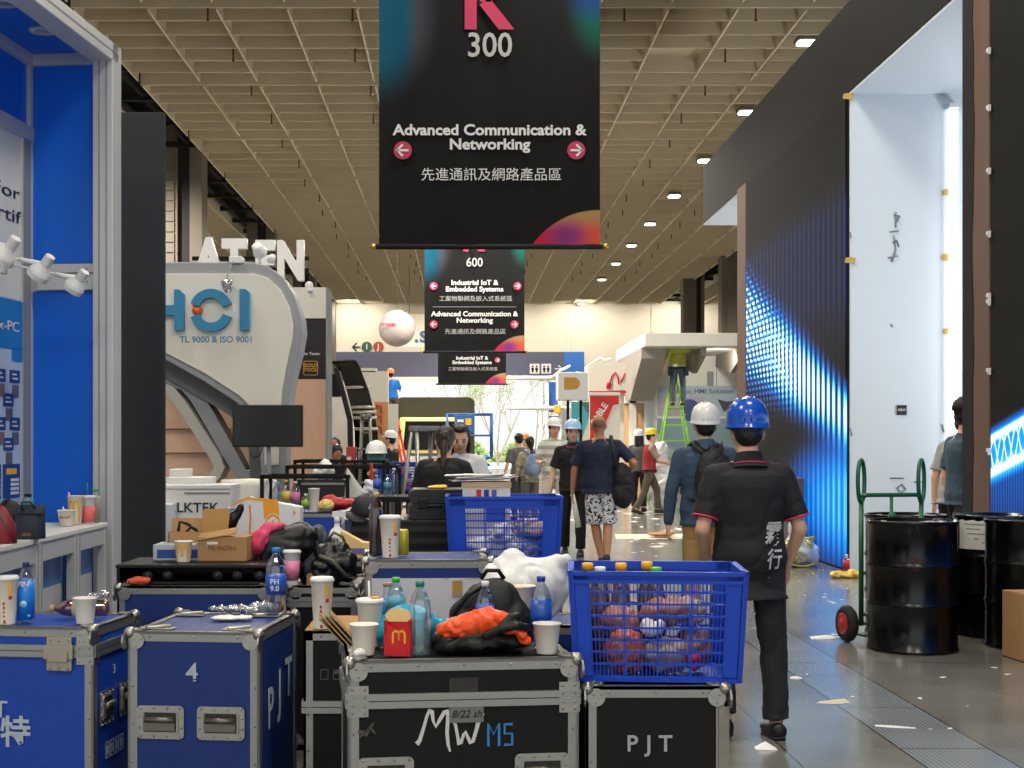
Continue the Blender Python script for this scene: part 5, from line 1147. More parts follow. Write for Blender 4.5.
bottle('clear bottle with a teal cap beside the fries box', (fx(420, 4.64), 4.64, ZA), .243, .036, mat('teal_cap', (14, 128, 110), .35), None, clear('blue_tint_plastic', (222, 240, 242), .12, .03, (170, 215, 220)), group='bottles on the front black case')
bottle('clear bottle with a bright green cap behind the fries box', (fx(396, 4.96), 4.96, ZA), .225, .034, mat('green_cap', (70, 176, 62), .4), mat('green_swirl_label', (84, 150, 170), .4, var=.7, vs=22), clear('blue_tint_plastic'), (.5, .7), group='bottles on the front black case')
bottle('small bottle with a brown cap beside the green-capped bottle', (fx(388, 5.02), 5.03, ZA), .2, .026, mat('taupe_cap', (150, 128, 118), .5), BLUEB, CLEAR, (.3, .72), neck=.6, group='bottles on the front black case')
soft('plastic_bag', 'cyan plastic bag bulging behind the fries box', 'bag', [((0, 0, 0), (.105, .07, .075)), ((-.04, 0, -.02), (.1, .07, .06)), ((.06, .02, -.02), (.09, .06, .06))], mat('cyan_film', (40, 152, 190), .3, var=.15, vs=10), .01, .01, 14, .012, 4, loc=(fx(411, 4.8), 4.82, ZA + .072))
jk = thing('jacket', 'black jacket with bright orange lining heaped on the front black case', 'jacket', (fx(483, 4.72), 4.7, ZA))
b = MB(); b.ball((-.01, 0, .04), (.16, .09, .05), 18); b.ball((.09, .03, .055), (.085, .08, .05), 16); b.ball((-.1, 0, .03), (.08, .08, .04), 14); b.remesh('cloth', mat('black_nylon', (13, 13, 14), .5), jk, .01, 3, nz=.014, nsc=16, crease=.012, seed=3)
b = MB(); b.ball((-.05, -.03, .09), (.12, .06, .045), 16, rot=(0, -14, 0)); b.ball((.03, -.04, .11), (.09, .05, .042), 16, rot=(0, 14, 0)); b.ball((.115, -.06, .07), (.06, .035, .02), 14, rot=(0, 40, 0)); b.remesh('orange_lining', mat('orange_nylon', (236, 82, 24), .45), jk, .008, 3, nz=.01, nsc=24, crease=.014, seed=5)
b = MB(); b.tube([(.0, -.085, .06), (.05, -.095, .085), (.09, -.085, .125), (.12, -.07, .13)], .016, 10); b.tube([(.06, -.1, .09), (.11, -.1, .1), (.15, -.07, .09)], .014, 10); b.remesh('strap', BLACK, jk, .006, 2)
bp = thing('backpack', 'black rounded backpack behind the orange and black jacket', 'backpack', (fx(487, 4.95), 4.96, ZA))
b = MB(); b.ball((.02, 0, .1), (.115, .07, .125), 20); b.ball((.08, 0, .07), (.09, .07, .09), 16); b.ball((-.07, 0, .06), (.08, .06, .09), 16); b.remesh('body', mat('backpack_black', (20, 20, 22), .6, bump=.15, bs=120), bp, .011, 3, nz=.008, nsc=12, crease=.006, seed=8)
b = MB(); b.tube([(-.13, -.04, .02), (-.12, -.07, .1), (-.07, -.075, .17), (.0, -.06, .21)], .01, 8); b.build('strap', BLACK, bp)
b = MB(); b.tube([(-.02, -.0, .22), (.0, -.01, .25), (.04, -.01, .25), (.06, 0, .22)], .008, 8); b.build('handle', BLACK, bp)
bottle('water bottle with blue and white label standing behind the orange jacket', (fx(485, 4.86), 4.85, ZA), .222, .032, PLASW, mat('blue_white_label', (60, 96, 190), .4, var=.4, vs=20), CLEAR, (.4, .64), group='bottles on the front black case')
bottle('water bottle with a dark blue cap and blue label beside the white cup', (fx(541, 4.79), 4.79, ZA), .245, .036, mat('royal_cap', (26, 58, 160), .35), mat('wave_blue_label', (26, 82, 176), .35, var=.5, vs=9), CLEAR, (.26, .68), group='bottles on the front black case')
cup('plain white paper cup at the right corner of the front black case', (fx(547, 4.66), 4.665, ZA), .1, .046, mat('grey_white_cup', (212, 206, 200), .6))
cup('cream cup with snack crumbs between the backpack and blue-labelled bottle', (fx(521, 5.0), 5.0, ZA), .19, .05, CREAM, fill=mat('popcorn', (226, 204, 150), .8))
soft('plastic_bag', 'large knotted white plastic bag beside the blue crate', 'bag', [((0, 0, .12), (.175, .13, .14)), ((-.08, 0, .15), (.085, .09, .11)), ((.1, 0, .15), (.085, .1, .11)), ((.15, -.02, .245), (.045, .04, .03)), ((.1, 0, .22), (.08, .05, .04)), ((-.035, 0, .24), (.055, .05, .05))], mat('white_film', (224, 225, 222), .35, trans=0), .012, .009, 11, .012, 6, loc=(fx(523, 5.5), 5.5, .742))
for i in range(4):
    b = MB(); b.box((0, 0, 0), (.15, .12, .004)); tag(b.build('cardboard_sheet', (KRAFT, mat('olive_board', (150, 140, 100), .8))[i % 2], loc=(fx(346, 4.95) - .014 * i, 4.93 - .004 * i, ZA + .048 - .004 * i), rot=(0, 48, 6)), ('uppermost of the leaning cardboard sheets left of the cups', 'second of the leaning cardboard sheets left of the cups', 'third of the leaning cardboard sheets left of the cups', 'lowest of the leaning cardboard sheets left of the cups')[i], 'cardboard', 'leaning cardboard sheets')
# on the case between
cup('tall printed drink cup standing alone on the cardboard-covered case', (fx(322, 5.42), 5.42, .728), .2, .044, CREAM, True, None, 'm')
# on the blue case with the 4
bottle('large clear water bottle with a blue label on the blue number 4 case', (fx(276, 5.68), 5.68, ZA + .005), .27, .042, mat('sky_cap', (22, 112, 206), .35), mat('deep_blue_label', (18, 78, 172), .35), CLEAR, (.3, .6), wrt='PH\n9.0', txsz=.36, group=None)
soft('plastic_film', 'crumpled clear plastic film behind the bottle on the number 4 case', 'plastic film', [((0, 0, 0), (.14, .04, .016)), ((.1, .0, .014), (.06, .04, .022))], clear('film', (215, 220, 225), .3, .3, (206, 208, 212)), .006, .008, 40, .012, 9, loc=(-.90, 5.72, ZA + .022), rz=-6)
soft('crumpled_paper', 'flat crumpled white paper on top of the number 4 case', 'paper', [((0, 0, 0), (.07, .05, .008)), ((.05, .01, 0), (.05, .04, .008))], PAPER, .005, .005, 40, .004, 10, loc=(-.93, 5.55, ZA + .008))
# on the left bright blue case
cup('tall printed drink cup cut by the left edge beside the bottle', (fx(7, 5.42), 5.42, ZA), .187, .043, CREAM, True, None, 'm')
bottle('water bottle with bright blue label beside the tall cup on the left blue case', (fx(26, 5.46), 5.46, ZA), .235, .033, mat('navy_cap', (24, 40, 110), .4), mat('fin_blue_label', (18, 118, 214), .35, var=.2, vs=18), CLEAR, (.06, .72), wrt=None)
_t = bpy.data.objects['bottle'] if False else None
tb = [o for o in COL.objects if o.get('label', '').startswith('water bottle with bright blue label')][0]
text('FIN', .03, 'lettering', TXW, tb, (0, -.0345, .152), bold=.02); b = MB(); b.cyl((0, -.035, .075), (0, -.0335, .075), .014, n=16); b.cyl((0.02, -.03, .03), (.02, -.0285, .03), .005, n=8); b.build('badge', mat('label_white_blue', (150, 200, 240), .4), tb)
cup('small white paper cup in front of the brown bottle on the left blue case', (fx(85, 5.44), 5.44, ZA), .098, .045, CREAM)
t = bottle('brown glass bottle lying on its side behind the small white cup', (fx(108, 5.64), 5.64, ZA + .036), .23, .034, mat('tan_cap', (196, 170, 110), .5), mat('cream_red_label', (216, 186, 150), .5, var=.4, vs=30), clear('amber_glass', (150, 62, 20), .15, .5, (120, 52, 18)), (.3, .6), rot=(0, -90, 4))
soft('plastic_film', 'wisp of clear plastic film over the lying brown bottle', 'plastic film', [((0, 0, 0), (.05, .03, .012)), ((.03, 0, .01), (.03, .03, .01))], clear('film'), .005, .008, 50, .008, 12, loc=(fx(96, 5.64), 5.64, ZA + .085))
# rubbish on the floor between the cases
for i, (x, y, z, s_) in enumerate(((-.50, 4.95, .10, 1.), (-.56, 5.1, .07, .8))):
    soft('plastic_bag', ('crumpled silver plastic bag on the floor between the front cases', 'smaller silver plastic bag on the floor behind the first')[i], 'bag', [((0, 0, 0), (.11 * s_, .09 * s_, .09 * s_)), ((.03, -.03, .06 * s_), (.06 * s_, .05 * s_, .06 * s_))], mat('silver_film', (178, 176, 174), .25, .3), .009, .02, 14, .02, 14 + i, loc=(x, y, z))

# ================================================================ things behind, on the left cases
t = thing('equipment_rack', 'black open equipment rack lying on the blue case', 'rack', (-1.215, 6.58, .802))
b = MB(); b.bb((-.36, -.22, 0), (.36, .22, .012)); b.bb((-.36, -.22, .075), (.36, .22, .09)); b.bb((-.36, -.2, 0), (-.345, .22, .09)); b.bb((.345, -.2, 0), (.36, .22, .09)); b.bb((-.36, .2, 0), (.36, .22, .09)); b.build('shell', BLACK, t, bevel=.003)
for x in (-.22, -.13, .1, .19, .29): b = MB(); b.cyl((x, -.15, .04), (x, -.2, .04), .022, n=14); b.cyl((x, -.2, .04), (x, -.205, .04), .012, n=10); b.build('connector', mat('connector_grey', (70, 70, 70), .35, .6), t)
soft('pouch', 'small orange and white pouch on the left corner of the blue case', 'pouch', [((0, 0, 0), (.05, .03, .02)), ((-.035, 0, -.004), (.03, .03, .015))], mat('orange_red', (206, 84, 48), .5), .006, .006, 30, 0, 3, loc=(fx(141, 6.34), 6.335, .824))
ZR = .802 + .092
t = thing('parts_box', 'flat white and blue box on the black rack behind a printed cup', 'box', (fx(181, 6.62), 6.66, ZR))
b = MB(); b.bb((-.12, -.1, 0), (.12, .1, .075)); b.build('carton', mat('silver_box', (176, 180, 186), .5), t, bevel=.004); b = MB(); b.bb((-.1, -.102, .012), (.12, -.1, .052)); b.build('blue_print', PNV, t)
cup('short printed cup in front of the flat white and blue box', (fx(183.5, 6.5), 6.5, ZR), .095, .042, CREAM, False, None, 'y')
t = thing('cardboard_box', 'small brown cardboard box with printed code on the black rack', 'box', (fx(226, 6.62), 6.62, ZR), -2)
b = MB(); b.bb((-.115, -.09, 0), (.115, .09, .113)); b.build('carton', KRAFT, t, bevel=.003); text('PE-9629H', .032, 'lettering', mat('faded_print', (110, 84, 60), .8), t, (.0, -.091, .06)); b = MB(); b.bb((-.07, -.092, .078), (-.02, -.0905, .09)); b.build('label', PAPER, t)
b = MB(); b.box((-.03, -.05, .125), (.18, .1, .004), rot=(14, -10, 0)); b.build('flap', KRAFT, t)
t = thing('cardboard_box', 'open brown carton holding cables behind the printed cup', 'box', (fx(190, 6.72), 6.80, ZR + .076))
for x0, y0, x1, y1 in ((-.1, -.1, .1, -.096), (-.1, .02, .1, .024), (-.1, -.1, -.096, .02), (.096, -.1, .1, .02)): b = MB(); b.bb((x0, y0, 0), (x1, y1, .05)); b.build('side', KRAFT, t)
b = MB(); b.box((-.03, .03, .075), (.16, .004, .07), rot=(-20, 0, 0)); b.build('flap', KRAFT, t)
b = MB(); b.tube([(-.06, -.06, .05), (-.055, -.05, .095), (-.02, -.04, .085), (.03, -.05, .05), (.06, -.06, .03)], .008, 8); b.tube([(-.03, -.05, .04), (-.0, -.055, .07), (.03, -.06, .06)], .006, 8); b.build('cable', BLACK, t)
t = thing('cardboard_sheet', 'square tan cardboard panel leaning upright behind the small brown box', 'cardboard', (fx(217.5, 6.78), 6.76, ZR + .115), 0)
b = MB(); b.prism([(-.065, 0), (.052, 0), (.065, .12), (-.07, .115)], -.006, .006); b.build('sheet', mat('tan_board', (184, 142, 84), .8, var=.06), t)
soft('shoulder_bag', 'limp black bag wedged beside the tan cardboard panel', 'bag', [((0, 0, 0), (.03, .04, .07), (0, 28, 0)), ((.035, 0, .05), (.025, .03, .05), (0, 20, 0))], BLACK, .008, .006, 20, .004, 4, loc=(fx(231, 6.88), 6.9, ZR + .16))
pb = thing('paper_bag', 'white paper bag with wide orange bands and a white flower emblem', 'bag', (fx(268, 7.3), 7.32, .854), -4, rot=None)
A4 = [(-.16, .0), (.17, .0), (.178, .26), (-.10, .31), (-.175, .275)]
b = MB(); b.prism(A4, -.045, .045); b.build('bag_body', mat('bag_white', (224, 222, 222), .6), pb, bevel=.006)
b = MB(); b.prism([(.0, .0), (.085, .0), (.06, .288), (-.02, .299)], -.0475, -.045); b.prism([(-.173, .268), (-.10, .30), (.06, .28), (.06, .295), (-.1, .312), (-.176, .278)], -.048, -.045); b.prism([(-.09, 0), (-.05, 0), (-.05, .14), (-.09, .12)], -.0475, -.045); b.build('orange_band', mat('bag_orange', (240, 160, 30), .55), pb)
b = MB(); c_ = (.033, .18)
for k in range(5): a = R(90 + 72 * k); b.prism([(c_[0] + q_[0], c_[1] + q_[1]) for q_ in [(.018 * math.cos(a) + .013 * math.cos(R(30 * j)), .018 * math.sin(a) + .011 * math.sin(R(30 * j))) for j in range(12)]], -.0495, -.0475)
b.ribbon([(c_[0] + q_[0], c_[1] + q_[1]) for q_ in arc(0, 0, .042, 0, 360, 24)[:-1]], .004, -.0495, -.0475, closed=True); b.build('emblem', PAPER, pb)
b = MB(); b.ribbon([(-.09, .27), (-.085, .2), (-.09, .12)], .008, -.0485, -.046); b.ribbon([(.14, .22), (.15, .23), (.14, .24)], .006, -.0485, -.046); b.build('string', mat('string_orange', (226, 130, 60), .6), pb)
jk = thing('jacket', 'black jacket with pink lining thrown over the heap of bags', 'jacket', (fx(283, 6.72), 6.74, .78))
b = MB(); b.ball((.0, 0, .17), (.13, .1, .11), 18); b.ball((.07, .02, .2), (.1, .1, .09), 16); b.ball((-.07, 0, .1), (.08, .09, .11), 16); b.ball((0, .02, .06), (.12, .1, .07), 14); b.remesh('cloth', MATS['black_nylon'], jk, .012, 3, nz=.02, nsc=12, crease=.016, seed=7)
b = MB(); b.ball((-.1, -.05, .2), (.05, .05, .08), 14, rot=(0, 25, 0)); b.ball((-.05, -.05, .26), (.07, .04, .03), 14, rot=(0, -12, 0)); b.remesh('pink_lining', mat('pink_nylon', (214, 70, 110), .5), jk, .009, 3, nz=.014, nsc=18, crease=.01, seed=4)
bp = thing('backpack', 'slate grey backpack with webbing between the jacket and black backpack', 'backpack', (fx(309, 6.66), 6.78, .778), 0)
b = MB(); b.ball((0, .02, .13), (.075, .07, .15), 18, rot=(0, 14, 0)); b.ball((.01, -.02, .07), (.07, .06, .075), 14); b.remesh('body', mat('slate_nylon', (58, 66, 78), .55, bump=.1, bs=60), bp, .011, 3, nz=.008, nsc=14, crease=.008, seed=2)
b = MB(); b.tube([(.03, -.06, .26), (.055, -.085, .19), (.06, -.085, .1)], .009, 8); b.tube([(-.02, -.055, .24), (.015, -.085, .15)], .007, 8); b.build('strap', BLACK, bp)
bp = thing('backpack', 'shiny black backpack lying on the black case below the kraft folder', 'backpack', (fx(333, 6.58), 6.64, .777), 0)
b = MB(); b.ball((0, 0, .1), (.105, .09, .115), 20); b.ball((-.04, -.04, .07), (.07, .06, .07), 14); b.ball((.06, -.03, .09), (.06, .05, .08), 14); b.remesh('body', mat('shiny_black_nylon', (12, 12, 13), .32), bp, .01, 3, nz=.014, nsc=16, crease=.016, seed=11)
b = MB(); b.tube([(-.06, -.09, .14), (.0, -.11, .12), (.07, -.09, .04)], .01, 8); b.tube([(-.03, .0, .21), (.0, -.02, .245), (.04, -.01, .225), (.05, 0, .2)], .007, 8); b.build('strap', mat('olive_strap', (92, 88, 78), .5), bp)
cup('white cup with pink drink and lid beside the large water bottle', (fx(291, 6.54), 6.58, .778), .165, .04, PLASW, True, None, '', sleeve=(.15, .75, mat('pink_drink', (222, 130, 170), .5)))
t = thing('cardboard_box', 'low brown box behind the tall printed cup', 'box', (fx(316, 6.53), 6.6, .776)); b = MB(); b.bb((-.05, -.02, 0), (.05, .05, .05)); b.build('carton', KRAFT, t, bevel=.002)
t = thing('folder_box', 'tan and violet wedge-shaped box beside the shiny black backpack', 'box', (fx(360, 7.22), 7.28, .852))
b = MB(); b.prism([(-.12, .0), (.09, .0), (.09, .07), (.01, .08), (-.1, .14)], -.06, .06); b.build('carton', mat('manila', (226, 190, 130), .7), t); b = MB(); b.bb((-.09, -.062, .02), (.09, -.06, .05)); b.build('violet_print', mat('violet_print', (104, 96, 150), .6), t)
def spray(lab, loc):
    t = thing('spray_bottle', lab, 'spray bottle', loc); b = MB(); b.lathe([(.04, 0), (.045, .01), (.045, .1), (.035, .13), (.014, .15), (.014, .175)], 20, sy=.7); b.build('body', PLASW, t)
    b = MB(); b.cyl((0, 0, .17), (0, 0, .2), .016, n=12); b.box((.01, 0, .215), (.07, .022, .03)); b.tube([(.03, 0, .2), (.035, 0, .18), (.025, 0, .16)], .006, 6); b.build('trigger_head', mat('trigger_white', (216, 216, 220), .4), t)
spray('white spray bottle behind the shiny black backpack', (fx(335, 7.3), 7.42, .852))
t = thing('cap', 'black baseball cap resting on the papers behind the brown bottle', 'cap', (fx(366, 7.75), 7.82, 1.03), 20)
b = MB(); b.lathe([(.085, 0), (.09, .03), (.082, .08), (.055, .115), (.02, .13), (0, .132)], 24, sy=1.1); b.build('crown', mat('cap_black', (16, 16, 17), .65), t); b = MB(); b.loft([((-.05, -.05, .012), .06, .008), ((-.09, -.07, .004), .075, .006), ((-.13, -.085, -.0), .05, .005)], 16); b.build('brim', MATS['cap_black'], t)
b = MB(); b.prism([(-.02, .05), (.02, .05), (.0, .085)], -.098, -.092); b.build('emblem', TXG, t)
b = MB(); b.box((0, 0, 0), (.34, .26, .006)); tag(b.build('white_board', PAPER, loc=(fx(372, 7.8), 7.85, 1.025), rot=(0, 0, 4)), 'white board under the black cap on the ribbed trunk', 'board')
ZH = .932
cup('tall printed drink cup on the blue case with the white sheet', (fx(390.5, 6.3), 6.28, ZH), .19, .047, CREAM, True, None, 'm')
bottle('brown glass bottle standing left of the printed cup on the blue case', (fx(376, 6.36), 6.38, ZH), .29, .033, mat('tan_cap', (196, 170, 110), .5), None, clear('dark_amber', (70, 30, 10), .08, .92, (40, 18, 9)))
t = thing('drink_can', 'yellow drink can right of the tall printed cup', 'can', (fx(403, 6.42), 6.42, ZH)); b = MB(); b.lathe([(.022, 0), (.026, .006), (.026, .108), (.021, .118), (0, .117)], 20); b.build('body', mat('can_yellow', (206, 188, 48), .3, .4, var=.3, vs=20), t)
# on the far blue case
ZK = .937
for i, (x, d_, h_, r_, cm, lm) in enumerate(((277, 10.42, .215, .035, mat('pale_blue_cap', (110, 180, 214), .4), None), (286, 10.5, .23, .036, YEL, mat('yellow_label', (214, 188, 70), .4, var=.3, vs=20)), (295.5, 10.45, .22, .034, PLASW, mat('pink_label', (206, 120, 160), .4, var=.3, vs=20)), (306, 10.36, .13, .036, PLASW, mat('lime_label', (150, 200, 70), .4)))):
    bottle(('clear bottle with a pale blue cap at the left on the far blue case', 'yellow-labelled bottle on the far blue case', 'clear bottle with a pink label on the far blue case', 'short bottle with a lime green label on the far blue case')[i], (fx(x, d_), d_, ZK), h_, r_, cm, lm, CLEAR, group='bottles on the far blue case')
cup('plain tall white cup beside the lime-labelled bottle on the far blue case', (fx(314, 10.33), 10.33, ZK), .17, .042, CREAM)
soft('bag', 'crumpled red bag on the far blue case', 'bag', [((0, 0, 0), (.15, .1, .05)), ((-.06, 0, .03), (.06, .06, .04)), ((.08, 0, .0), (.08, .08, .04))], mat('red_cloth', (178, 26, 28), .6), .012, .016, 14, .012, 3, loc=(fx(337, 10.5), 10.52, ZK + .05))
soft('wrapper', 'yellow and white food wrapper in front of the red bag', 'wrapper', [((0, 0, 0), (.06, .05, .045)), ((-.05, 0, -.01), (.05, .05, .035))], mat('yellow_white_wrap', (226, 196, 110), .5, var=.5, vs=10), .009, .012, 22, .01, 6, loc=(fx(327, 10.35), 10.36, ZK + .042))
# on the booth counter
ZC = CZ + .002
lb = thing('lunch_bag', 'navy blue lunch bag with a tan label on the display counter', 'bag', (fx(31.5, 6.95), 6.93, ZC), 4)
b = MB(); b.loft([((0, 0, 0), .073, .05), ((0, 0, .01), .076, .052), ((0, 0, .11), .074, .048), ((0, 0, .145), .073, .03), ((0, 0, .165), .072, .012), ((0, 0, .168), .06, .006)], 20, up=(1, 0, 0)); b.build('body', mat('navy_fabric', (34, 42, 58), .65, bump=.1, bs=100), lb)
b = MB(); b.bb((-.026, -.0535, .016), (.014, -.049, .032)); b.build('tan_label', mat('tan_leather', (122, 78, 52), .6), lb)
b = MB(); b.bb((-.07, -.049, .124), (.07, -.03, .13)); b.tube([(-.03, -.04, .14), (-.032, -.045, .18), (.01, -.045, .185), (.03, -.03, .15)], .005, 6); b.build('strap', mat('dark_navy', (20, 26, 36), .6), lb)
lb = thing('handbag', 'dark red handbag at the left edge on the display counter', 'bag', (fx(1, 6.62), 6.62, ZC), 0)
b = MB(); b.loft([((0, 0, 0), .075, .05), ((0, 0, .08), .07, .045), ((-.01, 0, .16), .035, .02), ((-.015, 0, .175), .02, .01)], 18, up=(1, 0, 0)); b.build('body', mat('crimson_leather', (132, 22, 44), .5), lb)
b = MB(); b.tube([(.0, -.04, .15), (.03, -.05, .11), (.055, -.05, .06)], .006, 6); b.build('strap', mat('brown_strap', (92, 70, 52), .6), lb)
soft('bag', 'black soft bag between the red handbag and the navy lunch bag', 'bag', [((0, 0, .09), (.07, .06, .1)), ((.02, 0, .05), (.06, .06, .055))], BLACK, .01, .006, 20, .004, 8, loc=(fx(9, 7.15), 7.15, ZC))
bottle('bottle with a black cap behind the navy lunch bag', (fx(28, 7.5), 7.5, ZC), .2, .028, BLACK, mat('teal_label', (60, 140, 140), .4), CLEAR, (.7, .86), neck=.6)
cup('wide white snack cup with a brown logo on the display counter', (fx(66.5, 7.96), 7.96, ZC), .09, .05, CREAM, False, (-.02, .02), '')
cw_ = [o for o in COL.objects if o.get('label', '').startswith('wide white snack cup')][0]
q = MB(); q.ribbon([(-.025, .045), (-.015, .06), (-.01, .045), (.0, .055), (.012, .045), (.026, .06), (.03, .05)], .006, -.046, -.043); q.build('logo', mat('brown_print', (150, 84, 40), .6), cw_)
cup('white cup with a large yellow arched print on the display counter', (fx(74.5, 8.1), 8.12, ZC), .165, .045, CREAM, False, (-.04, .02), 'y')
cup('white cup with a wide pink band beside the cup with yellow arches', (fx(88.5, 8.2), 8.2, ZC), .165, .043, PLASW, True, None, '', sleeve=(.05, .68, mat('salmon_band', (236, 112, 112), .5)))
b = MB(); b.cyl((fx(88, 8.25), 8.25, ZC + .16), (fx(87, 8.25), 8.25, ZC + .235), .004, n=6); tag(b.build('straw', mat('teal_straw', (40, 150, 170), .4)), 'teal drinking straw sticking up behind the pink banded cup', 'straw')
t = bottle('slim bottle with a green cap at the end of the display counter', (fx(96.5, 8.28), 8.28, ZC), .2, .022, mat('green_cap', (70, 176, 62), .4), mat('striped_label', (150, 150, 130), .5, var=.5, vs=60), CLEAR, (.02, .8), neck=.7)

# ================================================================ black metal frames and tables in the middle
def rail_frame(lab, x0, x1, ytop, d, dep, w_=.03, zb=0., shelf=None):
    t = thing('metal_frame', lab, 'frame', (0, d, 0)); b = MB(); X0, X1 = fx(x0, d), fx(x1, d); zt = fz(ytop, d)
    for y in (0, dep):
        for x in (X0, X1): b.bb((x - w_ / 2, y - w_ / 2, 0), (x + w_ / 2, y + w_ / 2, zt))
        b.bb((X0, y - w_ / 2, zt - w_), (X1, y + w_ / 2, zt))
    for x in (X0, X1): b.bb((x - w_ / 2, 0, zt - w_), (x + w_ / 2, dep, zt))
    for k in (1, 2): b.bb((X0 + (X1 - X0) * k / 3 - .012, -.012, .3), (X0 + (X1 - X0) * k / 3 + .012, .012, zt - w_)) if shelf else None
    b.build('tube_frame', MATTEK, t)
    if shelf: b = MB(); b.bb((X0, 0, shelf - .03), (X1, dep, shelf)); b.build('table_top', MATTEK, t)
    return t
rail_frame('black tube frame nearest, behind the bottles on the far blue case', 262, 347.5, 475, 11.3, .5)
rail_frame('black tube frame in the middle with a longer top rail', 287, 396.5, 465.5, 12.4, .6)
rail_frame('black tube frame farthest, in front of the pink wood pillar', 295, 384, 460, 13.8, .7, shelf=1.22)
t = thing('drawer_cabinet', 'black drawer cabinet below the black frames', 'cabinet', (fx(322, 13.0), 13.1, 0)); b = MB(); b.bb((-.26, -.02, .05), (.26, .45, 1.08)); b.build('body', MATTEK, t, bevel=.01)
for z in (.25, .55, .85): b = MB(); b.bb((-.24, -.035, z), (.24, -.02, z + .25)); dr = b.build('drawer', mat('drawer_black', (28, 28, 30), .45), t); q = MB(); q.bb((-.2, -.045, z + .2), (.2, -.035, z + .22)); q.build('handle', GREY, dr)
t = thing('black_table', 'long black bar table with bottles in the middle distance', 'table', (fx(385, 10.6), 10.65, 0))
b = MB(); b.bb((-.2, -.2, 1.0), (.2, .3, 1.04)); b.build('table_top', MATTEK, t)
for x in (-.18, .18):
    for y in (-.18, .28): b = MB(); b.bb((x - .015, y - .015, 0), (x + .015, y + .015, 1.0)); b.build('leg', MATTEK, t)
for i, (x, d_, h_, cm, lm) in enumerate(((377, 10.6, .2, mat('sky_cap', (22, 112, 206), .35), mat('blue_white_label', (60, 96, 190), .4)), (387.5, 10.62, .16, mat('teal_cap', (14, 128, 110), .35), mat('teal_label', (60, 140, 140), .4)), (394, 10.7, .21, PLASW, None))):
    bottle(('bottle with a blue label at the left on the bar table', 'short teal bottle in the middle of the bar table', 'clear bottle at the right on the bar table')[i], (fx(x, d_), d_, 1.042), h_, .03, cm, lm, CLEAR, group='bottles on the bar table')
b = MB(); b.loft([((0, 0, 0), .014, .014), ((0, 0, .5), .014, .014), ((.0, 0, .52), .01, .01)], 12); tag(b.build('red_pole', mat('red_pole_paint', (196, 30, 32), .45), loc=(fx(371.5, 11.8), 11.8, .85)), 'short red pole among the black frames', 'pole')
_rp = [o for o in COL.objects if o.name.startswith('red_pole')][0]; _rp.location.z = 0; _rp.scale.z = 2.45
soft('plastic_bag', 'white plastic bag with handle loop on the black frame table', 'bag', [((0, 0, 0), (.09, .07, .1)), ((-.06, 0, -.03), (.06, .06, .07))], MATS['white_film'], .012, .016, 14, .016, 21, loc=(fx(323, 13.0), 13.25, 1.19))
b = MB(); b.prism([(-.12, 0), (.1, -.02), (.04, .05), (-.1, .24)], -.01, .01); tag(b.build('white_card', PAPER, loc=(fx(359, 11.4), 11.42, 1.0)), 'torn white card standing among the frames above the black cap', 'card')
_wc = thing('side_table', 'small black side table under the torn white card', 'table', (fx(359, 11.4), 11.45, 0)); b = MB(); b.bb((-.16, -.12, .96), (.16, .15, .998)); b.build('table_top', MATTEK, _wc)
for x in (-.14, .14): b = MB(); b.bb((x - .015, -.1, 0), (x + .015, .13, .96)); b.build('leg', MATTEK, _wc)
soft('wrapper', 'crumpled white wrapper beside the torn white card', 'wrapper', [((0, 0, 0), (.07, .05, .075))], MATS['clear_wrap_white'], .01, .02, 18, .02, 33, loc=(fx(370, 11.4), 11.42, 1.075))
t = thing('safety_helmet', 'white safety helmet resting on the teal tool box', 'helmet', (fx(376, 14.0), 14.05, 1.336))
b = MB(); b.lathe([(.112, 0), (.108, .008), (.104, .04), (.09, .085), (.055, .12), (0, .135)], 28, sy=1.12); b.build('shell', PLASW, t); b = MB(); b.loft([((0, -.08, .006), .09, .006, (0, 1, 0)), ((0, -.13, .004), .08, .006, (0, 1, 0)), ((0, -.155, .002), .04, .004, (0, 1, 0))], 16, up=(1, 0, 0)); b.build('brim', PLASW, t)
# helmet on a teal box, red box, bottle on the farthest frame table
def helmet_mesh(n_='shell'): pass
t = thing('tool_box', 'teal tool box on the black frame table under a white helmet', 'box', (fx(376, 14.0), 14.05, 1.222)); b = MB(); b.bb((-.085, -.08, 0), (.085, .08, .11)); b.build('body', mat('teal_plastic', (70, 132, 136), .5), t, bevel=.012)
b = MB(); b.bb((-.09, -.085, .08), (.09, .085, .095)); b.build('lid_edge', mat('teal_dark', (56, 116, 112), .5), t)
t = thing('red_carton', 'small red carton on the farthest black frame table', 'box', (fx(351.5, 14.0), 14.0, 1.222)); b = MB(); b.bb((-.05, -.05, 0), (.05, .05, .18)); b.build('body', mat('brick_red', (178, 58, 50), .5), t, bevel=.005); b = MB(); b.bb((-.04, -.052, .02), (.0, -.05, .08)); b.build('label', PAPER, t)
bottle('small clear bottle on the farthest black frame table', (fx(359, 13.95), 13.95, 1.222), .17, .035, mat('pale_blue_cap', (110, 180, 214), .4), None, CLEAR)
crate('small dark blue crate far behind the aluminium ladder', (fx(401, 16), 16, .9), 0, .5, .35, .32, mat('crate_dark_blue', (16, 52, 160), .45), group='blue plastic crates')
t = thing('pallet_table', 'black low table carrying the small dark blue crate', 'table', (fx(401, 16), 16, 0)); b = MB(); b.bb((-.3, -.2, .86), (.3, .2, .9)); b.build('table_top', MATTEK, t)
for x in (-.27, .27): b = MB(); b.bb((x - .02, -.18, 0), (x + .02, .18, .86)); b.build('leg', MATTEK, t)

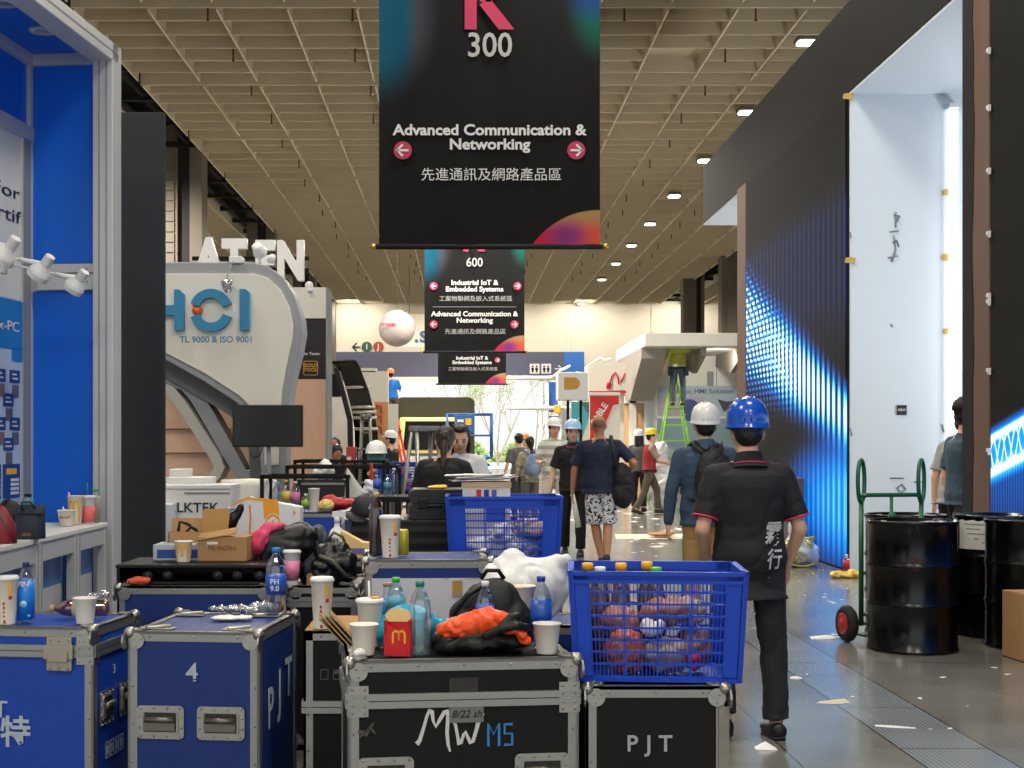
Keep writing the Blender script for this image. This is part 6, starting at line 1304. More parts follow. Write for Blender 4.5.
# ================================================================ drums, hand truck, box on the right
DRK = mat('glossy_black_drum', (7, 7, 8), .22, spec=.4)
def drum(lab, x, y, r, h, lid=True):
    t = thing('oil_drum', lab, 'drum', (x, y, 0), 0, 'black steel drums')
    b = MB(); pr = [(r * .965, 0), (r, .004), (r, .02), (r * .975, .028)]
    for z in (h * .36, h * .66): pr += [(r * .975, z - .03), (r * 1.0, z - .012), (r * 1.015, z), (r * 1.0, z + .012), (r * .975, z + .03)]
    pr += [(r * .975, h - .035), (r, h - .025), (r * 1.01, h - .008), (r, h), (r * .96, h), (r * .955, h - .02), (0, h - .02)]
    b.lathe(pr, 48); b.build('body', DRK, t)
    b = MB(); b.cyl((r * .6, -.05, h - .02), (r * .6, -.05, h - .005), .035, n=16); b.cyl((-r * .6, .05, h - .02), (-r * .6, .05, h - .008), .02, n=12); b.build('bung', STEEL, t); return t
d1_ = drum('glossy black steel drum in front of the green hand truck', 3.153, 9.80, .31, .905)
text('25 U\nnet', .055, 'faint_writing', mat('dull_red_chalk', (84, 22, 22), .7), d1_, (-.06, -.302, .62), bold=-.004, shear=.2)
drum('black drum standing behind the hand truck, hidden by the nearest drum', 3.37, 10.64, .3, .905)
d2_ = drum('black drum with a torn white label on its side', 4.02, 10.56, .3, .905)
b = MB(); N = 10; vs = []
for z in (.655, .868):
    for i in range(N + 1): a = R(-165 + 62 * i / N); vs.append((.3055 * math.cos(a), .3055 * math.sin(a), z + (.006 * math.sin(i * 2.1) if z > .7 else 0)))
b.add(vs, [(i, i + 1, N + 2 + i, N + 1 + i) for i in range(N)]); b.build('paper_label', mat('stained_label', (206, 204, 196), .7, var=.12, vs=12), d2_)
b = MB()
for k, (a0, a1, z) in enumerate(((-155, -120, .835), (-152, -130, .80), (-150, -118, .765), (-140, -132, .73), (-128, -112, .70))):
    vs = [(.307 * math.cos(R(a0 + (a1 - a0) * i / 6)), .307 * math.sin(R(a0 + (a1 - a0) * i / 6)), z + dz) for dz in (0, .01) for i in range(7)]; b.add(vs, [(i, i + 1, 8 + i, 7 + i) for i in range(6)])
b.build('label_print', GREY, d2_)
drum('black drum at the right edge behind the cardboard box', 4.02, 9.93, .3, .905)
ht = thing('hand_truck', 'green hand truck with two ring handles and red-hubbed wheels', 'hand truck', (3.125, 10.19, 0), 10); GRN = mat('hand_truck_green', (22, 92, 58), .35)
b = MB(); hw = .235
for s in (-1, 1):
    b.tube([(s * hw, 0, .12), (s * hw, 0, 1.05)], .018, 10)
    b.tube([(s * hw + .05 * math.cos(2 * math.pi * k / 28), .05 * math.cos(2 * math.pi * k / 28), 1.165 + .155 * math.sin(2 * math.pi * k / 28)) for k in range(28)], .015, 10, closed=True)
b.tube([(-hw, 0, 1.055), (-hw * .8, 0, 1.065), (hw * .8, 0, 1.065), (hw, 0, 1.055)], .016, 10); b.tube([(0, 0, 1.06), (0, 0, .15)], .013, 8)
for z in (.2, .5): b.tube([(-hw, 0, z), (hw, 0, z)], .013, 8)
b.build('frame', GRN, ht)
b = MB(); b.ball((0, -.015, .91), .03, 12); b.build('hook', GRN, ht); b = MB(); b.bb((-hw, -.03, .04), (hw, .1, .055)); b.tube([(-.33, .03, .13), (.33, .03, .13)], .012, 8); b.build('axle_plate', GRN, ht)
for s in (-1, 1):
    b = MB(); M_ = Matrix.Translation((s * .33, .03, .133)) @ Euler((0, R(90), 0)).to_matrix().to_4x4()
    b.lathe([(.075, -.035), (.11, -.04), (.13, -.02), (.133, 0), (.13, .02), (.11, .04), (.075, .035)], 32, M=M_); wh = b.build('wheel', RUB, ht)
    b = MB(); b.lathe([(0, -.05), (.025, -.05), (.03, -.038), (.06, -.036), (.078, -.04), (.078, .04), (.06, .036), (.03, .038), (.025, .05), (0, .05)], 24, M=M_); b.build('hub', mat('hub_red', (178, 34, 38), .4), wh)
t = thing('cardboard_box', 'plain cardboard box on the floor at the right edge', 'box', (3.97, 9.32, 0), 6)
b = MB(); b.bb((-.29, -.2, .004), (.29, .2, .45)); b.build('carton', KRAFT, t, bevel=.006); b = MB(); b.bb((-.29, -.025, .449), (.29, .025, .453)); b.build('tape_strip', mat('brown_tape', (170, 130, 80), .3), t); b = MB(); b.ribbon([(-.12, .32), (-.09, .36), (-.07, .3), (-.04, .34)], .012, -.203, -.2); b.build('printed_mark', mat('faded_print'), t)

# ================================================================ litter on the floor
def scrap(lab, x, d_, pts, m_=PAPER, fold=.0, rz=0, group=None, name='paper_scrap'):
    n = len(pts); cx_ = sum(p[0] for p in pts) / n; cy_ = sum(p[1] for p in pts) / n; b = MB()
    vs = [(p[0], p[1], .002) for p in pts] + [(cx_, cy_, .004 + fold)]; lo_ = [(p[0], p[1], .0005) for p in pts]
    b.add(vs + lo_, [(i, (i + 1) % n, n) for i in range(n)] + [tuple(n + 1 + i for i in reversed(range(n)))] + [(i, n + 1 + i, n + 1 + (i + 1) % n, (i + 1) % n) for i in range(n)])
    return tag(b.build(name, m_, loc=(fx(x, d_), d_, 0), rot=(0, 0, rz)), lab, 'litter', group)
TAN = mat('dirty_paper', (204, 186, 160), .85, var=.1)
scrap('white folded paper scrap standing nearest the walking man\'s shoe', 765, 6.62, [(-.05, -.03), (.05, -.04), (.055, .01), (.0, .05), (-.045, .03)], PAPER, .03)
scrap('tan torn paper lying across the floor groove', 832, 7.8, [(-.1, -.04), (.02, -.06), (.1, -.02), (.1, .1), (.04, .06), (-.06, .02)], TAN, .01)
scrap('long white paper strip on the steel trench cover', 897, 7.1, [(-.1, .04), (-.02, .0), (.09, -.02), (.095, .0), (.0, .035), (-.09, .07)], PAPER, .004)
scrap('small paper scrap on the floor left of the tan torn paper', 796, 8.6, [(-.04, -.03), (.03, -.03), (.04, .02), (-.03, .03)], PAPER, .008)
scrap('white plastic scrap near the hand truck wheel', 823, 10.35, [(-.1, -.06), (.06, -.04), (.16, .0), (.15, .05), (.03, .0), (-.08, .08)], PAPER, .02)
scrap('flat cardboard sheet on the floor beyond the man with the backpack', 664, 21.5, [(-.8, -.6), (.8, -.5), (.75, .6), (-.7, .5)], mat('pale_board', (216, 200, 176), .8), .0, name='cardboard_sheet')
soft('cardboard_piece', 'curled tan cardboard piece on the flat sheet', 'cardboard', [((0, 0, 0), (.2, .2, .035)), ((.12, .05, .02), (.14, .12, .03))], KRAFT, .015, .015, 6, 0, 5, loc=(fx(661, 21.3), 21.3, .05))
rn = random.Random(21); base = None
for i in range(150):
    if i < 70: d_ = rn.uniform(14.5, 32); x = rn.uniform(1.9, 4.0) if d_ < 21 else rn.uniform(1.6, 5.2)
    elif i < 110: d_ = rn.uniform(7, 15); x = rn.uniform(1.7, 3.9)
    else: d_ = rn.uniform(12.2, 16); x = rn.uniform(2.9, 4.2)
    if 13.5 < d_ and x > 4.25: x -= 1.2
    s_ = rn.uniform(.3, 1.1) * (1.0 if i >= 70 else 1.3); lab = 'small white paper scrap littering the floor of the aisle'
    if base is None: base = scrap(lab, 700, 15, [(-.07, -.04), (.0, -.06), (.08, -.02), (.06, .05), (-.03, .04)], mat('litter_white', (222, 218, 208), .8), .02, group='paper scraps along the aisle'); o = base
    else: o = base.copy(); COL.objects.link(o)
    o.location = (x, d_, 0); o.rotation_euler = (0, 0, rn.uniform(0, 6.28)); s_ *= (.35 if i >= 70 else 1); o.scale = (s_, s_ * rn.uniform(.25, .9), s_ * .6)
bgb = thing('rubbish_bag', 'white rubbish bag tied with yellow cable beside the LED wall', 'bag', (fx(799, 16.3), 16.35, 0))
b = MB(); b.ball((0, 0, .17), (.24, .2, .18), 18); b.ball((.1, 0, .14), (.16, .16, .15), 16); b.ball((-.02, 0, .4), (.1, .1, .14), 14); b.ball((.02, 0, .52), (.06, .05, .08), 12); b.ball((.0, 0, .33), (.06, .06, .08), 12); b.remesh('sack', mat('translucent_white_film', (206, 212, 218), .3), bgb, .016, 2, nz=.022, nsc=9, crease=.02, seed=3)
b = MB()
for k in range(4): b.tube([(-.06 + .17 * math.cos(a) + .01 * k, -.16 - .03 * math.sin(a * 2) - .012 * k, .2 + .13 * math.sin(a + .4 * k) + .01 * k) for a in [2 * math.pi * j / 20 for j in range(20)]], .009, 6, closed=True)
b.tube([(-.15, -.19, .05), (-.05, -.22, .02), (.06, -.22, .02), (.14, -.2, .05)], .009, 6); b.build('cable', mat('yellow_cable', (206, 190, 60), .45), bgb)
t = thing('grey_cabinet', 'narrow grey equipment cabinet against the LED wall above the rubbish bag', 'cabinet', (fx(801, 17.6) - .05, 17.6, 0)); b = MB(); b.bb((-.1, -.1, .0), (.07, .3, 1.0)); b.build('body', mat('cabinet_taupe', (92, 84, 86), .6), t, bevel=.01)
b = MB(); b.bb((-.1, -.11, .72), (.07, -.1, .74)); b.bb((-.08, -.105, .55), (.02, -.1, .68)); b.build('door_line', GREY, t)
bottle('red bottle standing at the foot of the LED wall', (4.27, 15.55, 0), .2, .035, PLASW, mat('red_label', (190, 30, 34), .4), clear('red_plastic', (190, 40, 40), .15, .4, (170, 24, 30)), (.2, .7))
soft('wrapper', 'crumpled yellow wrapper on the floor below the white gateway', 'wrapper', [((-.12, 0, 0), (.07, .06, .04)), ((.05, .02, 0), (.1, .07, .05)), ((-.03, 0, -.01), (.1, .05, .025))], mat('yellow_wrap', (226, 190, 80), .5, var=.3, vs=10), .012, .02, 18, .015, 12, loc=(fx(848, 14.9), 14.9, .042))
soft('plastic_bag', 'white bag of rubbish on the floor below the green ladder', 'bag', [((0, 0, 1.2), (.2, .2, .26)), ((.05, 0, .55), (.34, .28, .56)), ((-.05, 0, .9), (.26, .22, .3))], MATS['white_film'], .03, .03, 6, .03, 30, loc=(fx(661, 30.2), 30.2, 0))
# ================================================================ people
SKIN = mat('skin', (216, 170, 142), .55, var=.05, vs=20); SKIN2 = mat('tanned_skin', (176, 124, 94), .55, var=.06, vs=20); HAIR = mat('black_hair', (20, 17, 16), .45, bump=.3, bs=160, stretch=(1, 1, .15)); HAIRB = mat('brown_hair', (50, 32, 26), .45, bump=.3, bs=160, stretch=(1, 1, .15))
EYEM = mat('eye_dark', (24, 18, 16), .2); LIP = mat('lip', (150, 84, 76), .5); EYEW = mat('eye_white', (150, 140, 134), .4)
def nrm(a): return V(a).normalized()
def hand(mb, wpos, d, n, th, curl=.35, s=1., spread=1.):
    """palm, four bent fingers of unequal length and a thumb from the side of the palm"""
    d = nrm(d); n = V(n); n = (n - d * n.dot(d)).normalized(); t = V(th); t = (t - d * t.dot(d) - n * t.dot(n)).normalized()
    mb.loft([(wpos - d * .02 * s, .024 * s, .019 * s, d), (wpos + d * .015 * s, .03 * s, .018 * s, d), (wpos + d * .06 * s, .041 * s, .015 * s, d), (wpos + d * .088 * s, .04 * s, .012 * s, d), (wpos + d * .097 * s, .03 * s, .008 * s, d)], 14, up=t)
    for i, (o, L) in enumerate(((.031, .066), (.0105, .075), (-.0105, .07), (-.031, .054))):
        p = wpos + d * .085 * s + t * o * s * spread; a = curl * (.7 + .12 * i); dd = (d + t * o * 1.2).normalized(); r = .0088 * s
        for k, f in enumerate((.45, .32, .26)):
            ang = a * (k + .6); q = p + (dd * math.cos(ang) + n * math.sin(ang)) * L * f * s; mb.cap(p, q, r, r * .94, 10); p = q; r *= .93
    p = wpos + d * .022 * s + t * .026 * s; q = p + (d * .55 + t * .75 + n * .35).normalized() * .042 * s; mb.cap(p, q, .0125 * s, .0105 * s, 10)
    mb.cap(q, q + (d * .85 + t * .25 + n * .4).normalized() * .034 * s, .0102 * s, .0082 * s, 10)
HELM = {}
def person(label, loc, rz, H, arms, legs, top, bottom, shoe, vox=.012, lean=0., side=0., head=(0, 0, 0), skin=None, hair='short', hairm=None, helmet=None, sleeve='short', shorts=False, hem=-.06, wide=1., loose=.018, face=False, curl=.4, collar=None, cuff=None, palm=((1, 0, 0), (-1, 0, 0)), twist=0., hz_=.05, hs_=.9, group='people in the hall', pant_w=1., shoe_w=1.):
    skin = skin or SKIN; s = H / 1.72; t = thing('person', label, 'person', loc, rz, group)
    def sc_(a): return tuple(x * s for x in a) if isinstance(a, (tuple, list)) else a * s
    Lm = Euler((R(-lean), R(side), R(twist))).to_matrix(); sd = Lm @ V((0, 0, 1))
    # legs first, to set the hip height
    hipo = [V((-.088, 0, -.02)), V((.088, 0, -.02))]; low = 9
    J = []
    for i in (0, 1):
        td, sh, pitch = legs[i]; k = hipo[i] + nrm(td) * .42; a = k + nrm(sh) * .41; J.append((hipo[i], k, a, pitch)); fd = V((0, math.cos(R(pitch)), math.sin(R(pitch))))
        low = min(low, a.z - .072, (a + fd * .13).z - .06)
    hz = -low; up = V((0, 0, hz)); J = [(a + up, b_ + up, c + up, p) for a, b_, c, p in J]; HC = up
    def T(x, y, z): return HC + Lm @ V((x, y, z))
    N = T(0, 0, .53)
    body = MB(); W = wide
    prof = [(-.10, .09, .075), (-.05, .15, .10), (.02, .162, .108), (.1, .148, .10), (.18, .14, .095), (.28, .158, .107), (.38, .172, .108), (.44, .16, .095), (.49, .1, .07), (.53, .06, .06)]
    body.loft([(T(0, 0, z) * s, rx * s * W, ry * s, sd) for z, rx, ry in prof], 20, up=Lm @ V((1, 0, 0)))
    hy, hp, hr = head; hm = (Lm @ Euler((R(hp), R(hr), R(hy))).to_matrix()).to_4x4(); hc = N + Lm @ V((0, .01, .015)) + (hm.to_3x3() @ V((0, .012, .122)))
    body.cap(T(0, -.005, .46) * s, (hc - hm.to_3x3() @ V((0, .01, .05))) * s, .06 * s, .052 * s, 16)
    HM = Matrix.Translation(hc * s) @ hm @ Matrix.Scale(s * 1.06, 4)
    body.ball((0, 0, .012), (.074, .094, .108), 22, M=HM); body.ball((0, .024, -.058), (.056, .066, .058), 18, M=HM); body.ball((0, .097, -.012), (.013, .017, .022), 12, M=HM, rot=(-20, 0, 0)); body.ball((0, .07, .03), (.055, .022, .018), 12, M=HM)
    for e in (-1, 1): body.ball((e * .076, -.006, -.008), (.011, .02, .032), 12, M=HM, rot=(10, 0, e * 12)); body.ball((e * .034, .074, -.03), (.024, .018, .02), 10, M=HM)
    AJ = []
    for i in (0, 1):
        e = -1 if i == 0 else 1; S = T(e * .172 * W, 0, .44); ud, fd_ = Lm @ nrm(arms[i][0]), Lm @ nrm(arms[i][1]); E = S + ud * .285; Wr = E + fd_ * .245; AJ.append((S, E, Wr, fd_))
        body.cap(T(e * .05, 0, .475) * s, S * s, .05 * s, .05 * s, 14); body.cap(S * s, E * s, .05 * s, .038 * s, 14); body.cap(E * s, Wr * s, .04 * s, .027 * s, 14)
        hn = arms[i][2] if len(arms[i]) > 2 else ((-e, 0.05, 0)); ht_ = arms[i][3] if len(arms[i]) > 3 else (0, 1, .1)
        hand(body, Wr * s, Lm @ (nrm(arms[i][1]) + V((0, 0, -.05))), Lm @ V(hn), Lm @ V(ht_), arms[i][4] if len(arms[i]) > 4 else curl, s * 1.0)
    for i in (0, 1):
        h_, k, a, p = J[i]; body.cap(h_ * s, k * s, .08 * s, .056 * s, 16); body.cap(k * s, (k + (a - k) * .35) * s, .054 * s, .056 * s, 14); body.cap((k + (a - k) * .3) * s, a * s, .056 * s, .036 * s, 14)
        fd = V((0, math.cos(R(p)), math.sin(R(p)))); body.cap((a - fd * .03 - V((0, 0, .03))) * s, (a + fd * .12 - V((0, 0, .042))) * s, .034 * s, .026 * s, 12)
    body.remesh('body', skin, t, vox, 3)
    # clothes
    sh = MB(); lo = loose
    rings = [(z, rx * W + lo, ry + lo) for z, rx, ry in prof if z > hem + .02 and z < .46]; rx0 = max(.158 * W, .165) + lo * 1.1
    rings = [(hem, rx0, .112 + lo * 1.1), (hem + .015, rx0, .112 + lo)] + rings + [(.475, .115, .085), (.505, .078, .074), (.52, .072, .07)]
    sh.loft([(T(0, 0, z) * s, rx * s, ry * s, sd) for z, rx, ry in rings], 26, up=Lm @ V((1, 0, 0)))
    for i in (0, 1):
        S, E, Wr, fd_ = AJ[i]; e = -1 if i == 0 else 1
        sh.cap(T(e * .045, 0, .472) * s, S * s, .056 * s, .064 * s, 16)
        if sleeve == 'short': sh.loft([((S + (E - S) * f) * s, r_ * s, r_ * s * .95, (E - S)) for f, r_ in ((-.1, .055), (.0, .066), (.35, .066), (.78, .069), (.8, .066))], 18)
        elif sleeve == 'long': sh.cap(S * s, E * s, .066 * s, .054 * s, 16); sh.cap(E * s, (E + (Wr - E) * .95) * s, .054 * s, .04 * s, 16)
        elif sleeve == 'none': sh.cap(S * s, (S + (E - S) * .12) * s, .062 * s, .06 * s, 14)
    shirt = sh.remesh('shirt', top, t, vox, 2, nz=.006 * s, nsc=9, crease=.004, seed=int(H * 1000) % 97)
    pt = MB(); pw = pant_w
    pt.loft([(T(0, 0, z) * s, (rx + .012) * s * W, (ry + .012) * s, sd) for z, rx, ry in ((-.1, .11, .085), (-.05, .152, .104), (.02, .162, .108), (.09, .15, .102))], 20, up=Lm @ V((1, 0, 0)))
    for i in (0, 1):
        h_, k, a, p = J[i]
        if shorts: pt.cap(h_ * s, (h_ + (k - h_) * .5) * s, .1 * s, .1 * s, 16); pt.loft([((h_ + (k - h_) * f) * s, r_ * s, r_ * s, (k - h_)) for f, r_ in ((.3, .1), (.7, .1), (1.0, .1), (1.02, .096))], 18)
        else: pt.cap(h_ * s, k * s, .096 * s * pw, .073 * s * pw, 16); pt.loft([((k + (a - k) * f) * s, r_ * s * pw, r_ * s * pw, (a - k)) for f, r_ in ((-.08, .06), (.0, .073), (.4, .07), (.86, .065), (.925, .067), (.935, .06))], 18)
    pt.remesh('trousers' if not shorts else 'shorts', bottom, t, vox, 2, nz=.007 * s, nsc=8, crease=.006, seed=int(H * 777) % 91)
    for i in (0, 1):
        h_, k, a, p = J[i]; q = MB(); fd = V((0, math.cos(R(p)), math.sin(R(p)))); ux = V((0, -math.sin(R(p)), math.cos(R(p)))); o_ = a - ux * .028
        q.loft([((o_ - fd * .075) * s, .026 * s, .03 * s, fd), ((o_ - fd * .06) * s, .04 * s, .042 * s, fd), ((o_ + fd * .01) * s, .044 * s, .043 * s, fd), ((o_ + fd * .1 - ux * .008) * s, .05 * s, .034 * s, fd), ((o_ + fd * .17 - ux * .016) * s, .044 * s, .026 * s, fd), ((o_ + fd * .2 - ux * .02) * s, .025 * s, .016 * s, fd)], 18, up=(1, 0, 0)); so = q.build('shoe', shoe, t)
        q = MB(); q.loft([((o_ - fd * .08 - ux * .034) * s, .03 * s, .01 * s, fd), ((o_ - ux * .034) * s, .046 * s, .011 * s, fd), ((o_ + fd * .12 - ux * .036) * s, .053 * s, .009 * s, fd), ((o_ + fd * .205 - ux * .034) * s, .03 * s, .008 * s, fd)], 18, up=(1, 0, 0)); q.build('sole', RUB, so)
    if hair:
        hb = MB(); hb.ball((0, -.018, .034), (.081, .093, .098), 22, M=HM); hb.ball((0, -.045, -.01), (.07, .06, .07), 18, M=HM)
        for e in (-1, 1): hb.ball((e * .066, .0, .03), (.017, .045, .05), 12, M=HM)
        if hair in ('tail', 'long'):
            hb.ball((0, -.07, -.03), (.06, .05, .08), 16, M=HM)
            if hair == 'tail': hb.ball((.0, -.115, .01), (.035, .04, .045), 12, M=HM); hb.ball((0, -.115, -.09), (.032, .03, .1), 12, M=HM); hb.ball((0, -.11, -.19), (.024, .022, .09), 12, M=HM)
            else:
                for e in (-1, 1): hb.ball((e * .07, -.01, -.06), (.026, .05, .12), 14, M=HM)
                hb.ball((0, -.08, -.14), (.075, .035, .13), 14, M=HM); hb.ball((0, .04, .105), (.055, .05, .03), 12, M=HM)
        hb.remesh('hair', hairm or HAIR, t, max(.008, vox * .8), 2, nz=.003, nsc=40)
    if face:
        for e in (-1, 1):
            q = MB(); q.ball((e * .03, .0835, .006), (.014, .007, .005), 12, M=HM); ey = q.build('eye', EYEW, t); q = MB(); q.ball((e * .03, .0885, .006), (.0065, .005, .0065), 10, M=HM); q.build('iris', EYEM, ey)
        for e in (-1, 1): q = MB(); q.ball((e * .031, .088, .026), (.018, .006, .004), 10, M=HM); q.build('eyebrow', HAIR, t)
        q = MB(); q.ball((0, .088, -.056), (.021, .007, .006), 12, M=HM); q.build('mouth', LIP, t)
    if helmet:
        HT = HM @ Euler((R(7), 0, 0)).to_matrix().to_4x4() @ Matrix.Diagonal((1, 1, hs_, 1)) @ Matrix.Translation((0, 0, hz_ / hs_ * .9 - .05)); q = MB(); q.lathe([(.001, .142), (.03, .139), (.06, .127), (.085, .105), (.1, .072), (.106, .035), (.107, .012), (.112, .006), (.112, .0), (.1, .002), (.098, .03), (.085, .09), (.04, .125), (0, .13)], 36, c=(0, -.008, .05), sx=.98, sy=1.12, M=HT)
        q.loft([((0, -.02 + .0, .166), .012, .008, (0, 1, 0)), ((0, .04, .162), .012, .008, (0, 1, 0)), ((0, -.07, .150), .01, .006, (0, 1, 0))], 10) if False else None
        hl = q.build('helmet', helmet, t)
        q = MB(); q.loft([((0, .085, .052), .095, .006, (0, 1, 0)), ((0, .12, .05), .085, .006, (0, 1, 0)), ((0, .142, .044), .055, .005, (0, 1, 0)), ((0, .15, .042), .02, .004, (0, 1, 0))], 18, up=(1, 0, 0)); o_ = q.mesh('brim', helmet); o_.transform(HT); link('brim', o_, hl)
        q = MB()
        for x in (-.03, 0, .03): q.tube([(x, -.008 + .122 * math.cos(a) * (.99 if x == 0 else .93), .052 + .139 * math.sin(a) * (1.0 if x == 0 else .965)) for a in [R(12 + 156 * j / 16) for j in range(17)]], .006, 6)
        o_ = q.mesh('ridge', helmet); o_.transform(HT); link('ridge', o_, hl)
        q = MB(); q.tube([(.085 * math.cos(a), -.01 + .102 * math.sin(a), .02) for a in [R(200 + 140 * j / 12) for j in range(13)]], .009, 6); o_ = q.mesh('head_band', BLACK); o_.transform(HM); link('head_band', o_, hl)
    if collar:
        q = MB(); vs = []
        for (r_, z_) in ((.112, .478), (.094, .498), (.077, .53), (.071, .556), (.065, .556), (.066, .52)):
            for j in range(28): a = 2 * math.pi * j / 28; vs.append(T(r_ * math.cos(a), r_ * .96 * math.sin(a) + .006, z_ - .012 * math.sin(a)) * s)
        q.add(vs, [(i * 28 + j, i * 28 + (j + 1) % 28, (i + 1) * 28 + (j + 1) % 28, (i + 1) * 28 + j) for i in range(5) for j in range(28)], 0, True); cl_ = q.build('collar', top, t)
        if collar is not top: q = MB(); q.tube([T(.0955 * math.cos(a), .0955 * .96 * math.sin(a) + .006, .499 - .012 * math.sin(a)) * s for a in [2 * math.pi * j / 28 for j in range(28)]], .004 * s, 6, closed=True); q.build('piping', collar, cl_)
    if cuff:
        q = MB()
        for i in (0, 1):
            S, E, Wr, fd_ = AJ[i]; dd = (E - S).normalized(); c_ = (S + (E - S) * .79); a1 = dd.orthogonal().normalized(); a2 = dd.cross(a1)
            q.tube([(c_ + (a1 * math.cos(a) + a2 * math.sin(a)) * .0665) * s for a in [2 * math.pi * j / 24 for j in range(24)]], .006 * s, 6, closed=True)
        q.build('sleeve_cuff', cuff, t)
    info = dict(t=t, shirt=shirt, AJ=[(a * s, b_ * s, c * s, d_) for a, b_, c, d_ in AJ], N=N * s, T=lambda x, y, z: T(x, y, z) * s, s=s, HM=HM); return info
def place(t, v): return Matrix.LocRotScale(t.location, t.rotation_euler, None) @ V(v)

HB = mat('helmet_blue', (20, 78, 182), .22, coat=.4); HW_ = mat('helmet_white', (226, 226, 224), .3, coat=.2); HY = mat('helmet_yellow', (236, 208, 40), .3)
SHK = mat('black_shirt', (17, 17, 21), .8, bump=.15, bs=30); TRK = mat('charcoal_trousers', (34, 34, 36), .85, bump=.1, bs=30); SHOE = mat('black_shoe', (18, 18, 19), .5)
FIG = mat('piping_pink', (190, 40, 84), .6)
# 1 man with the blue helmet, walking away
D = 6.86
P1 = person('man in black shirt with white brush lettering and a blue safety helmet, walking away', (1.41, D, 0), 2, 1.625,
    (((-.26, -.1, -1), (.22, .75, -.62), (.4, 0, -1), (0, .6, 1)), ((.30, -.06, -1), (-.12, .62, -.78), (-.4, 0, -1), (0, .6, 1))),
    (((-.1, .26, -1), (-.02, -.30, -1), 8), ((.09, .03, -1), (.03, -.04, -1), 0)),
    SHK, TRK, SHOE, .0085, lean=3, helmet=HB, collar=FIG, cuff=FIG, hem=-.20, wide=1.04, loose=.03, head=(-4, -4, 0), pant_w=1.02, hz_=.024, hs_=1.12)
for s_, z, sz in (('霧', 1.035, .125), ('行', .91, .105), ('、', .83, .07)):
    q = text(s_, sz, 'lettering', TXW, P1['t'], (.092, -.3, z * .965), (90, 0, 0), bold=.016, sx=.78, shear=.12); onto(q, P1['shirt'], (0, 1, 0), .006)
# 2 man with white helmet and backpack
DEN = mat('denim_blue_shirt', (48, 70, 92), .8, bump=.15, bs=40, var=.06); KHA = mat('khaki_trousers', (164, 126, 78), .8)
D = 10.75
P2 = person('man in denim shirt with white safety helmet and black backpack, seen from behind', (1.87, D, 0), 4, 1.715,
    (((-.30, -.03, -1), (-.06, .1, -1)), ((.25, .1, -1), (-.2, .7, -.4))), (((-.03, .12, -1), (0, -.2, -1), 0), ((.03, -.1, -1), (0, -.25, -1), -6)),
    DEN, KHA, SHOE, .0095, helmet=HW_, sleeve='long', hem=-.10, loose=.03, wide=1.1, collar=DEN, head=(-5, 0, 0), curl=.5, hz_=.024, hs_=1.08)
def wear_backpack(P, lab, m, w_=.15, h_=.24, off=.0, straps=True, name='backpack'):
    T = P['T']; t = P['t']; bt_ = thing(name, lab, 'backpack', t.location, math.degrees(t.rotation_euler.z)); b = MB()
    b.ball(T(off, -.19, .25), (w_, .075, h_), 20); b.ball(T(off, -.235, .16), (w_ * .8, .05, h_ * .55), 16); b.remesh('body', m, bt_, .011, 2, nz=.006, nsc=12, crease=.005, seed=9)
    b = MB(); b.ball(T(off, -.275, .17), (w_ * .6, .02, h_ * .4), 14); b.remesh('front_pocket', m, bt_, .01, 2)
    if straps:
        for e in (-1, 1):
            b = MB(); pts = [T(off + e * .05, -.16, .45), T(e * .085, -.11, .505), T(e * .1, -.03, .545), T(e * .11, .06, .52), T(e * .115, .135, .42), T(e * .13, .14, .28), T(e * .165, .06, .14), T(e * .13, -.12, .1)]
            b.loft([(p, .026, .008) for p in pts], 10, up=(1, 0, 0)); b.build('strap', m, bt_)
    b = MB(); b.tube([T(off - .04, -.16, .47), T(off - .03, -.17, .515), T(off + .03, -.17, .515), T(off + .04, -.16, .47)], .008, 8); b.build('handle', m, bt_); return bt_
wear_backpack(P2, 'black backpack worn by the man in the denim shirt', mat('backpack_black'), .15, .25, .02)
# 3 bald man in navy t-shirt and patterned shorts
NVT = mat('navy_t_shirt', (22, 32, 60), .8, bump=.1, bs=30)
sm_ = mat('white_patterned_shorts', (206, 208, 214), .8); g = NT(sm_); X, Y, Z = g.xyz(); nz_ = g.noise(9, det=2); rg = g.m('ABSOLUTE', g.m('SUBTRACT', g.m('FRACT', g.m('MULTIPLY', nz_, 7.)), .5)); g.color(g.mix(g.m('LESS_THAN', rg, .16), rgb((206, 208, 214)), rgb((30, 30, 36))))
D = 16.3
P3 = person('bald man in navy t-shirt and white patterned shorts walking away', (fx(601, D), D, 0), -6, 1.76,
    (((-.34, -.02, -1), (-.12, .12, -1)), ((.62, -.25, -.75), (-.35, .5, -.6))), (((.04, .08, -1), (.20, -.12, -1), -4), ((-.02, -.04, -1), (-.04, -.45, -1), -28)),
    NVT, sm_, SHOE, .011, skin=SKIN2, hair=None, hem=-.10, wide=1.2, loose=.03, shorts=True, side=-2)
b = MB(); b.ball(P3['HM'] @ V((0, -.02, .02)), (.083, .098, .075), 16); b.remesh('hair', mat('shaved_grey_hair', (120, 86, 66), .6), P3['t'], .012, 2)
T = P3['T']; t = thing('shoulder_bag', 'large limp black bag hanging from the bald man\'s right shoulder', 'bag', P3['t'].location, -6)
b = MB(); b.ball(T(.26, -.08, .0), (.12, .1, .26), 18, rot=(0, -10, 0)); b.ball(T(.24, -.08, -.12), (.13, .1, .16), 16); b.remesh('body', mat('limp_black_fabric', (17, 17, 20), .7), t, .015, 3, nz=.015, nsc=8, crease=.015, seed=4)
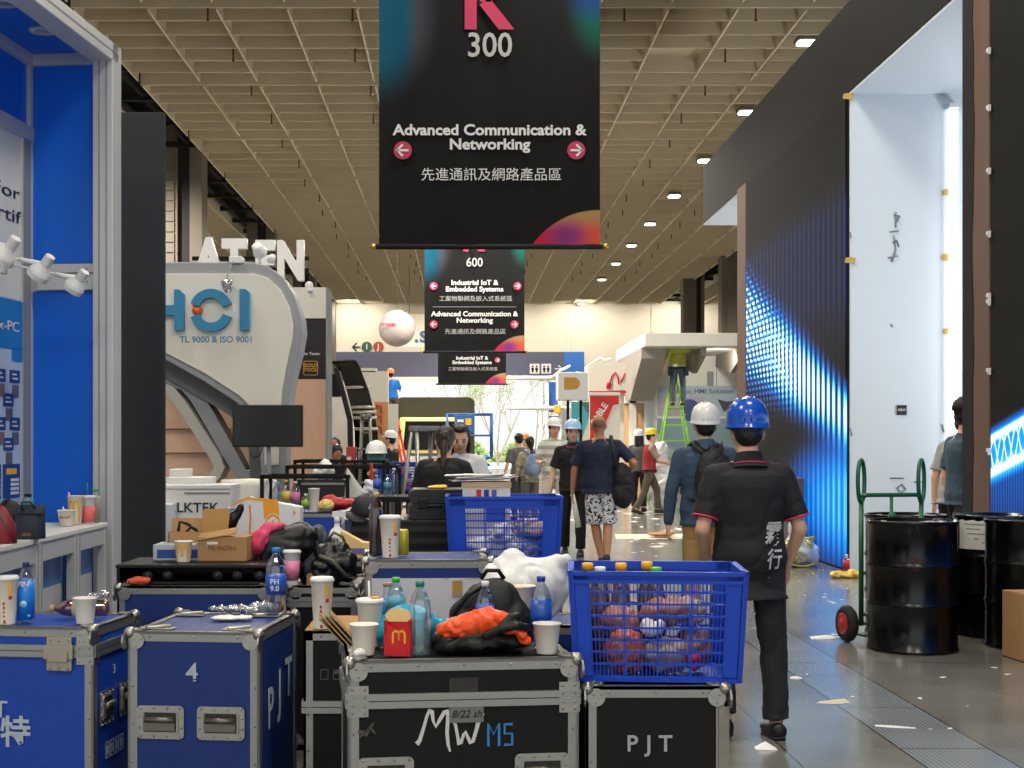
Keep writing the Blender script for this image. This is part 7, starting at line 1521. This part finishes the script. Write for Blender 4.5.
b = MB(); b.loft([(T(.18, -.17, .2), .022, .008), (T(.15, -.15, .4), .022, .008), (T(.13, -.03, .55), .022, .008), (T(.15, .1, .44), .022, .008), (T(.2, .1, .2), .022, .008)], 10, up=(1, 0, 0)); b.build('strap', MATS['limp_black_fabric'], t)
wv_ = P3['AJ'][0][2]; t = thing('paper_roll', 'white paper roll in the bald man\'s left hand', 'paper', P3['t'].location, -6); b = MB(); b.loft([(wv_ + V((.0, .0, -.03)), .025, .02), (wv_ + V((.03, .03, -.2)), .03, .022), (wv_ + V((.07, .05, -.42)), .032, .024)], 14); b.build('sheet', PAPER, t)
# 4 man with white and blue helmet, facing the camera
D = 17.8
P4 = person('man in black polo shirt and pale blue safety helmet walking towards the camera', (fx(573, D), D, 0), 172, 1.70,
    (((-.25, .0, -1), (.1, .35, -.8)), ((.3, .05, -1), (.15, .3, -.9))), (((-.02, .12, -1), (0, -.1, -1), 0), ((.05, -.14, -1), (.02, -.3, -1), -8)),
    SHK, mat('black_trousers', (18, 18, 20), .8), SHOE, .011, face=True, helmet=mat('helmet_pale_blue', (170, 206, 236), .3), collar=FIG, hem=-.08, loose=.026, head=(8, 0, 0), lean=2)
# 5 man in striped polo with phone
st_ = mat('striped_polo', (200, 198, 188), .8); g = NT(st_); X, Y, Z = g.xyz(); g.color(g.mix(g.m('LESS_THAN', g.m('FRACT', g.m('MULTIPLY', Z, 7.5)), .45), rgb((214, 210, 198)), rgb((158, 164, 160))))
D = 22.
P5 = person('man in striped polo shirt and white helmet looking at his phone', (fx(554, D), D, 0), 176, 1.79,
    (((-.25, .05, -1), (.55, .75, -.05), (0, 0, 1), (.3, 1, 0), .7), ((.28, .0, -1), (-.2, .8, .0), (0, 0, 1), (-.5, 1, 0), .7)), (((-.04, 0, -1), (0, -.02, -1), 0), ((.05, .03, -1), (0, -.02, -1), 0)),
    st_, mat('beige_trousers', (206, 200, 186), .8), SHOE, .013, face=True, helmet=HW_, hem=-.08, loose=.022, head=(18, -4, 0))
a = P5['AJ'][0][2]; t = thing('phone', 'black phone held by the man in the striped polo', 'phone', place(P5['t'], a + V((.05, .10, .03))), 176); b = MB(); b.box((0, 0, 0), (.075, .012, .14), rot=(-60, 0, 0)); b.build('casing', BLACK, t, bevel=.004); b = MB(); b.box((0, -.006, .004), (.066, .003, .128), rot=(-60, 0, 0)); b.build('screen', mat('dark_screen'), t)
# 6, 7 pair in front of the bright exit
D = 24.
P6 = person('woman with long dark ponytail and pale blue backpack before the bright exit', (fx(530, D), D, 0), 14, 1.55,
    (((-.2, .1, -1), (.1, .7, -.5)), ((.2, .1, -1), (-.1, .7, -.5))), (((-.03, 0, -1), (0, -.02, -1), 0), ((.03, .05, -1), (0, -.05, -1), 0)),
    mat('floral_top', (150, 146, 120), .8, var=.8, vs=16), mat('grey_brown_trousers', (92, 88, 82), .8), SHOE, .014, hair='tail', hem=-.08)
wear_backpack(P6, 'pale blue grey backpack worn by the ponytailed woman', mat('pale_blue_backpack', (116, 136, 166), .7, var=.25, vs=14), .14, .2)
D = 26.
person('man in grey t-shirt seen from behind, left of the ponytailed woman', (fx(519, D), D, 0), 20, 1.62, (((-.3, .0, -1), (-.2, .3, -1)), ((.3, .1, -1), (0, .4, -.8))), (((-.04, .05, -1), (0, -.1, -1), 0), ((.05, -.05, -1), (0, -.1, -1), 0)), mat('grey_t_shirt', (94, 92, 90), .8), mat('dark_grey_jeans', (52, 52, 56), .8), SHOE, .014, hem=-.06)
D = 30.
person('man in pale shirt and cap half hidden beside the blue scissor lift', (fx(541, D) - .35, D, 0), 190, 1.6, (((-.25, .1, -1), (.2, .7, -.3)), ((.25, .1, -1), (-.2, .7, -.2))), (((-.04, .0, -1), (0, 0, -1), 0), ((.04, 0, -1), (0, 0, -1), 0)), mat('peach_shirt', (220, 196, 170), .8), TRK, SHOE, .015, helmet=mat('helmet_orange', (226, 132, 60), .4), face=True)
# 8, 9 workers by the green ladder
RV = mat('red_work_vest', (150, 30, 44), .7); D = 28.2
P8 = person('worker in red vest and yellow safety helmet reaching forward', (fx(649, D), D, 0), -84, 1.72,
    (((-.1, .5, -1), (.05, 1, -.15)), ((.1, .55, -1), (0, 1, -.12))), (((-.04, .5, -1), (0, .05, -1), 0), ((.04, -.28, -1), (0, -.5, -1), -18)),
    mat('taupe_shirt', (160, 146, 132), .8), mat('brown_work_trousers', (88, 78, 66), .8), mat('brown_shoe', (60, 42, 34), .6), .014, helmet=HY, hem=.0, lean=3)
b = MB(); T = P8['T']; b.loft([(T(0, 0, z) * 1.0, (rx + .03) * P8['s'], (ry + .032) * P8['s']) for z, rx, ry in ((-.06, .165, .112), (.02, .162, .108), (.1, .15, .1), (.18, .145, .1), (.28, .158, .107), (.38, .165, .108), (.44, .13, .095), (.5, .09, .08))], 22, up=(0, 1, 0)) if False else b.loft([(T(0, 0, z), (rx + .03) * P8['s'], (ry + .032) * P8['s']) for z, rx, ry in ((-.06, .165, .112), (.02, .162, .108), (.1, .15, .1), (.18, .145, .1), (.28, .158, .107), (.38, .165, .108), (.44, .13, .095), (.5, .09, .08))], 22, up=(1, 0, 0))
b.remesh('vest', RV, P8['t'], .014, 2); b = MB(); b.tube([T(.19 * math.cos(a), .15 * math.sin(a), -.01) for a in [2 * math.pi * j / 20 for j in range(20)]], .022, 6, closed=True); b.build('belt', BLACK, P8['t'])
D = 29.4
person('long-haired worker in grey top and white helmet beside the red-vested worker', (fx(639, D), D, 0), -20, 1.68, (((-.2, .1, -1), (0, .6, -.6)), ((.3, .3, -1), (.3, .8, .0))), (((-.04, .05, -1), (0, -.1, -1), 0), ((.05, -.05, -1), (0, -.1, -1), 0)), mat('dark_grey_top', (84, 82, 82), .8), mat('black_trousers', (18, 18, 20), .8), SHOE, .014, hair='long', helmet=HW_)
# 10 green ladder and the worker on it
LG = mat('lime_green_ladder', (128, 190, 50), .5); D = 33.2
lt = ladder('step_ladder', 'lime green step ladder carrying the worker under the white canopy', fx(674, D), D, fz(378, D), .06, .45, LG, 0, 8, bottom=1.1)
hv = mat('yellow_green_vest', (150, 152, 50), .7); z0 = fz(406, D)
PL = person('worker in yellow-green vest with tool pouches standing high on the green ladder', (fx(676, D), D - .30, z0), 0, 1.66,
    (((-.3, .05, -1), (-.1, .5, -.8)), ((.8, .3, .2), (.25, .5, .9))), (((-.08, .05, -1), (0, -.02, -1), 0), ((.1, .05, -1), (.0, -.02, -1), 0)), mat('yellow_green_shirt', (176, 182, 88), .8), mat('slate_jeans', (60, 72, 84), .8), SHOE, .014, helmet=HW_, hem=.02, head=(0, 16, 0), wide=1.1)
T = PL['T']; b = MB(); b.loft([(T(0, 0, z), (rx + .03) * PL['s'], (ry + .034) * PL['s']) for z, rx, ry in ((.06, .165, .112), (.18, .155, .1), (.28, .17, .107), (.36, .165, .108))], 20, up=(1, 0, 0)); b.remesh('vest', hv, PL['t'], .014, 2)
for e in (-1, 1): b = MB(); b.box(T(e * .2, -.05, -.08), (.09, .14, .22)); b.build('tool_pouch', BLACK, PL['t'], bevel=.02)
b = MB(); b.tube([T(.18 * math.cos(a), .135 * math.sin(a), .0) for a in [2 * math.pi * j / 20 for j in range(20)]], .03, 6, closed=True); b.build('tool_belt', BLACK, PL['t']); b = MB(); b.box(T(-.09, -.16, .05), (.1, .02, .06)); b.build('white_tag', PAPER, PL['t'])
b = MB()
for k in (-.12, .12): b.bb((k - .06, -.40, z0 - .03), (k + .06, -.1, z0 - .0))
b.build('step', LG, lt)
# 11 the two women in the middle
D = 10.9
PA = person('woman in black t-shirt with reddish-brown ponytail, back to the camera', (fx(442.5, D), D, 0), -22, 1.585,
    (((-.28, .1, -1), (.1, .6, -.7)), ((.3, .1, -1), (-.1, .6, -.7))), (((-.03, .0, -1), (0, -.02, -1), 0), ((.03, .03, -1), (0, -.05, -1), 0)), SHK, TRK, SHOE, .0105, hair='tail', hairm=HAIRB, hem=-.06, loose=.024, wide=1.08, head=(18, -14, 0), lean=4)
D = 11.55
PB_ = person('woman with long dark hair in white shirt looking down, facing the camera', (fx(461, D), D, 0), 168, 1.625,
    (((-.2, .1, -1), (.3, .7, -.4)), ((.22, .1, -1), (-.3, .7, -.3))), (((-.03, .0, -1), (0, -.02, -1), 0), ((.03, .03, -1), (0, -.05, -1), 0)), mat('white_shirt', (214, 216, 222), .8), TRK, SHOE, .0105, hair='long', hem=-.06, head=(14, -22, 0), face=True, lean=4)
# 12, 13, 14 far left workers
D = 18.5
person('man in black tank top and dark cap bending over the black frames', (fx(331, D), D, 0), 200, 1.5, (((-.3, .3, -1), (.3, .8, -.3)), ((.3, .3, -1), (-.2, .8, -.3))), (((-.04, 0, -1), (0, 0, -1), 0), ((.04, 0, -1), (0, 0, -1), 0)), SHK, TRK, SHOE, .013, sleeve='none', lean=24, head=(0, -20, 0), skin=SKIN2)
D = 20.
person('dark-haired man in black behind the one in the tank top', (fx(336, D), D, 0), 150, 1.52, (((-.3, .1, -1), (.1, .6, -.6)), ((.3, .1, -1), (-.1, .6, -.6))), (((-.04, 0, -1), (0, 0, -1), 0), ((.04, 0, -1), (0, 0, -1), 0)), SHK, TRK, SHOE, .013, skin=SKIN2, head=(20, -10, 0))
D = 24.
person('worker in black with white helmet left of the yellow truck', (fx(391, D), D, 0), 60, 1.61, (((-.2, .2, -1), (.1, .8, -.3)), ((.2, .2, -1), (-.1, .8, -.2))), (((-.04, 0, -1), (0, 0, -1), 0), ((.04, .1, -1), (0, -.1, -1), 0)), SHK, mat('grey_brown_trousers', (92, 88, 82), .8), SHOE, .014, helmet=HW_)
D = 37.7
person('worker in bright blue t-shirt with orange helmet standing on the red ladder', (fx(392.5, D), D - .12, fz(430, D)), 12, 1.62, (((-.4, .3, -.8), (.0, .8, .2)), ((.3, .4, -.8), (.1, .8, .1))), (((-.05, .05, -1), (0, -.02, -1), 0), ((.05, .05, -1), (0, -.02, -1), 0)), mat('bright_blue_t_shirt', (30, 112, 196), .8), mat('brown_shorts', (84, 70, 62), .8), SHOE, .014, helmet=mat('helmet_orange', (226, 96, 50), .4), hem=-.02, side=-4)
rl = [o for o in COL.objects if o.get('label', '').startswith('red step ladder')][0]; rlz = fz(430, D)
b = MB(); b.bb((-.2, -.24, rlz - .03), (.2, .2, rlz)); b.build('step', REDM, rl)
# 15, 16 men passing through the gateway
D = 13.3
PG = person('man in light grey t-shirt with a wristwatch, half hidden in the gateway', (fx(957, D), D, 0), -50, 1.78, (((-.22, -.02, -1), (-.02, .14, -1)), ((.22, .05, -1), (0, .2, -1))), (((-.04, .1, -1), (0, -.1, -1), 0), ((.04, -.1, -1), (0, -.2, -1), -5)), mat('light_grey_t_shirt', (160, 160, 158), .8), mat('black_trousers', (18, 18, 20), .8), SHOE, .0105, hem=-.10, loose=.026, lean=10)
a = PG['AJ'][0]; b = MB(); c_ = a[2]; dd = V(a[3]); a1 = dd.orthogonal().normalized(); a2 = dd.cross(a1); b.tube([c_ + (a1 * math.cos(q_) + a2 * math.sin(q_)) * .031 for q_ in [2 * math.pi * j / 16 for j in range(16)]], .007, 6, closed=True); b.build('wristwatch', STEEL, PG['t'])
D = 12.42
PH = person('man in dark blue t-shirt and black cap at the edge of the gateway', (fx(962.5, D), D, 0), -78, 1.84, (((-.15, -.12, -1), (-.02, .3, -1)), ((.15, .1, -1), (0, .3, -1))), (((-.04, .25, -1), (0, -.05, -1), 0), ((.04, -.32, -1), (0, -.4, -1), -12)), mat('dark_blue_t_shirt', (54, 74, 92), .8), mat('black_trousers', (18, 18, 20), .8), SHOE, .0105, hem=-.08, loose=.024, hair='short', lean=2)
HM = PH['HM']; b = MB(); b.lathe([(.1, 0), (.102, .03), (.09, .075), (.05, .11), (0, .118)], 24, c=(0, -.012, .035), sx=.9, sy=1.14, M=HM); b.build('cap', mat('cap_black', (16, 16, 17), .65), PH['t']); b = MB(); b.box((0, .07, .012), (.15, .05, .025), M=HM); b.build('glasses', BLACK, PH['t'], bevel=.008)
